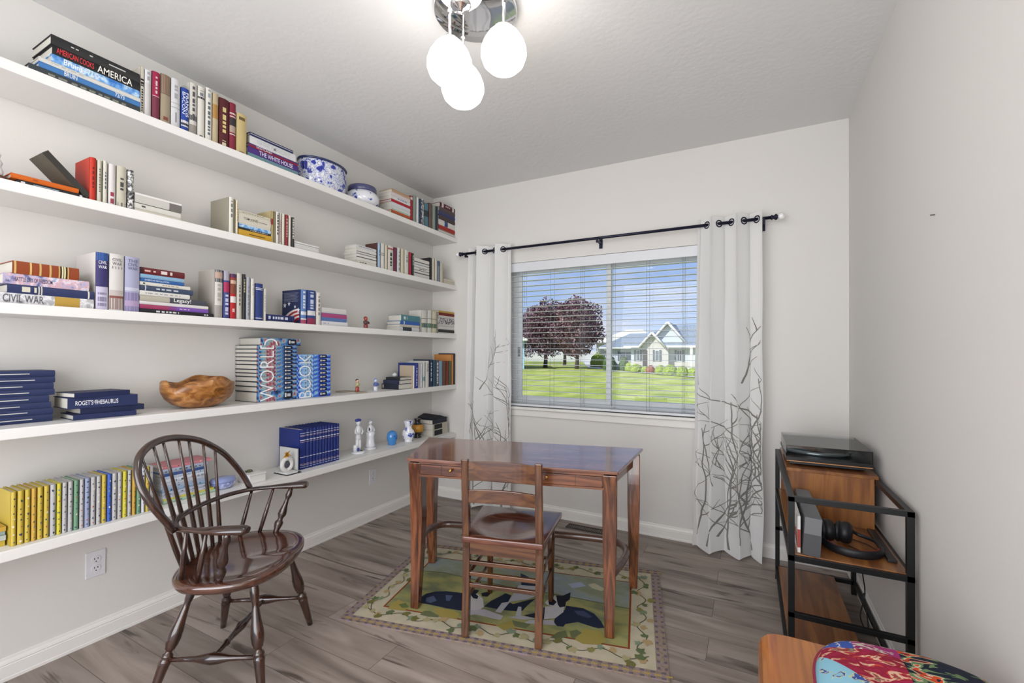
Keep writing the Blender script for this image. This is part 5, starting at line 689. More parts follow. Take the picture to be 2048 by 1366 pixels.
{'k': 'U', 'x': 0.2, 'y0': -1.2873, 'y1': -1.2635, 'z': 0.5931, 'h': 0.241, 'd': 0.19, 'c': '#1f3284', 'l': "dark blue gilt banded volume, eleventh from left in lowest shelf's encyclopedia set", 'g': "volumes in lowest shelf's encyclopedia set", 'b': (('#c9cfe0', 0.9, 0.915), ('#c9cfe0', 0.85, 0.86), ('#c9a0a0', 0.83, 0.84), ('#c9cfe0', 0.72, 0.745), ('#c9a0a0', 0.68, 0.69), ('#d8dcea', 0.3, 0.315), ('#c9a0a0', 0.13, 0.14), ('#c9cfe0', 0.1, 0.11), ('#c9cfe0', 0.05, 0.06))},
{'k': 'U', 'x': 0.2, 'y0': -1.2627, 'y1': -1.2398, 'z': 0.5931, 'h': 0.241, 'd': 0.19, 'c': '#1f3284', 'l': "dark blue gilt banded volume, twelfth from left in lowest shelf's encyclopedia set", 'g': "volumes in lowest shelf's encyclopedia set", 'b': (('#c9cfe0', 0.9, 0.915), ('#c9cfe0', 0.85, 0.86), ('#c9a0a0', 0.83, 0.84), ('#c9cfe0', 0.72, 0.745), ('#c9a0a0', 0.68, 0.69), ('#d8dcea', 0.3, 0.315), ('#c9a0a0', 0.13, 0.14), ('#c9cfe0', 0.1, 0.11), ('#c9cfe0', 0.05, 0.06))}
]

ART = {
 'sky': ([(.35, '#2f6fc0'), (.5, '#6ea6dc'), (.6, '#c8dcec'), (.7, '#4a86cc')], 30),
 'bw': ([(.38, '#2b2b2d'), (.48, '#77777a'), (.56, '#c9c9c8'), (.66, '#e8e8e6')], 90),
 'stripes': ([(.4, '#a9a9ac'), (.52, '#dcdcdf'), (.6, '#bdbdc2'), (.7, '#d8d8dc')], 40),
 'battle': ([(.36, '#5b5f8a'), (.45, '#b0a8c4'), (.54, '#c8a0a8'), (.62, '#d8d0dc'), (.72, '#6f8aa8')], 34),
 'reef': ([(.34, '#141c34'), (.42, '#2c4c88'), (.49, '#5c8cc0'), (.55, '#8cb0a8'), (.6, '#b85c6c'), (.66, '#24344c'), (.74, '#c4d8e4')], 26),
 'reef2': ([(.34, '#1c2f9c'), (.45, '#2f55c4'), (.52, '#5f96d8'), (.58, '#a8cce8'), (.66, '#2a3560'), (.74, '#d4e0ec')], 26),
}
def art(a):
    st, sc = ART[a]; return ramp_mat('printed_'+a, st, (1, 1.2, 1), sc, 5, .4)
def bmat(h, rough=.5):
    h = h.lstrip('#'); h = ''.join(c*2 for c in h) if len(h) == 3 else h
    v = [int(h[i:i+2], 16) for i in (0, 2, 4)]; g_ = sum(v)/3
    v = [max(0, min(255, int((g_+(c-g_)*.90)*.93))) for c in v]
    return mat('book_cloth', '#%02x%02x%02x'%tuple(v), rough, 0, .35)
INK = '#2e2e30'
brnd = random.Random(11)
WORDPOS = {}
for q in BOOKS:
    if q.get('word'):
        WORDPOS.setdefault(q['word'], []).append((q['z'], q['z']+q['h']))
def make_book(q):
    up_ = q['k'] == 'U'; X = q['x']; d = q['d']*(.97+.06*brnd.random()) if not q.get('dark') else q['d']
    if X-d < .004: d = X-.004
    hard = (q['h'] if not up_ else q['y1']-q['y0']) > .014
    y0, y1, z0 = q['y0'], q['y1'], q['z']; z1 = z0+q['h']
    if up_ and y1-y0 > .012: y0 += .0011; y1 -= .0011
    if up_: T, Ln = y1-y0, z1-z0
    else: T, Ln = z1-z0, y1-y0
    def pt(u, v, x):            # u across the thickness, v along the spine (both metres)
        return (x, y0+u, z0+v) if up_ else (x, y0+v, z0+u)
    c = (X-d/2, (y0+y1)/2, z0)
    cm = art(q['art']) if q.get('art') else bmat(q['c'])
    bt = min(.0024 if hard else .0006, T*.12); ins = .004 if hard else .0006
    mb = MB()
    def bx(u0, u1, v0, v1, xa, xb, m_):
        a = pt(u0, v0, xa); b_ = pt(u1, v1, xb); mb.box(tuple(min(p, r) for p, r in zip(a, b_)), tuple(max(p, r) for p, r in zip(a, b_)), m_)
    board = bmat('#1c2030') if q.get('dark') else cm
    side = bmat(q['side']) if q.get('side') else board
    bx(0, bt, 0, Ln, X-d, X-.001, side); bx(T-bt, T, 0, Ln, X-d, X-.001, board)
    bulge = ((.0050 if up_ else .0034) if hard else .0006)
    def strip(u0, u1, v0, v1, off, m_, n=4):
        vs = []
        for i in range(n+1):
            u = u0+(u1-u0)*i/n; s_ = 2*u/T-1; x = X + bulge*(1-s_*s_) + off
            vs += [pt(u, v0, x), pt(u, v1, x)]
        mb.add(vs, [(2*i, 2*i+2, 2*i+3, 2*i+1) for i in range(n)], m_, True)
    bx(0, T, 0, Ln, X-.0035, X-.0002, cm); strip(0, T, 0, Ln, 0, cm, 6)
    lay = .00022; k = 1
    for col, a, e_ in q.get('b', ()):
        strip(T*.01, T*.99, Ln*a, Ln*e_, lay*k, bmat(col)); k += 1
    for col, a, e_ in q.get('bh', ()):
        strip(T*a, T*e_, 0, Ln, lay*k, bmat(col)); k += 1
    if q.get('word'):
        # dark caption blocks with a small pale volume mark
        strip(T*.12, T*.88, Ln*.66, Ln*.88, lay*2, bmat('#141a2c')); strip(T*.3, T*.72, Ln*.68, Ln*.72, lay*3, bmat('#e8e8e8')); strip(T*.35, T*.65, Ln*.74, Ln*.83, lay*3, bmat('#c8ccd4'))
    for col, a, e_, hf in q.get('j', ()):
        v = a
        if e_-a > .15 and hf < .16:
            strip(T*(.5-hf/2), T*(.5+hf/2), Ln*a, Ln*e_, lay*(k+1), bmat(col)); continue
        while v < e_:
            w_ = brnd.uniform(.006, .018)/Ln*max(.5, min(1.5, T/.02))
            strip(T*(.5-hf/2), T*(.5+hf/2), Ln*v, Ln*min(v+w_, e_), lay*(k+1), bmat(col), 2); v += w_*1.5
    if q.get('spots'):
        rr = random.Random(q['spots']*13); v = .06
        cols = ['#2c3038', '#3a4a5c', '#5c6a74', '#b85c4c', '#7a8c94', '#e4e0c8', '#3c5c4c']
        while v < .93:
            cc = rr.choice(cols); s_ = rr.uniform(.16, .3)*T; uc = T*.5+rr.uniform(-.12, .12)*T; ww = s_*rr.uniform(.7, 1.6)
            n_ = 7; vs = []
            for i in range(n_):
                a = 2*math.pi*i/n_; r_ = rr.uniform(.55, 1.1)
                u = uc+math.cos(a)*s_*r_; vs.append(pt(u, Ln*v+math.sin(a)*ww*r_, X+bulge*(1-(2*u/T-1)**2)+.0005))
            mb.add(vs, [tuple(range(n_))], bmat(cc)); v += rr.uniform(.09, .16)
    if q.get('flag'):
        yy = y0-.0006
        def cov(a, b_): return (X-d*a, yy, z0+Ln*b_)
        def arc(r0, r1, m_):
            vs = []
            for i in range(13):
                a = math.pi*(.02+.50*i/12)
                for r_ in (r0, r1): vs.append((X-d*.05-d*1.0*r_*math.sin(a)*.85, yy, z0+Ln*(.02+.40*r_*math.cos(a)) ))
            mb.add(vs, [(2*i, 2*i+1, 2*i+3, 2*i+2) for i in range(12)], m_)
        for i in range(6): arc(.28+.13*i, .41+.13*i, bmat('#b8202c' if i % 2 == 0 else '#e8e4e2'))
        for sx_, sz_, r_ in ((.85, .56, .018), (.62, .60, .015), (.12, .40, .016), (.3, .5, .012)):
            vs = []
            for i in range(10):
                a = math.pi*i/5; rr_ = r_ if i % 2 == 0 else r_*.42
                vs.append((X-d*sx_+rr_*math.sin(a), yy-.0004, z0+Ln*sz_+rr_*math.cos(a)))
            mb.add(vs, [tuple(range(10))], bmat('#e6e8ec'))
        for i in range(8):
            mb.quad([cov(.9, .92-i*.035), cov(.12+.05*(i % 3), .915-i*.035), cov(.12+.05*(i % 3), .905-i*.035), cov(.9, .908-i*.035)], bmat('#8c93ac'))
    o = mb.build('book', loc=c)
    tag(o, q['l'], 'book', q['g'])
    # pages
    pb = MB()
    a = pt(bt, ins, X-d+ins); b_ = pt(T-bt, Ln-ins, X-.003)
    pb.box(tuple(min(p, r) for p, r in zip(a, b_)), tuple(max(p, r) for p, r in zip(a, b_)), PAGES)
    pb.build('pages', o, loc=c)
    # titles
    def title(body, fn, col):
        vs, fs = letters(body)
        MB().add([fn(a, b_) for a, b_ in vs], fs, mat('title_ink', col, .4)).build('spine_title', o, loc=c)
    for t_ in q.get('t', ()):
        body, st, ln, col, hf = t_[:5]; ctr = t_[5] if len(t_) > 5 else .5
        if up_: title(body, lambda a, b_: (X+bulge+.0009, y0+T*(ctr-hf/2+hf*b_), z0+Ln*(st-ln*a)), col)
        else: title(body, lambda a, b_: (X+bulge+.0009, y0+Ln*(st+ln*a), z0+T*(.5-hf/2+hf*b_)), col)
    for body, zf, col in q.get('t2', ()):
        title(body, lambda a, b_: (X+bulge+.0009, y0+T*(.16+.68*a), z0+Ln*(zf+.055*b_)), col)
    if q.get('word'):
        P_ = WORDPOS[q['word']]; zb = min(p[0] for p in P_); zt = max(p[1] for p in P_)
        vs, fs = letters(q['word'], -.012); bm = bmesh.new()
        BV = [bm.verts.new((X+bulge+.0011, y0+Ln*(.06+.34*(1-b_)), zb+(zt-zb)*(.01+.98*a))) for a, b_ in vs]
        for f in fs:
            try: bm.faces.new([BV[i] for i in f])
            except ValueError: pass
        for co, no in (((0, 0, z0+.0002), (0, 0, -1)), ((0, 0, z1-.0002), (0, 0, 1))):
            g = bm.verts[:]+bm.edges[:]+bm.faces[:]
            bmesh.ops.bisect_plane(bm, geom=g, plane_co=co, plane_no=no, clear_outer=True)
        if bm.faces:
            bmesh.ops.translate(bm, vec=(-c[0], -c[1], -c[2]), verts=bm.verts)
            me = bpy.data.meshes.new('spine_lettering'); bm.to_mesh(me); me.materials.append(mat('title_ink', '#eef0f2', .4))
            lo = bpy.data.objects.new('spine_lettering', me); COL.objects.link(lo); lo.parent = o
        bm.free()
    return o
for q in BOOKS: make_book(q)

def loose_book(name, label, size, loc, rot, col, hard=True, titles=(), group=None, sidecol=None, panel=False):
    # local: spine face at +x, length along y, thickness z
    dx, dy, t_ = size; mb = MB(); cm = bmat(col); bt = .0024 if hard else .0007
    mb.box((-dx, 0, 0), (0, dy, bt), cm); mb.box((-dx, 0, t_-bt), (0, dy, t_), bmat(sidecol) if sidecol else cm); mb.box((-.003, 0, 0), (.0005, dy, t_), cm)
    o = mb.build(name); tag(o, label, 'book', group)
    MB().box((-dx+.004, .003, bt), (-.003, dy-.003, t_-bt), PAGES).build('pages', o)
    for body, st, ln, c_, hf in titles:
        vs, fs = letters(body); MB().add([(.0009, dy*(st+ln*a), t_*(.5-hf/2+hf*b_)) for a, b_ in vs], fs, mat('title_ink', c_, .4)).build('spine_title', o)
    o.location = loc; o.rotation_euler = rot
    if panel: MB().box((.0007, dy*.1, t_*.08), (.0013, dy*.62, t_*.92), bmat('#23262a')).build('spine_panel', o)
    return o
S1, S2, S3, S4, S5 = SZ
# leaning book on the second shelf, resting between the orange book and the red one
o = loose_book('book', 'dark brown grey book leaning diagonally against the red book on second shelf', (.13, .185, .022), (.243, -2.548, S2+.004), (R(-44), 0, 0), '#34322f', sidecol='#5a5548', group="books in second shelf's leftmost stack")
o.location = (.243, -2.538, S2+.022)
o.rotation_euler = (R(180-46), 0, 0)
# thesaurus pile
G = "books in fourth shelf's thesaurus pile"
loose_book('book', 'thin navy book, bottom of the thesaurus pile on the fourth shelf', (.15, .205, .021), (.215, -2.575, S4), (0, 0, R(-3)), '#25305e', titles=(('ABCDEF', .0, .0, '#fff', 0),) if 0 else (), group=G)
loose_book('book', 'navy book in the middle of the thesaurus pile on the fourth shelf', (.15, .215, .024), (.205, -2.55, S4+.021), (0, 0, R(-1)), '#202a50', group=G)
loose_book('book', 'thick navy thesaurus with white title on the fourth shelf', (.16, .228, .045), (.208, -2.59, S4+.045), (0, 0, R(-2)), '#25325f', titles=(("ROGET'S THESAURUS", .1, .6, '#e6e6ea', .42), ('THE NEW', .34, .18, '#c8ccd8', .16)), group=G)
loose_book('book', 'slim navy book lying askew on top of the thesaurus', (.14, .19, .02), (.225, -2.575, S4+.09), (0, 0, R(6)), '#222c58', group=G)
# dark trio (spines towards the left)
G = "books in fourth shelf's dark trio"
for i, (t_, dx, col, lab, yo) in enumerate(((.040, .17, '#262c3e', 'dark book with portrait, bottom of the dark trio on fourth shelf', .0), (.030, .16, '#2c3450', 'navy book in the middle of the dark trio on fourth shelf', .006), (.022, .14, '#24272e', 'black book on top of the dark trio on fourth shelf', .014))):
    zb = S4+[0, .040, .070][i]
    mb = MB(); y0, y1 = -.725+yo, -.575; x1 = .245
    cm = bmat(col); mb.box((x1-dx, y0, zb), (x1, y1, zb+.002), cm); mb.box((x1-dx, y0, zb+t_-.002), (x1, y1, zb+t_), cm); mb.box((x1-dx, y0-.0005, zb), (x1, y0+.003, zb+t_), cm)
    if i == 0: mb.box((x1-dx+.006, y0-.0012, zb+.008), (x1-dx+.024, y0-.0005, zb+.034), bmat('#a8a49c'))
    o = mb.build('book', loc=(x1, y0, zb)); tag(o, lab, 'book', G)
    MB().box((x1-dx+.003, y0+.003, zb+.002), (x1-.003, y1-.003, zb+t_-.002), PAGES).build('pages', o, loc=(x1, y0, zb))
# thin book lying, figurine stands on it
loose_book('book', 'thin pale book lying under the red figurine on fourth shelf', (.21, .10, .008), (.235, -1.13, S4), (0, 0, 0), '#b9aa94', hard=False)
# corner pile on lowest shelf
G = "books in lowest shelf's corner pile"
loose_book('book', 'tan edged book with black spine panel, bottom of lowest shelf corner pile', (.15, .215, .052), (.215, -.262, S5), (0, 0, 0), '#c9c4b2', group=G, panel=True)
loose_book('book', 'second tan edged book with black panel in lowest shelf corner pile', (.15, .212, .05), (.214, -.262, S5+.052), (0, 0, 0), '#c6c0ac', group=G, panel=True)
loose_book('book', 'navy bound book under the splayed one in lowest shelf corner pile', (.15, .2, .036), (.213, -.262, S5+.102), (0, 0, 0), '#1d2336', group=G)
mb = MB(); cm = bmat('#191c28')
vs = []
for i in range(9):
    u = i/8; y = -.262+.21*u; z = S5+.140+.030*(1-abs(2*u-.85))*(1 if u < .9 else .6)
    z = max(z, S5+.139)
    vs += [(.05, y, z+.012), (.214, y, z-.004*0+.004), (.05, y, S5+.1385), (.214, y, S5+.1385)]
fs = []
for i in range(8):
    a = 4*i; c_ = a+4; fs += [(a, a+1, c_+1, c_), (a+2, c_+2, c_+3, a+3), (a, c_, c_+2, a+2), (a+1, a+3, c_+3, c_+1)]
fs += [(0, 2, 3, 1), (32, 33, 35, 34)]
o = mb.add(vs, fs, cm).build('book'); tag(o, 'black soft book bulging open on top of lowest shelf corner pile', 'book', G)
# far left flat stack on lowest shelf
for i, (t_, col, lab) in enumerate(((.022, '#d0b43c', 'yellow slim book at bottom'), (.018, '#b9c2c0', 'pale slim book second from bottom'), (.014, '#9fb8b8', 'teal grey slim book third from bottom'), (.017, '#d2a63a', 'orange yellow slim book on top'))):
    loose_book('book', lab+' of the stack left of the yellow row', (.13, .2, t_), (.205+.008*(i % 2), -2.955, S5+[0, .0225, .041, .0555][i]), (0, 0, 0), col, group='books in the short stack left of the yellow row')

# ------------------------------------------------------------------ ornaments
PORC = mat('white_porcelain', '#e4e6ea', .12, 0, .6, None, .4); DELFT = mat('delft_blue', '#2a3a94', .15, 0, .5, None, .4)
DARKB = mat('dark_glaze', '#1c1c22', .2)
def porcelain(sc, th=.56):
    return ramp_mat('painted_porcelain', [(.36, '#1f2f96'), (.43, '#3c50b4'), (.47, '#c9d0e4'), (.52, '#e0e2e8'), (.56, '#7c88c0'), (.60, '#e6e8ee')], (1, 1, 1), sc, 4, .15, .4)
# big planter
pc = (.135, -1.335, S1)
o = thing('porcelain_planter', 'large oval blue and white porcelain planter on the top shelf', 'pot', pc)
pr = [(.85, 0), (.9, .006), (.98, .04), (1.02, .09), (1.02, .13), (1.0, .165), (.985, .178)]
MB().lathe([(r_*.165, z_) for r_, z_ in pr]+[(.15, .176), (.148, .02)], pc, porcelain(30), 40, .66, 1).build('body', o, loc=pc)
b = MB(); ring = [(pc[0]+.165*.66*math.cos(a), pc[1]+.165*math.sin(a), pc[2]+.182) for a in [2*math.pi*i/40 for i in range(41)]]
b.tube(ring, .0075, mat('navy_rim', '#26305c', .2, 0, .5, None, .4), 8, cap=False).build('rim', o, loc=pc)
b = MB()
for sx in (-1.05, -.7): 
    a0 = math.pi*(1.5+.14*(sx+1)); ctr = Vector((pc[0]+.168*.66*math.cos(a0+.25), pc[1]+.169*math.sin(a0+.25), pc[2]+.125))
    b.ball(ctr, .018, DELFT, 12, .35, 1.1, 1.5)
b.build('blue_medallion', o, loc=pc)
# ginger jar
jc = (.14, -1.0, S1)
o = thing('ginger_jar', 'squat blue and white lidded jar beside the big planter', 'jar', jc)
MB().lathe([(.075, 0), (.1, .01), (.116, .04), (.12, .065), (.112, .09), (.095, .108), (.09, .112)], jc, ramp_mat('painted_jar', [(.34, '#27389a'), (.39, '#8c98cc'), (.43, '#e6e8ee'), (.62, '#e2e4ea')], (1, 1, 1), 30, 3, .15, .4), 32).build('body', o, loc=jc)
MB().lathe([(.097, .112), (.100, .118), (.100, .14), (.094, .150), (.06, .154)], jc, mat('slate_lid', '#4c4e74', .25, 0, .5, None, .3), 32).build('lid', o, loc=jc)
# figurine far left second shelf
fc = (.2, -2.79, S2)
o = thing('white_figurine', 'white figure on a brown base at far left of the second shelf', 'figurine', fc)
MB().lathe([(.03, 0), (.034, .01), (.03, .02), (.02, .024)], fc, mat('brown_base', '#5a3526', .4), 16).build('base', o, loc=fc)
MB().lathe([(.018, .022), (.02, .04), (.014, .055), (.018, .07), (.01, .085), (.014, .1), (.004, .115)], fc, PORC, 16).build('figure', o, loc=fc)
# wooden bowl with natural edge
bc = (.145, -2.075, S4)
bowlm = ramp_mat('teak_wood', [(.28, '#4e2c16'), (.42, '#82501f'), (.55, '#a06a34'), (.72, '#b98a55')], (3, 8, 14), 2.2, 6, .38, .25, 1.4)
def wav(a): return 1+.03*math.sin(2*a+.6)+.02*math.sin(5*a)
def rim(a): return .135+.012*math.sin(a*2+2.2)+.012*math.sin(3*a+.5)+.006*math.sin(7*a)-.022*math.exp(-((a-5.3)/.35)**2)
mb = MB(); seg = 56; rows = []
prof_o = [(.06, 0), (.098, .02), (.124, .05), (.136, .08), (.140, .1), (.140, 1)]
prof_i = [(.128, 1), (.12, .085), (.1, .055), (.07, .03), (.03, .02)]
vs = []
def pf(prof):
    for r_, z_ in prof:
        for k_ in range(seg):
            a = 2*math.pi*k_/seg; zr = rim(a)
            zz_ = zr if z_ == 1 else z_*zr/.135
            vs.append((bc[0]+r_*wav(a)*math.cos(a)*.82, bc[1]+r_*wav(a)*math.sin(a)*1.17, bc[2]+zz_))
pf(prof_o); pf(prof_i); nr = len(prof_o)+len(prof_i)
fs = [(i*seg+k_, i*seg+(k_+1) % seg, (i+1)*seg+(k_+1) % seg, (i+1)*seg+k_) for i in range(nr-1) for k_ in range(seg)]
fs += [tuple(range(seg))[::-1], tuple((nr-1)*seg+k_ for k_ in range(seg))]
o = mb.add(vs, fs, bowlm, True).build('wooden_bowl', loc=bc); tag(o, 'hand carved wooden bowl with natural wavy rim on the fourth shelf', 'bowl')
# small figures: red one on third shelf, kokeshi-like on fourth, blue white on fourth
def small_figure(name, label, c, h, cols, slim=1.0):
    o = thing(name, label, 'figurine', c)
    body, mid_, head, hair = [mat('glazed_'+name, x, .3, 0, .5, None, .3) for x in cols]
    w = h*.2*slim
    MB().lathe([(w*.8, 0), (w*.95, h*.04), (w*.7, h*.12), (w*.85, h*.25), (w*.6, h*.38)], c, body, 16, .8, 1).build('lower_body', o, loc=c)
    MB().lathe([(w*.6, h*.36), (w*.9, h*.45), (w*.95, h*.58), (w*.5, h*.68), (w*.3, h*.72)], c, mid_, 16, .8, 1).build('torso', o, loc=c)
    MB().ball((c[0], c[1], c[2]+h*.82), w*.62, head, 16, 1, 1, 1.1).build('head', o, loc=c)
    b = MB(); b.ball((c[0]-w*.14, c[1], c[2]+h*.88), w*.62, hair, 16, 1, 1.05, .95); b.build('hair', o, loc=c)
    b = MB()
    for s_ in (-1, 1): b.tube([(c[0], c[1]+s_*w*.8, c[2]+h*.62), (c[0]+w*.5, c[1]+s_*w*1.05, c[2]+h*.48), (c[0]+w*.85, c[1]+s_*w*.45, c[2]+h*.42)], [w*.25, w*.22, w*.18], mid_, 8)
    b.build('arms', o, loc=c)
    return o
small_figure('kneeling_figurine', 'small red and dark patterned figurine alone on the third shelf', (.2, -1.015, S3), .085, ('#8c3a34', '#5a3c40', '#a84c3c', '#7c2c28'), 1.25)
small_figure('standing_doll', 'tiny red and green doll standing on the thin book on fourth shelf', (.17, -1.06, S4+.008), .088, ('#a8382c', '#b9b48c', '#d8a88c', '#3c2c24'))
small_figure('delft_figurine', 'small blue and white figurine beside the dark book trio', (.17, -.885, S4), .09, ('#dfe3ee', '#5c6cae', '#c4cce4', '#8494cc'), 1.15)
# clear paperweight on the dark trio
o = MB().ball((.12, -.63, S4+.105), .018, mat('clear_glass', '#d4d8d8', .05, 0, .8), 16).build('glass_paperweight'); tag(o, 'small clear glass ball on top of the dark book trio', 'paperweight')
# tall porcelain figures
def statue(name, label, c, h, hat=True, vase=False):
    o = thing(name, label, 'figurine', c); w = h*.12
    b = MB(); b.lathe([(w*1.6, 0), (w*1.7, h*.02), (w*1.5, h*.05), (w*.9, h*.06)], c, PORC, 20).build('plinth', o, loc=c)
    b = MB()
    if vase: b.lathe([(w*1.1, h*.05), (w*1.35, h*.12), (w*1.1, h*.25), (w*1.0, h*.4), (w*1.35, h*.55), (w*1.0, h*.58)], c, PORC, 20)
    else:
        for s_ in (-1, 1): b.tube([(c[0], c[1]+s_*w*.35, c[2]+h*.05), (c[0]+.003, c[1]+s_*w*.4, c[2]+h*.2), (c[0], c[1]+s_*w*.3, c[2]+h*.42)], [w*.28, w*.36, w*.45], PORC, 10)
        b.tube([(c[0], c[1]-w*.9, c[2]+h*.05), (c[0], c[1]-w*.9, c[2]+h*.22), (c[0], c[1]-w*.8, c[2]+h*.24)], [w*.5, w*.55, w*.4], PORC, 12)
    b.build('lower_body', o, loc=c)
    b = MB(); b.lathe([(w*.6, h*.38), (w*.75, h*.45), (w*.6, h*.55), (w*.85, h*.68), (w*.6, h*.76), (w*.25, h*.8)], c, PORC, 16, .8, 1)
    for s_ in (-1, 1): b.tube([(c[0], c[1]+s_*w*.75, c[2]+h*.72), (c[0]+w*.3, c[1]+s_*w*1.2, c[2]+h*.6), (c[0]+w*.7, c[1]+s_*w*.5, c[2]+h*.56)], [w*.28, w*.24, w*.18], PORC, 8)
    b.build('torso', o, loc=c)
    MB().ball((c[0], c[1], c[2]+h*.87), w*.55, PORC, 16, 1, 1, 1.15).build('head', o, loc=c)
    if hat: MB().ball((c[0], c[1]-w*.05, c[2]+h*.95), w*.8, DELFT, 16, .8, 1.1, .5).build('blue_hat', o, loc=c)
    else: MB().ball((c[0]-w*.15, c[1], c[2]+h*.91), w*.62, mat('grey_glaze', '#a9abb0', .2), 16).build('hair', o, loc=c)
    b = MB(); b.ball((c[0]+w*.6, c[1]-w*.5, c[2]+h*.12), w*.42, DELFT, 10, .5, 1, 1); b.ball((c[0]+w*.35, c[1]+w*.6, c[2]+h*.07), w*.3, DARKB, 10, 1.6, 1, .5) if hat else b.ball((c[0]+w*.3, c[1]-w*.7, c[2]+h*.66), w*.3, DARKB, 10, .6, 1, 1.4)
    b.build('painted_detail', o, loc=c)
statue('porcelain_gentleman', 'white porcelain gentleman figurine with blue hat on lowest shelf', (.15, -1.03, S5), .245)
statue('porcelain_lady', 'white porcelain lady figurine behind a basket on lowest shelf', (.12, -.885, S5), .225, False, True)
# blue glass head
c = (.15, -.687, S5); w = .042
o = MB().lathe([(.030, 0), (.034, .004), (.032, .02), (.040, .035), (.044, .06), (.040, .085), (.026, .102), (.006, .11)], c, mat('blue_glass', '#3f86cc', .12, 0, .6, None, .5), 20, .9, 1).build('blue_glass_bust', loc=c)
tag(o, 'rounded bright blue glass bust between figurines and vase', 'ornament')
for dx_, dy_, dz_, r_ in ((.038, -.014, .07, .006), (.038, .014, .07, .006), (.042, 0, .055, .007)):
    MB().ball((dx_, dy_, dz_), r_, mat('deep_blue_glass', '#1f5ca8', .12), 10).build('face_detail', o)
# delft vase
c = (.175, -.527, S5)
o = MB().lathe([(.034, 0), (.036, .006), (.03, .012), (.046, .035), (.052, .06), (.046, .085), (.028, .105), (.026, .125), (.034, .15), (.038, .166), (.032, .168), (.022, .15), (.02, .12)], c, ramp_mat('vase_glaze', [(.36, '#2f3f98'), (.42, '#9aa4d4'), (.47, '#eceef2'), (.7, '#e8eaf0')], (1, 1, 1), 26, 3, .12, .4), 28).build('porcelain_vase', loc=c)
tag(o, 'small white vase with blue flowers near the shelf corner', 'vase')
# amphora
c = (.13, -.36, S5)
o = MB().lathe([(.03, 0), (.034, .006), (.022, .012), (.044, .05), (.05, .085), (.04, .112), (.024, .125), (.024, .145), (.032, .16), (.024, .162)], c, mat('black_glaze', '#191716', .25, 0, .5, None, .3), 28).build('painted_amphora', loc=c)
tag(o, 'black and ochre painted vase behind the white vase', 'vase')
MB().lathe([(.0455, .05), (.0512, .085), (.0412, .112)], (0, 0, 0), mat('ochre_glaze', '#c08a34', .35), 28, 1, 1, lambda a, t_: 1).build('ochre_band', o)
# bookend with geode and starburst
c = (.2, -1.6, S5)
o = thing('agate_bookend', 'bookend with white agate ring and gold starburst before blue volumes', 'bookend', c)
b = MB(); b.box((.135, -1.66, S5), (.255, -1.565, S5+.004), mat('steel_plate', '#2e3440', .3, .8)); b.box((.14, -1.655, S5+.004), (.25, -1.585, S5+.012), mat('marble_slab', '#dcdcd8', .3)); b.build('base', o, loc=c, bevel=.001)
MB().box((.06, -1.570, S5), (.222, -1.562, S5+.135), mat('bookend_plate', '#c9cac8', .35)).build('upright_plate', o, loc=c)
b = MB(); ring = [(.2, -1.622+.030*math.cos(a), S5+.052+.034*math.sin(a)) for a in [2*math.pi*i/24 for i in range(25)]]; b.tube(ring, .013, mat('agate_white', '#d4d2d0', .5, 0, .4, (80, .6, .003)), 10, cap=False).build('agate_ring', o, loc=c)
MB().ball((.2, -1.622, S5+.052), .021, mat('agate_dark', '#4c4c56', .3), 12, .5, 1, 1).build('agate_core', o, loc=c)
b = MB(); rr = random.Random(4)
for i in range(26):
    v = Vector((rr.gauss(0, 1), rr.gauss(0, 1), rr.gauss(0, 1))).normalized(); p0 = Vector((.2, -1.622, S5+.108)); b.tube([p0, p0+v*rr.uniform(.02, .032)], [.004, .0006], mat('gold_spikes', '#d09a2c', .3, .6), 6)
b.build('gold_starburst', o, loc=c)
# white box with small frog
c = (.18, -1.82, S5)
o = thing('white_keepsake_box', 'small white box on lowest shelf right of the armchair back', 'box', c)
MB().box((.125, -1.865, S5), (.235, -1.775, S5+.042), mat('white_card', '#dfdedb', .5)).build('box_body', o, loc=c, bevel=.002)
MB().box((.122, -1.868, S5+.042), (.238, -1.772, S5+.050), mat('white_card', '#dfdedb', .5)).build('lid', o, loc=c, bevel=.002)
c2 = (.17, -1.83, S5+.05)
o = thing('frog_figurine', 'tiny dark green frog sitting on the white box', 'figurine', c2)
FR = mat('frog_green', '#4c5234', .4)
b = MB(); b.ball((c2[0], c2[1], c2[2]+.007), .011, FR, 12, 1.3, 1, .75)
for s_ in (-1, 1): b.tube([(c2[0]-.006, c2[1]+s_*.008, c2[2]+.006), (c2[0]-.004, c2[1]+s_*.017, c2[2]+.010), (c2[0]+.006, c2[1]+s_*.016, c2[2]+.002)], .003, FR, 8)
b.build('body', o, loc=c2)
MB().ball((c2[0]+.013, c2[1], c2[2]+.012), .007, FR, 12, 1.2, 1, .8).build('head', o, loc=c2)
# lavender dish
c = (.17, -1.968, S5)
o = thing('trinket_dish', 'lavender blue lidded dish behind the armchair spindles', 'dish', c)
LV = mat('lavender_glaze', '#8b98c8', .2, 0, .5, None, .3)
MB().lathe([(.04, 0), (.056, .012), (.062, .028), (.06, .034)], c, ramp_mat('lavender_pattern', [(.4, '#7684c0'), (.6, '#c4cae0')], (1, 1, 1), 60, 3, .2, .3), 28, .8, 1).build('bowl', o, loc=c)
MB().lathe([(.062, .034), (.064, .04), (.058, .052), (.03, .058)], c, LV, 28, .8, 1).build('lid', o, loc=c)
# papers by figurines
o = MB().box((.05, -1.27, S5), (.22, -1.0, S5+.0015), mat('paper_white', '#e6e6e2', .7)).build('paper_sheet', bevel=0); tag(o, 'white paper sheet lying under the porcelain gentleman', 'paper')

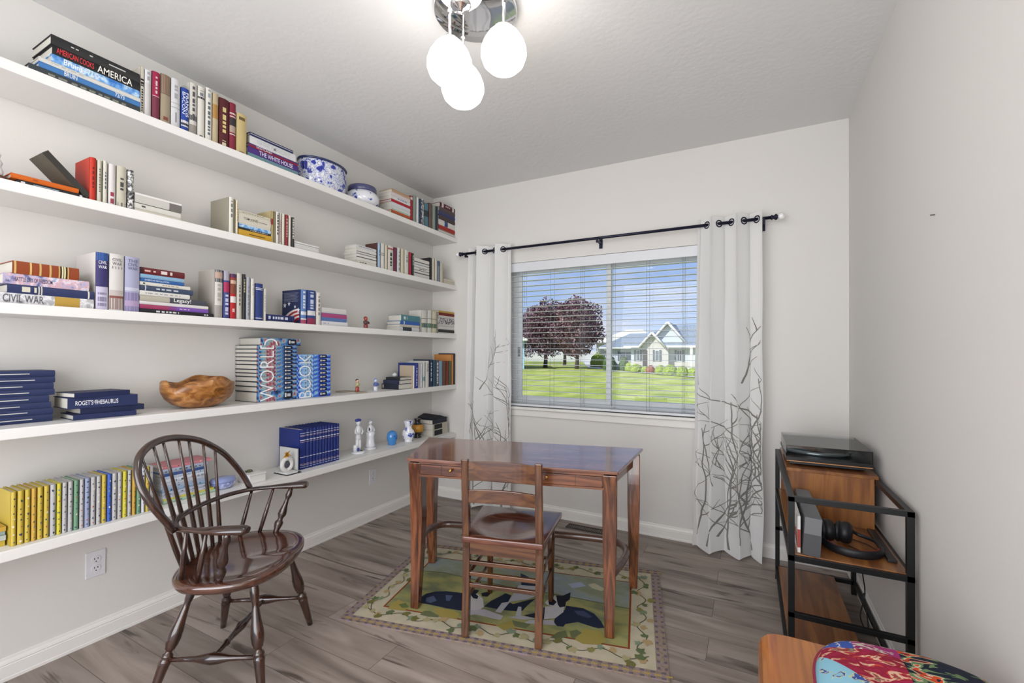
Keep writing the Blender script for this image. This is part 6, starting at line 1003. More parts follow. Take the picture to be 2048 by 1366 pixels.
# ------------------------------------------------------------------ outlets, vent, nail
def outlet(y, z, label):
    o = thing('wall_outlet', label, 'outlet', (0, y, z), group='outlets low on the left wall'); l_ = (0, y, z); PL = mat('outlet_plastic', '#dcdde2', .3)
    MB().box((0, y-.036, z-.058), (.006, y+.036, z+.058), PL).build('cover_plate', o, loc=l_, bevel=.003)
    for s_ in (-1, 1):
        r_ = MB(); r_.tube([(.005, y, z+s_*.02), (.0085, y, z+s_*.02)], .0165, PL, 20); r_ = r_.build('receptacle', o, loc=l_)
        b = MB()
        for yy in (-.006, .006): b.box((.008, y+yy-.0012, z+s_*.02+.001), (.0092, y+yy+.0012, z+s_*.02+.008), DARKB)
        b.box((.008, y-.002, z+s_*.02-.010), (.0092, y+.002, z+s_*.02-.006), DARKB); b.build('slots', r_, loc=l_)
outlet(-2.424, .348, 'white wall outlet beneath the lowest shelf, left of the armchair')
outlet(-.74, .340, 'white wall outlet low on the left wall behind the desk')
o = thing('floor_vent', 'dark louvered floor register by the baseboard below the window', 'vent', (1.53, -.115, 0))
b = MB(); VM = mat('vent_metal', '#2b2724', .4, .5); b.box((1.38, -.155, 0), (1.69, -.145, .004), VM); b.box((1.38, -.085, 0), (1.69, -.075, .004), VM); b.box((1.38, -.145, 0), (1.386, -.085, .004), VM); b.box((1.684, -.145, 0), (1.69, -.085, .004), VM); b.build('frame', o, loc=(1.53, -.115, 0))
b = MB()
for i in range(20): b.box((1.392+i*.0148, -.145, .0005), (1.399+i*.0148, -.085, .003), VM)
b.build('louvers', o, loc=(1.53, -.115, 0))
o = MB().tube([(W-.012, -1.426, 1.759), (W+.001, -1.426, 1.759)], [.002, .0015], mat('nail_steel', '#55565a', .4, .8), 8).build('wall_nail'); tag(o, 'single small nail stuck in the bare right wall', 'nail')

# ------------------------------------------------------------------ ceiling light
lc = (1.60, -1.786, H)
o = thing('ceiling_light', 'chrome ceiling light with white egg shaped glass shades', 'ceiling light', lc)
MB().lathe([(.165, -.001), (.171, -.006), (.172, -.030), (.166, -.037), (.05, -.040), (.002, -.040)][::-1], lc, CHROME, 64).build('canopy', o, loc=lc)
OPAL = mat('opal_glass', '#ffffff', .3, 0, .4, None, 0, ('#fff8ee', 9.0))
def shade(x, y, z):
    b = MB(); pr = [(.004, -.086), (.030, -.082), (.056, -.070), (.076, -.050), (.087, -.020), (.086, .005), (.076, .032), (.060, .058), (.042, .077), (.030, .084), (.02, .087)]
    s_ = b.lathe(pr, (x, y, z), OPAL, 32).build('glass_shade', o, loc=lc)
    if z < 2.55:
        b = MB(); b.lathe([(.043, .076), (.040, .082), (.032, .089), (.012, .093), (.0075, .098)], (x, y, z), CHROME, 24)
        b.tube([(x, y, z+.09), (x, y, H-.04)], .0065, CHROME, 12); b.tube([(x, y, z+.19), (x, y, z+.205)], [.011, .011], CHROME, 16)
        b.build('stem', o, loc=lc)
shade(1.562, -1.82, 2.40); shade(1.574, -1.93, 2.43); shade(1.775, -1.86, 2.455); shade(1.69, -2.025, 2.632)
MB().lathe([(.004, -.112), (.010, -.110), (.013, -.104), (.030, -.098), (.038, -.088), (.040, -.074)], (1.69, -2.025, 2.632), CHROME, 24).build('shade_cup', o, loc=lc)

# ------------------------------------------------------------------ desk
RW = ('#2b160d', '#59321e', '#895333'); DKA = R(14.0)
def desk_pt(a, b_): return (a*math.cos(DKA)-b_*math.sin(DKA), a*math.sin(DKA)+b_*math.cos(DKA))
dc = (1.076, -1.58, .0106)
desk = thing('writing_desk', 'reddish wooden writing desk with two drawers standing on the rug', 'desk', dc, DKA)
rx, ry, rz = (wood('rosewood', *RW, axis=a, rough=.22, coat=.5) for a in 'xyz')
TZ = .762
# local frame: x along front edge (0..1.033), y to the back (0..0.553); back edge wider
def trap(x0, x1, xb0, xb1, y0, y1, z0, z1, m_):
    vs = [(x0, y0, z0), (x1, y0, z0), (xb1, y1, z0), (xb0, y1, z0), (x0, y0, z1), (x1, y0, z1), (xb1, y1, z1), (xb0, y1, z1)]
    return MB().add(vs, [(0,3,2,1),(4,5,6,7),(0,1,5,4),(1,2,6,5),(2,3,7,6),(3,0,4,7)], m_)
trap(-.004, 1.037, -.134, 1.167, -.004, .557, TZ-.016, TZ, wood('rosewood_top', '#3a1e13', '#6e412b', '#94624a', axis='x', rough=.2, coat=.7)).build('desk_top', desk, bevel=.004)
AZ0 = .672
b = MB()
b.box((.06, .008, AZ0), (.972, .028, AZ0+.010), rx); b.box((.06, .008, TZ-.028), (.972, .028, TZ-.016), rx)
b.box((.44, .008, AZ0+.010), (.60, .028, TZ-.028), rx)
for sx in (0, 1):
    x0, x1 = ((.04, -.09) if sx == 0 else (.993, 1.123))
    vs = [(x0, .03, AZ0), (x0+.018*(1-2*sx), .03, AZ0), (x1+.018*(1-2*sx), .52, AZ0), (x1, .52, AZ0)]; vs += [(v[0], v[1], TZ-.022) for v in vs]
    b.add(vs, [(0,3,2,1),(4,5,6,7),(0,1,5,4),(1,2,6,5),(2,3,7,6),(3,0,4,7)], ry)
b.box((-.07, .523, AZ0), (1.10, .541, TZ-.022), rx)
b.build('apron', desk)
for x0, x1, kx in ((.068, .437, .235), (.603, .965, .712)):
    dr = MB().box((x0, .005, AZ0+.012), (x1, .022, TZ-.030), rx); dr.box((x0+.005, .024, AZ0+.015), (x1-.005, .3, TZ-.04), rx)
    dr = dr.build('drawer', desk, bevel=.0015)
    MB().box((x0+(.115 if x0 < .3 else .24), .0045, AZ0+.013), (x0+(.1165 if x0 < .3 else .2415), .0055, TZ-.031), DARKB).build('panel_groove', dr)
    kb = MB(); kb.tube([(kx, .006, .716), (kx, -.004, .716), (kx, -.008, .716), (kx, -.014, .716), (kx, -.018, .716)], [.004, .004, .008, .009, .004], BRASS, 16); kb.build('knob', dr, label='small round brass knob')
def desk_leg(x, y, sx, sy):
    n = 14; vs = []
    for i in range(n+1):
        t_ = i/n; z = (TZ-.022)*(1-t_)
        wd = .033 if t_ < .35 else .033-.012*(t_-.35)/.65
        bow = .026*math.sin(math.pi*t_**.85)
        cx_ = x; cy_ = y - sy*bow
        for a, c_ in ((-1, -1), (1, -1), (1, 1), (-1, 1)): vs.append((cx_+a*wd, cy_+c_*wd, z))
    fs = [(4*i+k_, 4*i+4+k_, 4*i+4+(k_+1) % 4, 4*i+(k_+1) % 4) for i in range(n) for k_ in range(4)] + [(0, 1, 2, 3), (4*n+3, 4*n+2, 4*n+1, 4*n)]
    return MB().add(vs, fs, rz).build('leg', desk, bevel=.004)
desk_leg(.034, .036, -1, -1); desk_leg(.999, .036, 1, -1); desk_leg(-.085, .515, -1, 1); desk_leg(1.115, .515, 1, 1)
# bent footrest hoop: from left front leg round inside the back legs to the right front leg
sp = [(.026, .06), (-.02, .20), (-.045, .32), (-.035, .40), (.01, .455), (.10, .475), (.35, .48), (.68, .48), (.93, .475), (1.02, .455), (1.065, .40), (1.075, .32), (1.05, .20), (1.005, .06)]
def smooth(pts, n=4):
    out = []
    P_ = [Vector(p) for p in pts]
    for i in range(len(P_)-1):
        p0, p1, p2, p3 = P_[max(i-1, 0)], P_[i], P_[i+1], P_[min(i+2, len(P_)-1)]
        for k_ in range(n):
            t_ = k_/n
            out.append(.5*((2*p1)+(p2-p0)*t_+(2*p0-5*p1+4*p2-p3)*t_*t_+(3*p1-p0-3*p2+p3)*t_**3))
    out.append(P_[-1]); return out
MB().tube(smooth([(a, b_, .262) for a, b_ in sp]), .017, wood('hoop_wood', '#33211c', '#4c332b', '#66493c', 'x', .3, .4), 12, flat=1.15).build('footrest_hoop', desk)

# ------------------------------------------------------------------ dining chair
CW = ('#2f190d', '#52301c', '#6e4729')
cx_, cy_, cz_ = (wood('cherry', *CW, axis=a, rough=.25, coat=.45) for a in 'xyz')
CHA = R(14.3)
ch = thing('slat_back_chair', 'brown wooden slat back chair pulled up to the desk, seen from behind', 'chair', (1.437, -1.618, .0106), CHA)
# local: x along back (0..376), +y toward the desk (front)
def post(x):
    pts = [(0, 0.0), (.012, .2), (.016, .40), (.008, .46), (-.006, .62), (-.022, .812)]
    vs = []
    for i, (y, z) in enumerate(pts):
        h_ = .0165; hy = .014 if z > .5 else .017
        for a, c_ in ((-1, -1), (1, -1), (1, 1), (-1, 1)): vs.append((x+a*h_, y+c_*hy, z))
    n = len(pts)-1
    fs = [(4*i+k_, 4*i+(k_+1) % 4, 4*i+4+(k_+1) % 4, 4*i+4+k_) for i in range(n) for k_ in range(4)] + [(3, 2, 1, 0), (4*n, 4*n+1, 4*n+2, 4*n+3)]
    MB().add(vs, fs, cz_).build('back_post', ch, bevel=.004)
post(.018); post(.358)
def slat(z0, z1, bow, name):
    n = 14; vs = []
    for i in range(n+1):
        x = .033+(.343-.033)*i/n; u = 2*i/n-1; y = -.022*((z0-.4)/.4)+bow*(1-u*u)
        for yy, z in ((y-.007, z0-.005*(1-u*u)), (y+.007, z0-.005*(1-u*u)), (y+.007, z1+.008*(1-u*u)*0), (y-.007, z1)): vs.append((x, yy, z))
    fs = [(4*i+k_, 4*i+4+k_, 4*i+4+(k_+1) % 4, 4*i+(k_+1) % 4) for i in range(n) for k_ in range(4)] + [(0, 1, 2, 3), (4*n+3, 4*n+2, 4*n+1, 4*n)]
    MB().add(vs, fs, cx_).build(name, ch, bevel=.003)
slat(.715, .800, .028, 'crest_rail'); slat(.612, .670, .026, 'back_slat')
for z in (.335, .284, .232): MB().box((.033, .002, z-.011), (.343, .018, z+.007), cx_).build('stretcher', ch, bevel=.002)
# seat: saddled
nx_, ny_ = 22, 20; vs = []
def seat_z(u, v):
    d_ = max(0, 1-((u/.93)**2+((v+.10)/.86)**2))
    d_ = d_*d_*(3-2*d_)
    return .455 - .015*min(1, d_*1.1) + .010*math.exp(-(u/.2)**2)*max(0, v)*(1-v*v)
def seat_xy(u, v):
    hw = (.188+.030*(v+1)/2); return .188+u*hw, .205+v*.215
for j in range(ny_+1):
    for i in range(nx_+1):
        u, v = 2*i/nx_-1, 2*j/ny_-1; x, y = seat_xy(u, v); vs.append((x, y, seat_z(u, v)))
fs = [(j*(nx_+1)+i, j*(nx_+1)+i+1, (j+1)*(nx_+1)+i+1, (j+1)*(nx_+1)+i) for j in range(ny_) for i in range(nx_)]
o_ = len(vs)
edge = [i for i in range(nx_+1)] + [j*(nx_+1)+nx_ for j in range(1, ny_+1)] + [ny_*(nx_+1)+i for i in range(nx_-1, -1, -1)] + [j*(nx_+1) for j in range(ny_-1, 0, -1)]
for e_ in edge: vs.append((vs[e_][0], vs[e_][1], .428))
ne = len(edge); fs += [(edge[i], o_+i, o_+(i+1) % ne, edge[(i+1) % ne]) for i in range(ne)] + [tuple(o_+i for i in range(ne))[::-1]]
MB().add(vs, fs, wood('seat_cherry', '#40211a', '#5f3426', '#7a4a36', 'x', .2, .6), True).build('seat', ch, bevel=.004)
b = MB(); b.box((.033, .004, .372), (.343, .02, .428), cx_); b.box((.02, .37, .372), (.356, .386, .428), cx_)
b.box((.012, .02, .372), (.028, .37, .428), cy_); b.box((.348, .02, .372), (.364, .37, .428), cy_); b.build('seat_rail', ch, bevel=.002)
for x in (.022, .354):
    MB().tube([(x, .385, 0), (x, .385, .3), (x, .385, .428)], [.014, .019, .02], cz_, 8).build('front_leg', ch)
    for z in (.17, .27): MB().tube([(x, .02, z), (x, .385, z)], .0085, cy_, 8).build('side_stretcher', ch)
MB().tube([(.02, .385, .22), (.356, .385, .22)], .0085, cx_, 8).build('front_stretcher', ch)

# ------------------------------------------------------------------ windsor chair
WN = ('#180d08', '#2b1811', '#42271c')
wz = wood('mahogany', *WN, axis='z', rough=.2, coat=.6); wx = wood('mahogany', *WN, axis='x', rough=.2, coat=.6)
FA = math.atan2(.53, .85)
wc = thing('windsor_armchair', 'dark glossy bow back armchair with turned legs beside the shelves', 'armchair', (.70, -2.19, 0), FA)
# local x forward, y left
def turned(p0, p1, prof, name, m_=wz, parent=None, seg=16):
    p0 = Vector(p0); p1 = Vector(p1)
    return MB().tube([p0+(p1-p0)*t_ for t_, r_ in prof], [r_ for t_, r_ in prof], m_, seg).build(name, parent or wc)
LEGP = [(0, .0115), (.12, .0145), (.30, .0185), (.335, .0205), (.35, .0195), (.36, .0165), (.375, .0205), (.395, .0185), (.41, .0115), (.43, .0125), (.435, .017), (.45, .0175), (.47, .021), (.52, .0235), (.58, .0225), (.66, .017), (.76, .0125), (.80, .0115), (.83, .0145), (.90, .017), (.97, .0145), (1, .0135)]
feet = {(1, 1): (.20, .24), (1, -1): (.20, -.24), (-1, 1): (-.202, .244), (-1, -1): (-.202, -.244)}
tops = {(1, 1): (.125, .155), (1, -1): (.125, -.155), (-1, 1): (-.105, .125), (-1, -1): (-.105, -.125)}
for k_ in feet: turned((*feet[k_], 0), (*tops[k_], .412), LEGP, 'leg')
def legpt(k_, z): 
    t_ = z/.412; return Vector((feet[k_][0]+(tops[k_][0]-feet[k_][0])*t_, feet[k_][1]+(tops[k_][1]-feet[k_][1])*t_, z))
SP = [(0, .0085), (.22, .009), (.32, .011), (.42, .0185), (.5, .0225), (.58, .0185), (.68, .011), (.78, .009), (1, .0085)]
CP = [(0, .008), (.10, .0085), (.2, .009), (.215, .0125), (.23, .0135), (.245, .0125), (.26, .009), (.4, .014), (.5, .0185), (.6, .014), (.74, .009), (.755, .0125), (.77, .0135), (.785, .0125), (.80, .009), (.9, .0085), (1, .008)]
mids = []
for s_ in (1, -1):
    a, c_ = legpt((-1, s_), .145), legpt((1, s_), .145); turned(a, c_, SP, 'side_stretcher', wx); mids.append((a+c_)/2)
turned(mids[0], mids[1], CP, 'center_stretcher', wx)
# seat
def seat_r(a):   # outline radius by angle, 0 = forward
    c_, s_ = math.cos(a), math.sin(a)
    ax_ = .225 if c_ > 0 else .195; n_ = 2.5
    return 1/((abs(c_/ax_)**n_+abs(s_/.272)**n_)**(1/n_))
seg = 56; vs = []; rings = []
tr = [0.02, .2, .4, .6, .75, .86, .93, .98, 1.0, .995, .96, .90]
for i, t_ in enumerate(tr):
    for k_ in range(seg):
        a = 2*math.pi*k_/seg; r_ = seat_r(a)*t_
        x, y = r_*math.cos(a), r_*math.sin(a)
        if i <= 8:
            ds = .020*max(0, 1-(t_/.86)**2)**.6 if t_ < .86 else 0
            pom = .012*math.exp(-(y/.05)**2)*max(0, x/.225)
            z = [.448]*7 + [.446, .440]; z = z[i] - ds + pom*(1 if t_ < .9 else .3)
        else: z = (.425, .412, .405)[i-9]
        vs.append((x, y, z))
n = len(tr); fs = [(i*seg+k_, i*seg+(k_+1) % seg, (i+1)*seg+(k_+1) % seg, (i+1)*seg+k_) for i in range(n-1) for k_ in range(seg)]
fs = [f[::-1] for f in fs]; fs += [tuple(range(seg)), tuple((n-1)*seg+k_ for k_ in range(seg))[::-1]]
MB().add(vs, fs, wood('seat_mahogany', '#2c160e', '#46261a', '#5c3626', 'x', .12, .9), True).build('seat', wc)
# arm rail
ar = smooth([(.165, .288, .655), (.09, .283, .653), (0, .268, .651), (-.08, .238, .65), (-.14, .165, .65), (-.172, .07, .65), (-.182, 0, .65), (-.180, -.09, .65), (-.162, -.17, .65), (-.11, -.238, .65), (-.03, -.265, .651), (.06, -.278, .653), (.165, -.282, .655)], 5)
n = len(ar); rad = []
for i in range(n):
    e_ = min(i, n-1-i)/(n-1); rad.append(.0145+(.012*math.sin(min(1, (1-e_/.16))*math.pi*.62) if e_ < .16 else 0)-(.008 if min(i, n-1-i) == 0 else 0))
MB().tube(ar, rad, wx, 14, flat=.62, upv=(0, 0, 1)).build('arm_rail', wc)
# bow
bw = smooth([(-.095, .270, .640), (-.126, .254, .716), (-.163, .197, .813), (-.186, .133, .872), (-.205, .045, .922), (-.219, -.065, .953), (-.223, -.15, .961), (-.221, -.22, .953), (-.212, -.278, .930), (-.199, -.310, .897), (-.183, -.327, .858), (-.162, -.330, .808), (-.136, -.312, .744), (-.104, -.262, .650)], 4)
MB().tube(bw, .0138, wz, 14, flat=.9).build('bow', wc)
def bowpt(y):  # point on upper bow at lateral y
    best = min((p for p in bw if p.z > .80), key=lambda p: abs(p.y-y)); return best
SR = [(0, .0075), (.2, .0095), (.45, .0085), (.7, .006), (1, .0052)]
for i in range(7):
    f_ = i/6; yb = -.125+.25*f_; yt = -.275+.40*f_
    sa = math.pi+math.atan2(-yb, .165) if 0 else None
    xb = -.168+.9*yb*yb
    turned((xb, yb, .435), tuple(bowpt(yt)), SR, 'spindle')
for s_ in (1, -1):
    for xb, yb, xt, yt in ((-.115, .205, -.075, .240), (-.04, .235, .012, .268)):
        turned((xb, s_*yb, .435), (xt, s_*yt, .648), [(0, .008), (.4, .0095), (1, .006)], 'short_spindle')
    AP = [(0, .0115), (.10, .0125), (.22, .019), (.27, .0185), (.31, .0115), (.35, .012), (.42, .019), (.50, .0175), (.62, .0115), (.74, .009), (.78, .0115), (.82, .0145), (.90, .012), (1, .008)]
    turned((.035, s_*.232, .435), (.092, s_*.278, .648), AP, 'arm_post')

# ------------------------------------------------------------------ rug
RUG = [
('#666c4c', [(1.618, -1.445), (1.672, -1.434), (1.68, -1.393), (1.586, -1.406)]),
('#96894a', [(1.947, -1.414), (2.01, -1.388), (2.036, -1.349), (1.99, -1.289), (1.915, -1.303), (1.905, -1.403)]),
('#96894a', [(1.59, -1.496), (1.634, -1.454), (1.584, -1.412), (1.537, -1.479)]),
('#626848', [(1.834, -1.437), (1.872, -1.4), (1.844, -1.359), (1.816, -1.392), (1.801, -1.443)]),
('#626848', [(1.892, -1.407), (1.918, -1.341), (1.889, -1.33), (1.863, -1.357)]),
('#9a8c4c', [(0.987, -1.619), (1.081, -1.59), (1.037, -1.539), (0.975, -1.525), (0.971, -1.575)]),
('#9a8c4c', [(1.257, -1.553), (1.347, -1.525), (1.328, -1.479), (1.268, -1.475), (1.184, -1.498)]),
('#666c4c', [(1.208, -1.576), (1.256, -1.557), (1.25, -1.543), (1.188, -1.533), (1.162, -1.547), (1.163, -1.582)]),
('#5f6b40', [(1.048, -1.579), (1.073, -1.558), (1.032, -1.534), (1.008, -1.562)]),
('#b4b094', [(1.837, -0.933), (1.89, -0.939), (1.905, -0.909), (1.83, -0.874), (1.804, -0.907)]),
('#9ba4b8', [(1.742, -0.985), (1.8, -0.928), (1.759, -0.899), (1.701, -0.956)]),
('#262c3c', [(1.095, -1.501), (1.132, -1.491), (1.19, -1.481), (1.244, -1.474), (1.303, -1.461), (1.356, -1.449), (1.362, -1.428), (1.294, -1.32), (1.247, -1.312), (1.206, -1.322), (1.147, -1.341), (1.097, -1.372), (1.068, -1.411), (1.063, -1.453), (1.077, -1.49)]),
('#4c5670', [(1.113, -1.474), (1.146, -1.473), (1.159, -1.441), (1.115, -1.409), (1.094, -1.444)]),
('#4c5670', [(1.203, -1.418), (1.22, -1.409), (1.204, -1.36), (1.166, -1.373)]),
('#b4b0b0', [(1.359, -1.439), (1.401, -1.408), (1.407, -1.374), (1.361, -1.309), (1.298, -1.275), (1.278, -1.295), (1.297, -1.354)]),
('#a8a4a8', [(1.377, -1.475), (1.403, -1.451), (1.502, -1.439), (1.537, -1.43), (1.533, -1.396), (1.42, -1.39), (1.366, -1.43), (1.355, -1.441)]),
('#20242e', [(1.272, -1.315), (1.294, -1.312), (1.306, -1.28), (1.3, -1.249), (1.257, -1.255), (1.244, -1.28)]),
('#20242e', [(1.346, -1.292), (1.372, -1.283), (1.372, -1.245), (1.343, -1.243), (1.325, -1.27)]),
('#20242e', [(1.293, -1.218), (1.253, -1.16), (1.263, -1.217)]),
('#20242e', [(1.315, -1.331), (1.337, -1.327), (1.329, -1.303), (1.298, -1.285), (1.29, -1.313)]),
('#a8a8ac', [(1.483, -1.209), (1.494, -1.276), (1.518, -1.252), (1.568, -1.208), (1.601, -1.145), (1.577, -1.08), (1.481, -1.082), (1.465, -1.103)]),
('#242a38', [(1.495, -1.355), (1.565, -1.333), (1.595, -1.312), (1.596, -1.254), (1.606, -1.176), (1.572, -1.217), (1.526, -1.28), (1.494, -1.276), (1.478, -1.211), (1.441, -1.207), (1.434, -1.235), (1.409, -1.311), (1.405, -1.37)]),
('#a8a8ac', [(1.509, -1.38), (1.502, -1.268), (1.469, -1.297), (1.479, -1.383)]),
('#a8a8ac', [(1.61, -1.354), (1.575, -1.283), (1.559, -1.287), (1.584, -1.368)]),
('#2c3448', [(1.477, -1.09), (1.568, -1.053), (1.549, -1.006), (1.512, -1.026), (1.472, -0.987), (1.413, -0.969)]),
('#b0b0b4', [(1.504, -1.152), (1.588, -1.11), (1.567, -1.054), (1.467, -1.104)]),
('#242a38', [(1.468, -1.169), (1.468, -1.108), (1.453, -1.159)]),
('#242b3e', [(1.78, -1.201), (1.769, -1.249), (1.761, -1.283), (1.772, -1.326), (1.798, -1.348), (1.825, -1.338), (1.826, -1.314), (1.849, -1.292), (1.873, -1.27), (1.945, -1.273), (1.974, -1.271), (1.999, -1.253), (1.973, -1.216), (1.922, -1.166), (1.856, -1.145), (1.815, -1.154), (1.772, -1.164)]),
('#3c4660', [(1.853, -1.213), (1.906, -1.214), (1.921, -1.196), (1.868, -1.165), (1.822, -1.189)]),
('#262a34', [(1.655, -1.342), (1.722, -1.325), (1.681, -1.226), (1.665, -1.292), (1.617, -1.345)]),
('#b4b2b4', [(1.72, -1.326), (1.765, -1.292), (1.781, -1.224), (1.765, -1.17), (1.68, -1.222)]),
('#a4a2a6', [(1.659, -1.397), (1.706, -1.381), (1.787, -1.346), (1.762, -1.311), (1.665, -1.363), (1.647, -1.394)]),
('#a4a2a6', [(1.629, -1.379), (1.688, -1.341), (1.615, -1.351), (1.553, -1.396)]),
('#b8b6b4', [(1.683, -1.203), (1.729, -1.206), (1.748, -1.19), (1.706, -1.122), (1.685, -1.097), (1.673, -1.14), (1.667, -1.166), (1.665, -1.191)]),
('#20242e', [(1.708, -1.133), (1.73, -1.174), (1.75, -1.195), (1.771, -1.173), (1.759, -1.133), (1.768, -1.1), (1.747, -1.03), (1.721, -1.086), (1.691, -1.098)]),
('#20242e', [(1.691, -1.197), (1.714, -1.195), (1.717, -1.155), (1.695, -1.14), (1.673, -1.165)])
]

PLAID = ramp_mat('rug_edge_weave', [(.42, '#84766c'), (.5, '#97866f'), (.6, '#8c7c86')], (1, 1, 1), 60, 2, .95, 0, 0, 0, 'Object', False, .1)
mb = MB()
A_, B_, C_, D_ = [Vector((*p, 0)) for p in ((.833, -1.792), (2.326, -1.468), (2.127, -.55), (.648, -.9))]
def bil(u, v, z): 
    p = (A_*(1-u)+B_*u)*(1-v)+(D_*(1-u)+C_*u)*v; return (p.x, p.y, z)
zt = .0075
def slab(u0, u1, v0, v1, z0, z1, m_):
    q_ = [bil(u0, v0, z0), bil(u1, v0, z0), bil(u1, v1, z0), bil(u0, v1, z0), bil(u0, v0, z1), bil(u1, v0, z1), bil(u1, v1, z1), bil(u0, v1, z1)]
    mb.add(q_, [(0,3,2,1),(4,5,6,7),(0,1,5,4),(1,2,6,5),(2,3,7,6),(3,0,4,7)], m_)
slab(0, 1, 0, 1, .0005, zt, PLAID)
DASH = mat('rug_dash', '#695e68', .95, 0, .1); TANR = mat('rug_tan_dash', '#a8905c', .95, 0, .1)
def flat(pts, z, m_): mb.add([(p[0], p[1], z) for p in pts], [tuple(range(len(pts)))], m_)
for i in range(36):
    u = (i+.5)/36
    for v in (.006, .04, .962, .996-.004): flat([bil(u-.006, v-.006, 0), bil(u+.006, v-.006, 0), bil(u+.006, v+.006, 0), bil(u-.006, v+.006, 0)], zt+.0003, DASH)
    for v in (.023, .978): flat([bil(u-.009+.013, v-.006, 0), bil(u+.009+.013, v-.006, 0), bil(u+.009+.013, v+.006, 0), bil(u-.009+.013, v+.006, 0)], zt+.0003, TANR)
for i in range(1, 21):
    v = (i+.5)/22
    for u in (.004, .025, .975, .996-.002): flat([bil(u-.004, v-.008, 0), bil(u+.004, v-.008, 0), bil(u+.004, v+.008, 0), bil(u-.004, v+.008, 0)], zt+.0003, DASH)
slab(.032, .968, .05, .95, .0005, zt+.0006, ramp_mat('rug_cream', [(.4, '#b0a892'), (.6, '#bbb29b')], (1, 1, 1), 9, 3, .95, 0, 0, 0, 'Object', False, .1))
IU0, IU1, IV0, IV1 = .105, .892, .175, .80
slab(IU0-.006, IU1+.006, IV0-.01, IV1+.01, .0005, zt+.0010, mat('rug_rust', '#7e3f24', .95, 0, .1))
slab(IU0, IU1, IV0, IV1, .0005, zt+.0014, ramp_mat('rug_meadow', [(.36, '#70745a'), (.48, '#85885c'), (.6, '#989460')], (1, 2, 1), 6, 4, .95, 0, 0, 0, 'Object', False, .1))
HL = [(IU0, .60), (.2, .615), (.32, .585), (.45, .56), (.6, .55), (.75, .535), (IU1, .51)]
flat([bil(u, v, 0) for u, v in HL]+[bil(IU1, IV1, 0), bil(IU0, IV1, 0)], zt+.0018, ramp_mat('rug_sky', [(.38, '#83876f'), (.5, '#8c9488'), (.6, '#868f92'), (.7, '#959ca0')], (1, 1.6, 1), 4, 4, .95, 0, 0, 0, 'Object', False, .1))
for i in range(len(HL)-1):
    (u0, v0), (u1, v1) = HL[i], HL[i+1]
    flat([bil(u0, v0-.004, 0), bil(u1, v1-.004, 0), bil(u1, v1+.004, 0), bil(u0, v0+.004, 0)], zt+.0020, mat('rug_hill_line', '#5c5f4a', .95, 0, .1))
for i, (col, pts) in enumerate(RUG): flat(pts, zt+.0022+.00002*i, mat('rug_dye', col, .95, 0, .1))
# ivy border
rr = random.Random(21); lf = ['#6c6a3e', '#a39a74', '#7b8a72', '#5f6b48', '#a8926a', '#84804c']
def vine(path, n):
    P_ = smooth([Vector((u, v, 0)) for u, v in path], 6)
    for i in range(len(P_)-1):
        a = Vector(bil(P_[i].x, P_[i].y, 0)); c_ = Vector(bil(P_[i+1].x, P_[i+1].y, 0)); d_ = (c_-a)
        if d_.length < 1e-5: continue
        d_.normalize(); pr = Vector((-d_.y, d_.x, 0))*.0022
        flat([a-pr, c_-pr, c_+pr, a+pr], zt+.0020, mat('rug_vine', '#4a4a3c', .95, 0, .1))
    for i in range(n):
        p = P_[int((i+.5)/n*(len(P_)-1))]; ctr = Vector(bil(p.x, p.y, 0)) + Vector((rr.uniform(-.022, .022), rr.uniform(-.022, .022), 0)); a0 = rr.uniform(0, 6.28); s_ = rr.uniform(.020, .031); vs = []
        for k_, (da, r_) in enumerate(((0, 1.15), (.6, .62), (1.1, .95), (2.0, .7), (3.14, .45), (4.28, .7), (5.18, .95), (5.68, .62))): vs.append(ctr + Vector((math.cos(a0+da), math.sin(a0+da), 0))*s_*r_)
        flat(vs, zt+.0022+.00002*i, mat('rug_dye', rr.choice(lf), .95, 0, .1))
vine([(.05+.9*i/14, .112+.022*(-1)**i) for i in range(15)], 30)
vine([(.05+.9*i/14, .885+.022*(-1)**i) for i in range(15)], 30)
vine([(.066+.014*(-1)**i, .1+.78*i/9) for i in range(10)], 16)
vine([(.932+.014*(-1)**i, .1+.78*i/9) for i in range(10)], 17)
o = mb.build('area_rug'); tag(o, 'rug picturing three black and white dogs, ivy border, under the desk', 'rug')

# ------------------------------------------------------------------ media stand
X0, X1, Y0, Y1, ZT = 2.738, 3.118, -1.29, -.285, .752
wdx = wood('acacia', '#523018', '#784822', '#966232', 'y', .35, .25, .55); wdz = wood('acacia', '#523018', '#784822', '#966232', 'z', .35, .25, .55)
ms = thing('media_stand', 'black metal framed stand with wooden shelves against the right wall', 'stand', (X0, Y0, 0)); ml = (X0, Y0, 0); q_ = .022
for x in (X0, X1-q_):
    for y in (Y0, Y1-q_): MB().box((x, y, 0), (x+q_, y+q_, ZT), BLK).build('post', ms, loc=ml, bevel=.001)
b = MB(); b.box((X0, Y0, ZT-.02), (X1, Y0+q_, ZT+.0), BLK); b.box((X0, Y1-q_, ZT-.02), (X1, Y1, ZT), BLK); b.box((X0, Y0, ZT-.02), (X0+q_, Y1, ZT+.0005), BLK); b.box((X1-q_, Y0, ZT-.02), (X1, Y1, ZT+.0005), BLK); b.build('top_frame', ms, loc=ml, bevel=.001)
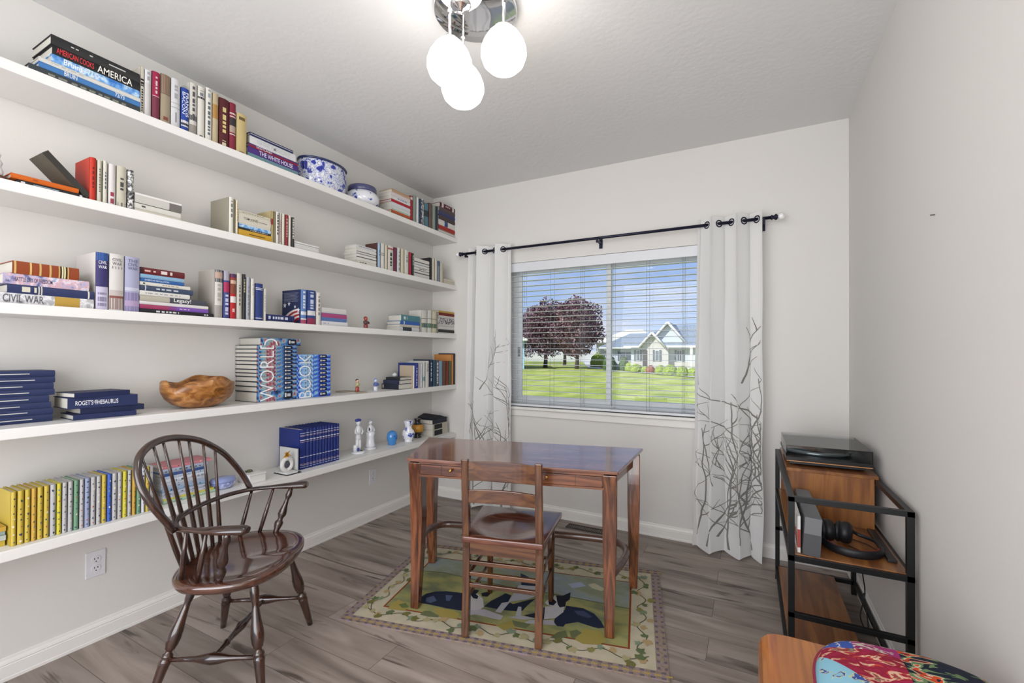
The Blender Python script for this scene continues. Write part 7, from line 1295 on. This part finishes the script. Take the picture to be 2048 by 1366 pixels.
for z, nm in ((.525, 'middle'), (.075, 'lower')):
    b = MB(); b.box((X0, Y0, z-.022), (X1, Y0+q_, z), BLK); b.box((X0, Y1-q_, z-.022), (X1, Y1, z), BLK); b.box((X0, Y0, z-.022), (X0+.014, Y1, z), BLK); b.box((X1-.014, Y0, z-.022), (X1, Y1, z), BLK); b.build('shelf_frame', ms, loc=ml, bevel=.001)
    xr_ = X1-.014 if nm == 'middle' else X1-.10
    MB().box((X0+.014, Y0+q_ if nm == 'lower' else Y0+.012, z-.014), (xr_, Y1-q_, z+.004), wdx).build('shelf_board', ms, loc=ml, bevel=.001)
b = MB(); b.box((X0, Y0, .285), (X1, Y0+q_*.8, .305), BLK); b.build('cross_bar', ms, loc=ml, bevel=.001); MB().box((X0, Y1-q_, .285), (X1, Y1, .305), BLK).build('cross_bar', ms, loc=ml, bevel=.001)
MB().box((X1-.115, Y0, .053), (X1-.1, Y1, .075), BLK).build('lower_shelf_rail', ms, loc=ml)
# wooden cubby resting on the stand
cb = thing('record_cubby', 'wooden box section under the turntable on the stand', 'cabinet', (2.762, -.84, .53)); cl_ = (2.762, -.84, .53)
MB().box((2.7605, -.838, .7527), (3.108, -.309, .7675), wdx).build('top_board', cb, loc=cl_, bevel=.001)
MB().box((2.766, -.836, .5295), (3.094, -.82, .7526), wdz).build('end_panel', cb, loc=cl_, bevel=.001)
MB().box((3.078, -.82, .5295), (3.094, -.312, .7526), wdz).build('back_panel', cb, loc=cl_, bevel=.001)
MB().box((2.766, -.328, .5295), (3.078, -.312, .7526), wdz).build('far_panel', cb, loc=cl_, bevel=.001)
# turntable
tt = thing('record_player', 'black turntable with clear dust cover on top of the wooden cubby', 'turntable', (2.93, -.58, .768)); tl_ = (2.93, -.58, .768)
for x in (2.80, 3.05):
    for y in (-.72, -.44): MB().tube([(x, y, .7677), (x, y, .774)], .014, BLK, 16).build('foot', tt, loc=tl_)
MB().box((2.778, -.765, .773), (3.075, -.39, .792), mat('dark_plinth', '#14161c', .35)).build('lower_plinth', tt, loc=tl_, bevel=.002)
MB().box((2.764, -.80, .7922), (3.095, -.375, .7965), mat('wood_strip', '#b9834c', .4)).build('wood_trim', tt, loc=tl_)
MB().box((2.760, -.803, .7965), (3.098, -.372, .812), mat('black_plinth', '#111216', .3)).build('upper_plinth', tt, loc=tl_, bevel=.002)
MB().lathe([(.142, 0), (.145, .003), (.145, .015), (.14, .018), (.02, .019), (.004, .022)], (2.905, -.585, .812), mat('platter_silver', '#a8abae', .25, .7), 48).build('platter', tt, loc=tl_)
MB().lathe([(.135, .0185), (.135, .0205), (.05, .0207), (.004, .0207)], (2.905, -.585, .812), mat('vinyl_record', '#18181b', .25), 48).build('slipmat', tt, loc=tl_)
b = MB(); b.tube([(3.065, -.43, .812), (3.065, -.43, .842)], .014, mat('arm_silver', '#b4b6b8', .2, .9), 16); b.tube(smooth([(3.065, -.40, .843), (3.065, -.46, .843), (3.06, -.62, .84), (3.02, -.70, .836)]), .004, mat('arm_silver', '#b4b6b8', .2, .9), 10); b.box((3.005, -.725, .83), (3.02, -.70, .838), BLK); b.build('tonearm', tt, loc=tl_)
b = MB(); g = .003; x0, x1, y0, y1, z0, z1 = 2.762, 3.096, -.80, -.378, .8125, .868
b.box((x0, y0, z1-g), (x1, y1, z1), ACRYL); b.box((x0, y0, z0), (x1, y0+g, z1-g), ACRYL); b.box((x0, y1-g, z0), (x1, y1, z1-g), ACRYL); b.box((x0, y0+g, z0), (x0+g, y1-g, z1-g), ACRYL); b.box((x1-g, y0+g, z0), (x1, y1-g, z1-g), ACRYL)
b.build('dust_cover', tt, loc=tl_)
# headphones
hp = thing('headphones', 'black over ear headphones with red lining lying on the middle shelf', 'headphones', (2.97, -1.11, .529)); hl = (2.97, -1.11, .529)
HB = mat('headphone_black', '#141519', .45, 0, .4); RED = mat('red_lining', '#8c1c20', .5)
arc = [(2.965+.092*math.cos(a), -1.135+.088*math.sin(a), .547) for a in [math.pi+math.pi*i/20 for i in range(21)]]
MB().tube(arc, .0075, HB, 10, flat=2.2, upv=(0, 0, 1)).build('headband', hp, loc=hl)
MB().tube([(2.965+.083*math.cos(a), -1.135+.079*math.sin(a), .552) for a in [math.pi+math.pi*i/20 for i in range(1, 20)]], .003, RED, 8, flat=3, upv=(0, 0, 1)).build('band_lining', hp, loc=hl)
for x, tx, tz in ((2.893, .25, .06), (2.955, -.3, .05)):
    M_ = Matrix.Translation((x, -1.07, .575)) @ Matrix.Rotation(tx, 4, 'Z') @ Matrix.Rotation(R(90), 4, 'Y')
    b = MB(); b.lathe([(.03, -.024), (.040, -.018), (.044, -.004), (.042, .010), (.034, .018), (.012, .02)], (0, 0, 0), HB, 28); b.xform(M_); b.build('ear_cup', hp, loc=hl)
    b = MB(); ring = [(.032*math.cos(a), .032*math.sin(a), -.026) for a in [2*math.pi*i/24 for i in range(25)]]; b.tube(ring, .010, HB, 10, cap=False); b.lathe([(.022, -.028), (.022, -.022)], (0, 0, 0), RED, 20); b.xform(M_); b.build('ear_cushion', hp, loc=hl)
MB().tube(smooth([(2.873, -1.135, .547), (2.868, -1.11, .56), (2.875, -1.08, .585)]), .007, HB, 10).build('yoke', hp, loc=hl); b = MB(); b.tube(smooth([(3.057, -1.135, .547), (3.05, -1.06, .555), (3.0, -1.02, .56), (2.965, -1.05, .59)]), .007, HB, 10); b.build('yoke', hp, loc=hl)
b = MB(); b.tube(smooth([(2.96, -1.10, .533), (3.0, -1.14, .5325), (3.05, -1.12, .5325), (3.03, -1.05, .5325), (2.98, -1.0, .5325), (3.0, -.93, .5325)]), .0018, HB, 8); b.build('cable', hp, loc=hl)
# grey carton, sleeves, bar, cable
M_ = Matrix.Rotation(R(3), 4, 'Y')
o = MB().box((-.028, -.215, 0), (.028, .215, .145), mat('grey_card', '#6e7072', .7), M_).build('grey_carton', loc=(0, 0, 0), bevel=.002); tag(o, 'long grey carton standing on edge on the middle shelf', 'box')
o.location = (2.815, -1.062, .5306)
MB().box((-.0285, -.2156, .0), (.0285, -.2152, .082), mat('dark_card', '#4a4a4c', .7), M_).build('dark_label', o)
o = MB().box((2.770, -1.262, .5295), (2.781, -.86, .672), mat('white_sleeve', '#dcdcd8', .5)).build('record_sleeve', bevel=.001); tag(o, 'white printed sleeve with red picture beside the grey carton', 'record sleeve')
b = MB(); rr = random.Random(3)
for i in range(9): b.box((2.7695, -1.25+i*.018, .55+.004*i), (2.7698, -1.24+i*.018, .60+.006*(i % 4)), mat('red_print', '#a8443c', .5))
b.box((2.7705, -1.2625, .55), (2.7805, -1.2621, .62), mat('red_print', '#a8443c', .5)); b.build('red_print', o)
o = MB().box((3.062, -1.20, .5295), (3.090, -.86, .541), mat('bar_black', '#1c1d1e', .4)).build('black_bar', bevel=.002); tag(o, 'long thin black bar along the wall side of the middle shelf', 'bar')
o = MB().tube(smooth([(3.03, -.98, .505), (3.025, -.975, .40), (3.035, -.97, .30), (3.02, -.965, .20), (3.04, -.96, .14), (3.045, -.975, .17), (3.03, -.97, .30)]), .0025, HB, 8).build('power_cable'); tag(o, 'thin black cable hanging in a loop below the middle shelf', 'cable')

# ------------------------------------------------------------------ bench and cushion (lower right)
bw_ = wood('bench_oak', '#703a0e', '#9c5714', '#b86e1e', 'y', .25, .35, .6)
bn = thing('wooden_bench', 'glossy golden brown wooden bench in the near right corner', 'bench', (2.9, -2.4, 0)); bl_ = (2.9, -2.4, 0)
# rounded front profile extruded along y
pr = [(3.12, .505), (2.70, .505), (2.672, .503), (2.650, .496), (2.635, .482), (2.628, .462), (2.626, .43), (2.630, .40), (3.12, .40)]
y0, y1 = -3.0, -1.845; k_ = len(pr)
vs = [(x, y0, z) for x, z in pr]+[(x, y1, z) for x, z in pr]
MB().add(vs, [(i, (i+1) % k_, k_+(i+1) % k_, k_+i) for i in range(k_)]+[tuple(range(k_))[::-1], tuple(range(k_, 2*k_))], bw_).build('seat_top', bn, loc=bl_, bevel=.006, bseg=3)
MB().box((2.66, -2.96, .06), (3.11, -1.88, .40), bw_).build('body', bn, loc=bl_, bevel=.004)
MB().box((2.606, -3.0, .37), (2.66, -1.96, .385), bw_).build('front_ledge', bn, loc=bl_, bevel=.003)
MB().box((2.65, -2.97, 0), (3.115, -1.87, .06), bw_).build('plinth', bn, loc=bl_, bevel=.003)
# cushion
mb = MB(); cc = Vector((2.935, -2.155, .506)); hx, hy = .195, .275
def quilt_mat():
    mt = bpy.data.materials.new('patchwork_quilt'); mt.use_nodes = True; nn = mt.node_tree.nodes; ll = mt.node_tree.links; b = nn['Principled BSDF']
    b.inputs['Roughness'].default_value = .8; b.inputs['Specular IOR Level'].default_value = .2
    t = nn.new('ShaderNodeTexCoord')
    def patch(stops, ns, det=3, stretch=(1, 1, 1)):
        mp_ = nn.new('ShaderNodeMapping'); mp_.inputs['Scale'].default_value = stretch; mp_.inputs['Rotation'].default_value = (0, 0, .7); ll.new(t.outputs['Object'], mp_.inputs[0])
        n_ = nn.new('ShaderNodeTexNoise'); n_.inputs['Scale'].default_value = ns; n_.inputs['Detail'].default_value = det; n_.inputs['Distortion'].default_value = .5; ll.new(mp_.outputs[0], n_.inputs[0])
        c = nn.new('ShaderNodeValToRGB'); c.color_ramp.interpolation = 'CONSTANT'; els = c.color_ramp.elements
        els[0].position = 0; els[0].color = lin(stops[0][1]); els[1].position = stops[-1][0]; els[1].color = lin(stops[-1][1])
        for p_, h_ in stops[1:-1]: els.new(p_).color = lin(h_)
        ll.new(n_.outputs['Fac'], c.inputs[0]); return c.outputs[0]
    def side(nx_, ny_, px, py):     # 1 on the side the normal points to
        d_ = nn.new('ShaderNodeVectorMath'); d_.operation = 'DOT_PRODUCT'; d_.inputs[1].default_value = (nx_, ny_, 0); ll.new(t.outputs['Object'], d_.inputs[0])
        g_ = nn.new('ShaderNodeMath'); g_.operation = 'GREATER_THAN'; g_.inputs[1].default_value = nx_*px+ny_*py; ll.new(d_.outputs['Value'], g_.inputs[0]); return g_.outputs[0]
    def mixc(f, a, c_):
        m_ = nn.new('ShaderNodeMix'); m_.data_type = 'RGBA'; ll.new(f, m_.inputs[0]); ll.new(a, m_.inputs[6]); ll.new(c_, m_.inputs[7]); return m_.outputs[2]
    blue = patch([(0, '#86b9cc'), (.55, '#b4bc9c'), (.58, '#3c4e94'), (.62, '#9cb8b0'), (.65, '#7fb2c8')], 34)
    crim = patch([(0, '#9c2344'), (.42, '#8e2038'), (.53, '#b84034'), (.56, '#cfa890'), (.61, '#94403c'), (.66, '#7c8468')], 24, 3, (1, 1.8, 1))
    navy = patch([(0, '#1d2233'), (.52, '#6c8458'), (.57, '#c9c4b0'), (.60, '#cc4c24'), (.66, '#23283c')], 15, 2, (1, 2.2, 1))
    mag = patch([(0, '#a03070'), (.52, '#c9c0b0'), (.58, '#8c2a60')], 18, 2, (1, 2, 1))
    cob = patch([(0, '#3c56a4'), (.5, '#c8ccd4'), (.56, '#4460b0')], 26, 2)
    top = mixc(side(1, 0, 2.832, 0), cob, mag)
    mid_ = mixc(side(0, 1, 0, -1.972), crim, top)
    r_ = mixc(side(1, -.05, 2.924, -1.95), mid_, navy)
    col = mixc(side(.086, .072, 2.757, -2.018), blue, r_)
    ll.new(col, b.inputs['Base Color']); return mt
QM = quilt_mat()
nu = 48
def cp(u, v, s_):
    n_ = 3.2; rr_ = max(abs(u), abs(v)); 
    if rr_ < 1e-6: return Vector((cc.x, cc.y, cc.z+(.085 if s_ > 0 else 0)))
    q__ = (abs(u)**n_+abs(v)**n_)**(1/n_); k__ = rr_/q__
    u2, v2 = u*k__, v*k__
    e_ = max(0, 1-(abs(u2)**n_+abs(v2)**n_))
    z = cc.z + .034 + s_*(.052 if s_ > 0 else .034)*e_**.45 + (.004*math.sin(9*u+7*v)*e_ if s_ > 0 else 0)
    return Vector((cc.x+u2*hx, cc.y+v2*hy, max(z, .5065)))
for s_ in (1, -1):
    vs = [cp(2*i/nu-1, 2*j/nu-1, s_) for j in range(nu+1) for i in range(nu+1)]
    for j in range(nu):
        for i in range(nu):
            f = [j*(nu+1)+i, j*(nu+1)+i+1, (j+1)*(nu+1)+i+1, (j+1)*(nu+1)+i]
            mb.add([vs[q_] for q_ in (f if s_ > 0 else f[::-1])], [(0, 1, 2, 3)], QM, True)
o = mb.build('patchwork_cushion')
bm = bmesh.new(); bm.from_mesh(o.data); bmesh.ops.remove_doubles(bm, verts=bm.verts, dist=.0004); bm.to_mesh(o.data); bm.free()
tag(o, 'round cornered patchwork cushion in blue, crimson and navy flowers on the bench', 'cushion')
pip = [cp(1.0*math.copysign(min(1, abs(math.cos(a))*1.5), math.cos(a)), 1.0*math.copysign(min(1, abs(math.sin(a))*1.5), math.sin(a)), 1) for a in [2*math.pi*i/72 for i in range(73)]]
MB().tube(pip, .0045, mat('crimson_piping', '#8e2440', .8), 8, cap=False).build('piping', o)

# ------------------------------------------------------------------ outdoors
GZ = -.2
GR = ramp_mat('lawn_grass', [(.35, '#8f9c48'), (.5, '#a9b058'), (.65, '#bfc070')], (.6, .25, 1), 1.6, 6, .95, 0, .3, 0, 'Object', False, .1)
struct(MB().box((-90, .16, GZ-.2), (60, 120, GZ), GR).build('lawn'))
CONC = mat('pale_concrete', '#cfcac2', .8)
struct(MB().add([(-10.5, 42, GZ+.01), (-12.2, 46, GZ+.01), (-30, 100, GZ+.01), (-33, 100, GZ+.01), (-13.6, 46, GZ+.01), (-11.2, 42, GZ+.01)], [(0, 1, 2, 3, 4, 5)], CONC).build('garden_path'))
struct(MB().box((-90, 84, GZ), (60, 92, GZ+.02), mat('asphalt', '#a9a9aa', .9)).build('street'))
struct(MB().add([(3, 26.4, GZ+.06), (-.9, 28.6, GZ+.06), (-4.3, 32.6, GZ+.06), (-9.5, 37.6, GZ+.06), (-9.5, 38.3, GZ+.06), (-4.1, 33.3, GZ+.06), (-.7, 29.3, GZ+.06), (3, 27.2, GZ+.06)], [tuple(range(8))], CONC).build('lawn_curb'))
SID = mat('white_siding', '#cfd3da', .7); ROOF = ramp_mat('grey_shingles', [(.4, '#7c8692'), (.6, '#8e98a4')], (1, 1, 1), 6, 3, .9); WT = mat('white_trim_paint', '#e4e0dc', .6); DG = mat('dark_window_glass', '#4c5660', .15); STO = mat('pale_stucco', '#cdc6c2', .8)
hs = thing('neighbour_house', 'pale house with grey gabled roofs across the lawn, behind round bushes', 'house', (-4, 38, GZ)); hl_ = (-4, 38, GZ)
b = MB(); b.box((-6.48, 36, GZ), (5, 46, 2.0), SID); b.box((-6.48, 35.97, GZ), (5, 36.0, .72), STO); b.box((-5.2, 35.4, GZ), (-3.3, 36, 2.0), STO)
b.add([(-5.45, 35.4, 2.0), (-3.7, 35.4, 2.0), (-4.55, 35.4, 3.02), (-5.45, 38.5, 2.0), (-3.7, 38.5, 2.0), (-4.55, 38.5, 3.02)], [(0, 1, 2), (3, 5, 4), (0, 2, 5, 3), (1, 4, 5, 2), (0, 3, 4, 1)], STO)
b.add([(-5.0, 36.2, 2.1), (-1.9, 36.2, 2.1), (-3.44, 36.2, 3.85), (-5.0, 41, 2.1), (-1.9, 41, 2.1), (-3.44, 41, 3.85)], [(0, 1, 2), (3, 5, 4), (0, 2, 5, 3), (1, 4, 5, 2), (0, 3, 4, 1)], SID)
b.box((-9.9, 40, GZ), (-6.3, 48, 1.95), SID); b.build('wall', hs, loc=hl_)
def roofslab(pts, th=.12):
    vs = list(pts)+[(x, y, z+th) for x, y, z in pts]; k_ = len(pts)
    return (vs, [tuple(range(k_))[::-1], tuple(range(k_, 2*k_))]+[(i, (i+1) % k_, k_+(i+1) % k_, k_+i) for i in range(k_)])
b = MB()
for pts in ([(-7.0, 35.5, 1.98), (5.5, 35.5, 1.98), (5.5, 41, 3.9), (-4.2, 41, 3.9)], [(-7.0, 35.5, 1.98), (-4.2, 41, 3.9), (-7.0, 46.5, 1.98)],
            [(-10.4, 39.5, 1.93), (-6, 39.5, 1.93), (-6, 44, 3.4), (-8.4, 44, 3.4)], [(-10.4, 39.5, 1.93), (-8.4, 44, 3.4), (-10.4, 48.5, 1.93)],
            [(-5.1, 35.9, 1.95), (-3.44, 35.9, 3.95), (-3.44, 41, 3.95), (-5.1, 41, 1.95)], [(-1.75, 35.9, 1.95), (-1.75, 41, 1.95), (-3.44, 41, 3.95), (-3.44, 35.9, 3.95)],
            [(-5.6, 35.1, 1.9), (-4.55, 35.1, 3.08), (-4.55, 38.5, 3.08), (-5.6, 38.5, 1.9)], [(-3.5, 35.1, 1.9), (-3.5, 38.5, 1.9), (-4.55, 38.5, 3.08), (-4.55, 35.1, 3.08)]):
    v_, f_ = roofslab(pts); b.add(v_, f_, ROOF)
b.build('roof', hs, loc=hl_)
b = MB()
for p0, p1 in (((-5.15, 35.86, 1.98), (-3.44, 35.86, 4.02)), ((-1.72, 35.86, 1.98), (-3.44, 35.86, 4.02)), ((-5.62, 35.06, 1.93), (-4.55, 35.06, 3.14)), ((-3.48, 35.06, 1.93), (-4.55, 35.06, 3.14))): b.tube([p0, p1], .10, WT, 4)
b.box((-7.0, 35.42, 1.9), (-5.6, 35.5, 2.06), WT); b.box((-3.5, 35.42, 1.9), (5.5, 35.5, 2.08), WT); b.box((-10.4, 39.4, 1.85), (-6.3, 39.5, 2.0), WT); b.build('fascia_trim', hs, loc=hl_)
def hwin(x0, x1, z0, z1, y, shut=True, name='window'):
    b = MB(); b.box((x0, y-.05, z0), (x1, y, z1), WT); o = b.build(name, hs, loc=hl_)
    m_ = (x0+x1)/2
    b = MB(); b.box((x0+.05, y-.07, z0+.05), (m_-.02, y-.05, z1-.05), DG); b.box((m_+.02, y-.07, z0+.05), (x1-.05, y-.07+.02, z1-.05), DG); b.build('pane', o, loc=hl_)
    if shut:
        for xa in (x0-.16, x1): MB().box((xa, y-.06, z0), (xa+.16, y-.01, z1), mat('slate_shutter', '#68707c', .7)).build('shutter', o, loc=hl_)
hwin(-6.05, -5.72, .76, 1.70, 36); hwin(-4.36, -4.02, .78, 1.70, 35.4); hwin(-2.72, -2.3, .76, 1.70, 36); hwin(-8.5, -7.3, .72, 1.62, 40)
MB().box((-5.36, 35.36, GZ), (-5.0, 35.42, 1.70), mat('dark_door', '#4c4240', .6)).build('front_door', hs, loc=hl_)
MB().box((-1.62, 35.3, GZ), (-1.42, 35.5, 1.95), WT).build('porch_post', hs, loc=hl_)
MB().box((-9.8, 39.85, GZ), (-9.6, 40, 1.6), mat('dark_door', '#4c4240', .6)).build('side_door', hs, loc=hl_)
# house behind
h2 = thing('far_house', 'cream roofed house rising behind the left wing of the pale house', 'house', (-9, 60, GZ)); h2l = (-9, 60, GZ)
MB().box((-17, 60, GZ), (-8.5, 68, 3.0), mat('cream_wall', '#d8d4c4', .8)).build('wall', h2, loc=h2l)
v_, f_ = roofslab([(-17.5, 59.5, 2.9), (-8, 59.5, 2.9), (-11.3, 64, 4.9), (-13.6, 64, 4.9)]); MB().add(v_, f_, mat('cream_roof', '#dcd8c8', .8)).build('roof', h2, loc=h2l)
# pale blue neighbour at left
h3 = thing('blue_house', 'pale blue house corner at the left edge of the window view', 'house', (-20, 40, GZ)); h3l = (-20, 40, GZ)
BLS = mat('pale_blue_siding', '#9cc0d8', .7)
def foot(z0, z1, grow_=0):
    P_ = [(-17.6+grow_, 37.6-grow_), (-22.6+grow_, 47), (-30, 47), (-30, 37.6-grow_)]; return [(x, y, z0) for x, y in P_]+[(x, y, z1) for x, y in P_]
BOXF = [(0, 1, 2, 3), (7, 6, 5, 4), (0, 4, 5, 1), (1, 5, 6, 2), (2, 6, 7, 3), (3, 7, 4, 0)]
MB().add(foot(GZ, 2.7), BOXF, BLS).build('wall', h3, loc=h3l)
v_ = foot(2.65, 2.8, .7); v_ += [(-21, 37, 4.4), (-25, 46.5, 4.4), (-30, 46.5, 4.4), (-30, 37, 4.4)]
MB().add(v_, BOXF[:1]+[(0, 4, 5, 1), (1, 5, 6, 2), (2, 6, 7, 3), (3, 7, 4, 0), (4, 8, 9, 5), (5, 9, 10, 6), (6, 10, 11, 7), (7, 11, 8, 4), (8, 11, 10, 9)], WT).build('roof', h3, loc=h3l)
# bushes
BUSH = ramp_mat('bush_leaves', [(.35, '#5c7428'), (.5, '#8a9c38'), (.65, '#aab850')], (1, 1, 1), 9, 5, .9, 0, 0, 1.0, 'Object', False, .2); BUSHD = ramp_mat('hedge_leaves', [(.35, '#34482c'), (.5, '#4c6238'), (.65, '#647a4c')], (1, 1, 1), 9, 5, .9, 0, 0, 1.0, 'Object', False, .2)
RB = ramp_mat('red_leaves', [(.35, '#6c4a34'), (.55, '#a86450'), (.7, '#7c7c44')], (1, 1, 1), 12, 5, .9, 0, 0, 1.0, 'Object', False, .2)
def bush(x, y, r_, h_, m_, label, seed=0):
    rr = random.Random(seed); bm = bmesh.new(); bmesh.ops.create_icosphere(bm, subdivisions=4, radius=1)
    for v in bm.verts:
        n_ = 1+.10*math.sin(9*v.co.x+seed)*math.sin(8*v.co.y+seed)*math.sin(7*v.co.z)+rr.uniform(-.05, .05)
        v.co = Vector((v.co.x*r_*n_, v.co.y*r_*n_, max(-.3, v.co.z)*h_*.72*n_+h_*.24))
    for f in bm.faces: f.smooth = True
    me = bpy.data.meshes.new('round_bush'); bm.to_mesh(me); bm.free(); me.materials.append(m_)
    o = bpy.data.objects.new('round_bush', me); COL.objects.link(o); o.location = (x, y, GZ); tag(o, label, 'bush', 'clipped bushes before the pale house')
bush(-7.05, 38.2, .5, .85, BUSH, 'yellow green round bush left of the front door', 1); bush(-5.85, 35.2, .5, .75, BUSH, 'smaller yellow green bush just left of the low one', 2)
bush(-4.98, 34.6, .36, .6, BUSH, 'lowest yellow green bush touching the red leaved bush', 3); bush(-4.4, 33.7, .36, .7, RB, 'reddish leaved bush by the front door', 4)
bush(-3.4, 32.4, .45, .75, BUSH, 'first round bush right of the front door', 5); bush(-2.5, 31.2, .52, .8, BUSH, 'largest round bush below the right hand house window', 6)
bush(-1.52, 29.9, .42, .75, BUSH, 'second last yellow green bush towards the curtain', 7); bush(-.85, 29.9, .38, .65, BUSH, 'last small bush next to the right curtain', 8)
bush(-9.2, 39.0, .62, 1.45, BUSHD, 'dark green clipped hedge ball before the left wing', 9); bush(-7.9, 39.3, .45, 1.35, BUSHD, 'dark upright shrub under the wide house window', 10)
bush(-13.4, 49, .9, 1.7, BUSH, 'yellow green shrub beside the garden path', 11)
# trees
LEAF = [ramp_mat('plum_leaves', [(.38, '#4a3038'), (.5, '#7c5860'), (.62, '#9c7c84'), (.72, '#b49c98')], (1, 1, 1), 3.5, 5, .8, 0, 0, 0, 'Object', False, .2)]
BARK = mat('tree_bark', '#584c44', .9)
def tree(x, y, h_, cr, label, seed, thin=False):
    rr = random.Random(seed)
    o = thing('plum_tree', label, 'tree', (x, y, GZ), group='purple leaved trees on the lawn'); l_ = (x, y, GZ)
    b = MB(); b.tube([(x, y, GZ), (x+.05, y, GZ+1.0), (x, y, GZ+h_*.45)], [.26, .2, .12], BARK, 10)
    for i in range(7):
        a = rr.uniform(0, 6.28); b.tube([(x, y, GZ+1.2+.3*i), (x+math.cos(a)*cr*.4, y+math.sin(a)*cr*.4, GZ+h_*.45+.3*i), (x+math.cos(a)*cr*.7, y+math.sin(a)*cr*.7, GZ+h_*.75)], [.1, .06, .02], BARK, 6)
    b.build('trunk', o, loc=l_)
    vs = []; fs = []
    for i in range(7500):
        while True:
            p = Vector((rr.uniform(-1, 1), rr.uniform(-1, 1), rr.uniform(-1, 1)))
            if .25 < p.length < 1: break
        lump = 1+.16*math.sin(5*p.x+seed)*math.cos(4*p.y+seed*2)+.12*math.sin(7*p.z+p.x*4)
        c_ = Vector((x+p.x*cr*lump, y+p.y*cr*lump, GZ+1.3+(h_-1.3)*(.5+.5*p.z*lump)))
        s_ = rr.uniform(.10, .20); n1 = Vector((rr.gauss(0, 1), rr.gauss(0, 1), rr.gauss(0, 1))).normalized(); n2 = n1.cross(Vector((rr.gauss(0, 1), rr.gauss(0, 1), rr.gauss(0, 1)))).normalized()
        k_ = len(vs); vs += [c_+n1*s_, c_+n2*s_*.6, c_-n1*s_, c_-n2*s_*.6]; fs.append((k_, k_+1, k_+2, k_+3))
    MB().add(vs, fs, LEAF[0]).build('foliage', o, loc=l_)
tree(-17.4, 42.5, 7.4, 2.6, 'left purple leaved tree with a double trunk across the lawn', 1)
tree(-19.2, 53, 8.6, 3.3, 'middle purple leaved tree, farther back across the lawn', 2)
tree(-13.2, 41, 7.3, 2.55, 'right purple leaved tree nearest the window mullion', 3)
tree(-31, 64, 8.6, 3.6, 'farthest purple leaved tree half behind the pale blue house', 4)
struct(MB().box((-70, 95, GZ), (-20, 96, 2.0), mat('far_fence', '#c4c2c0', .8)).build('far_fence'))
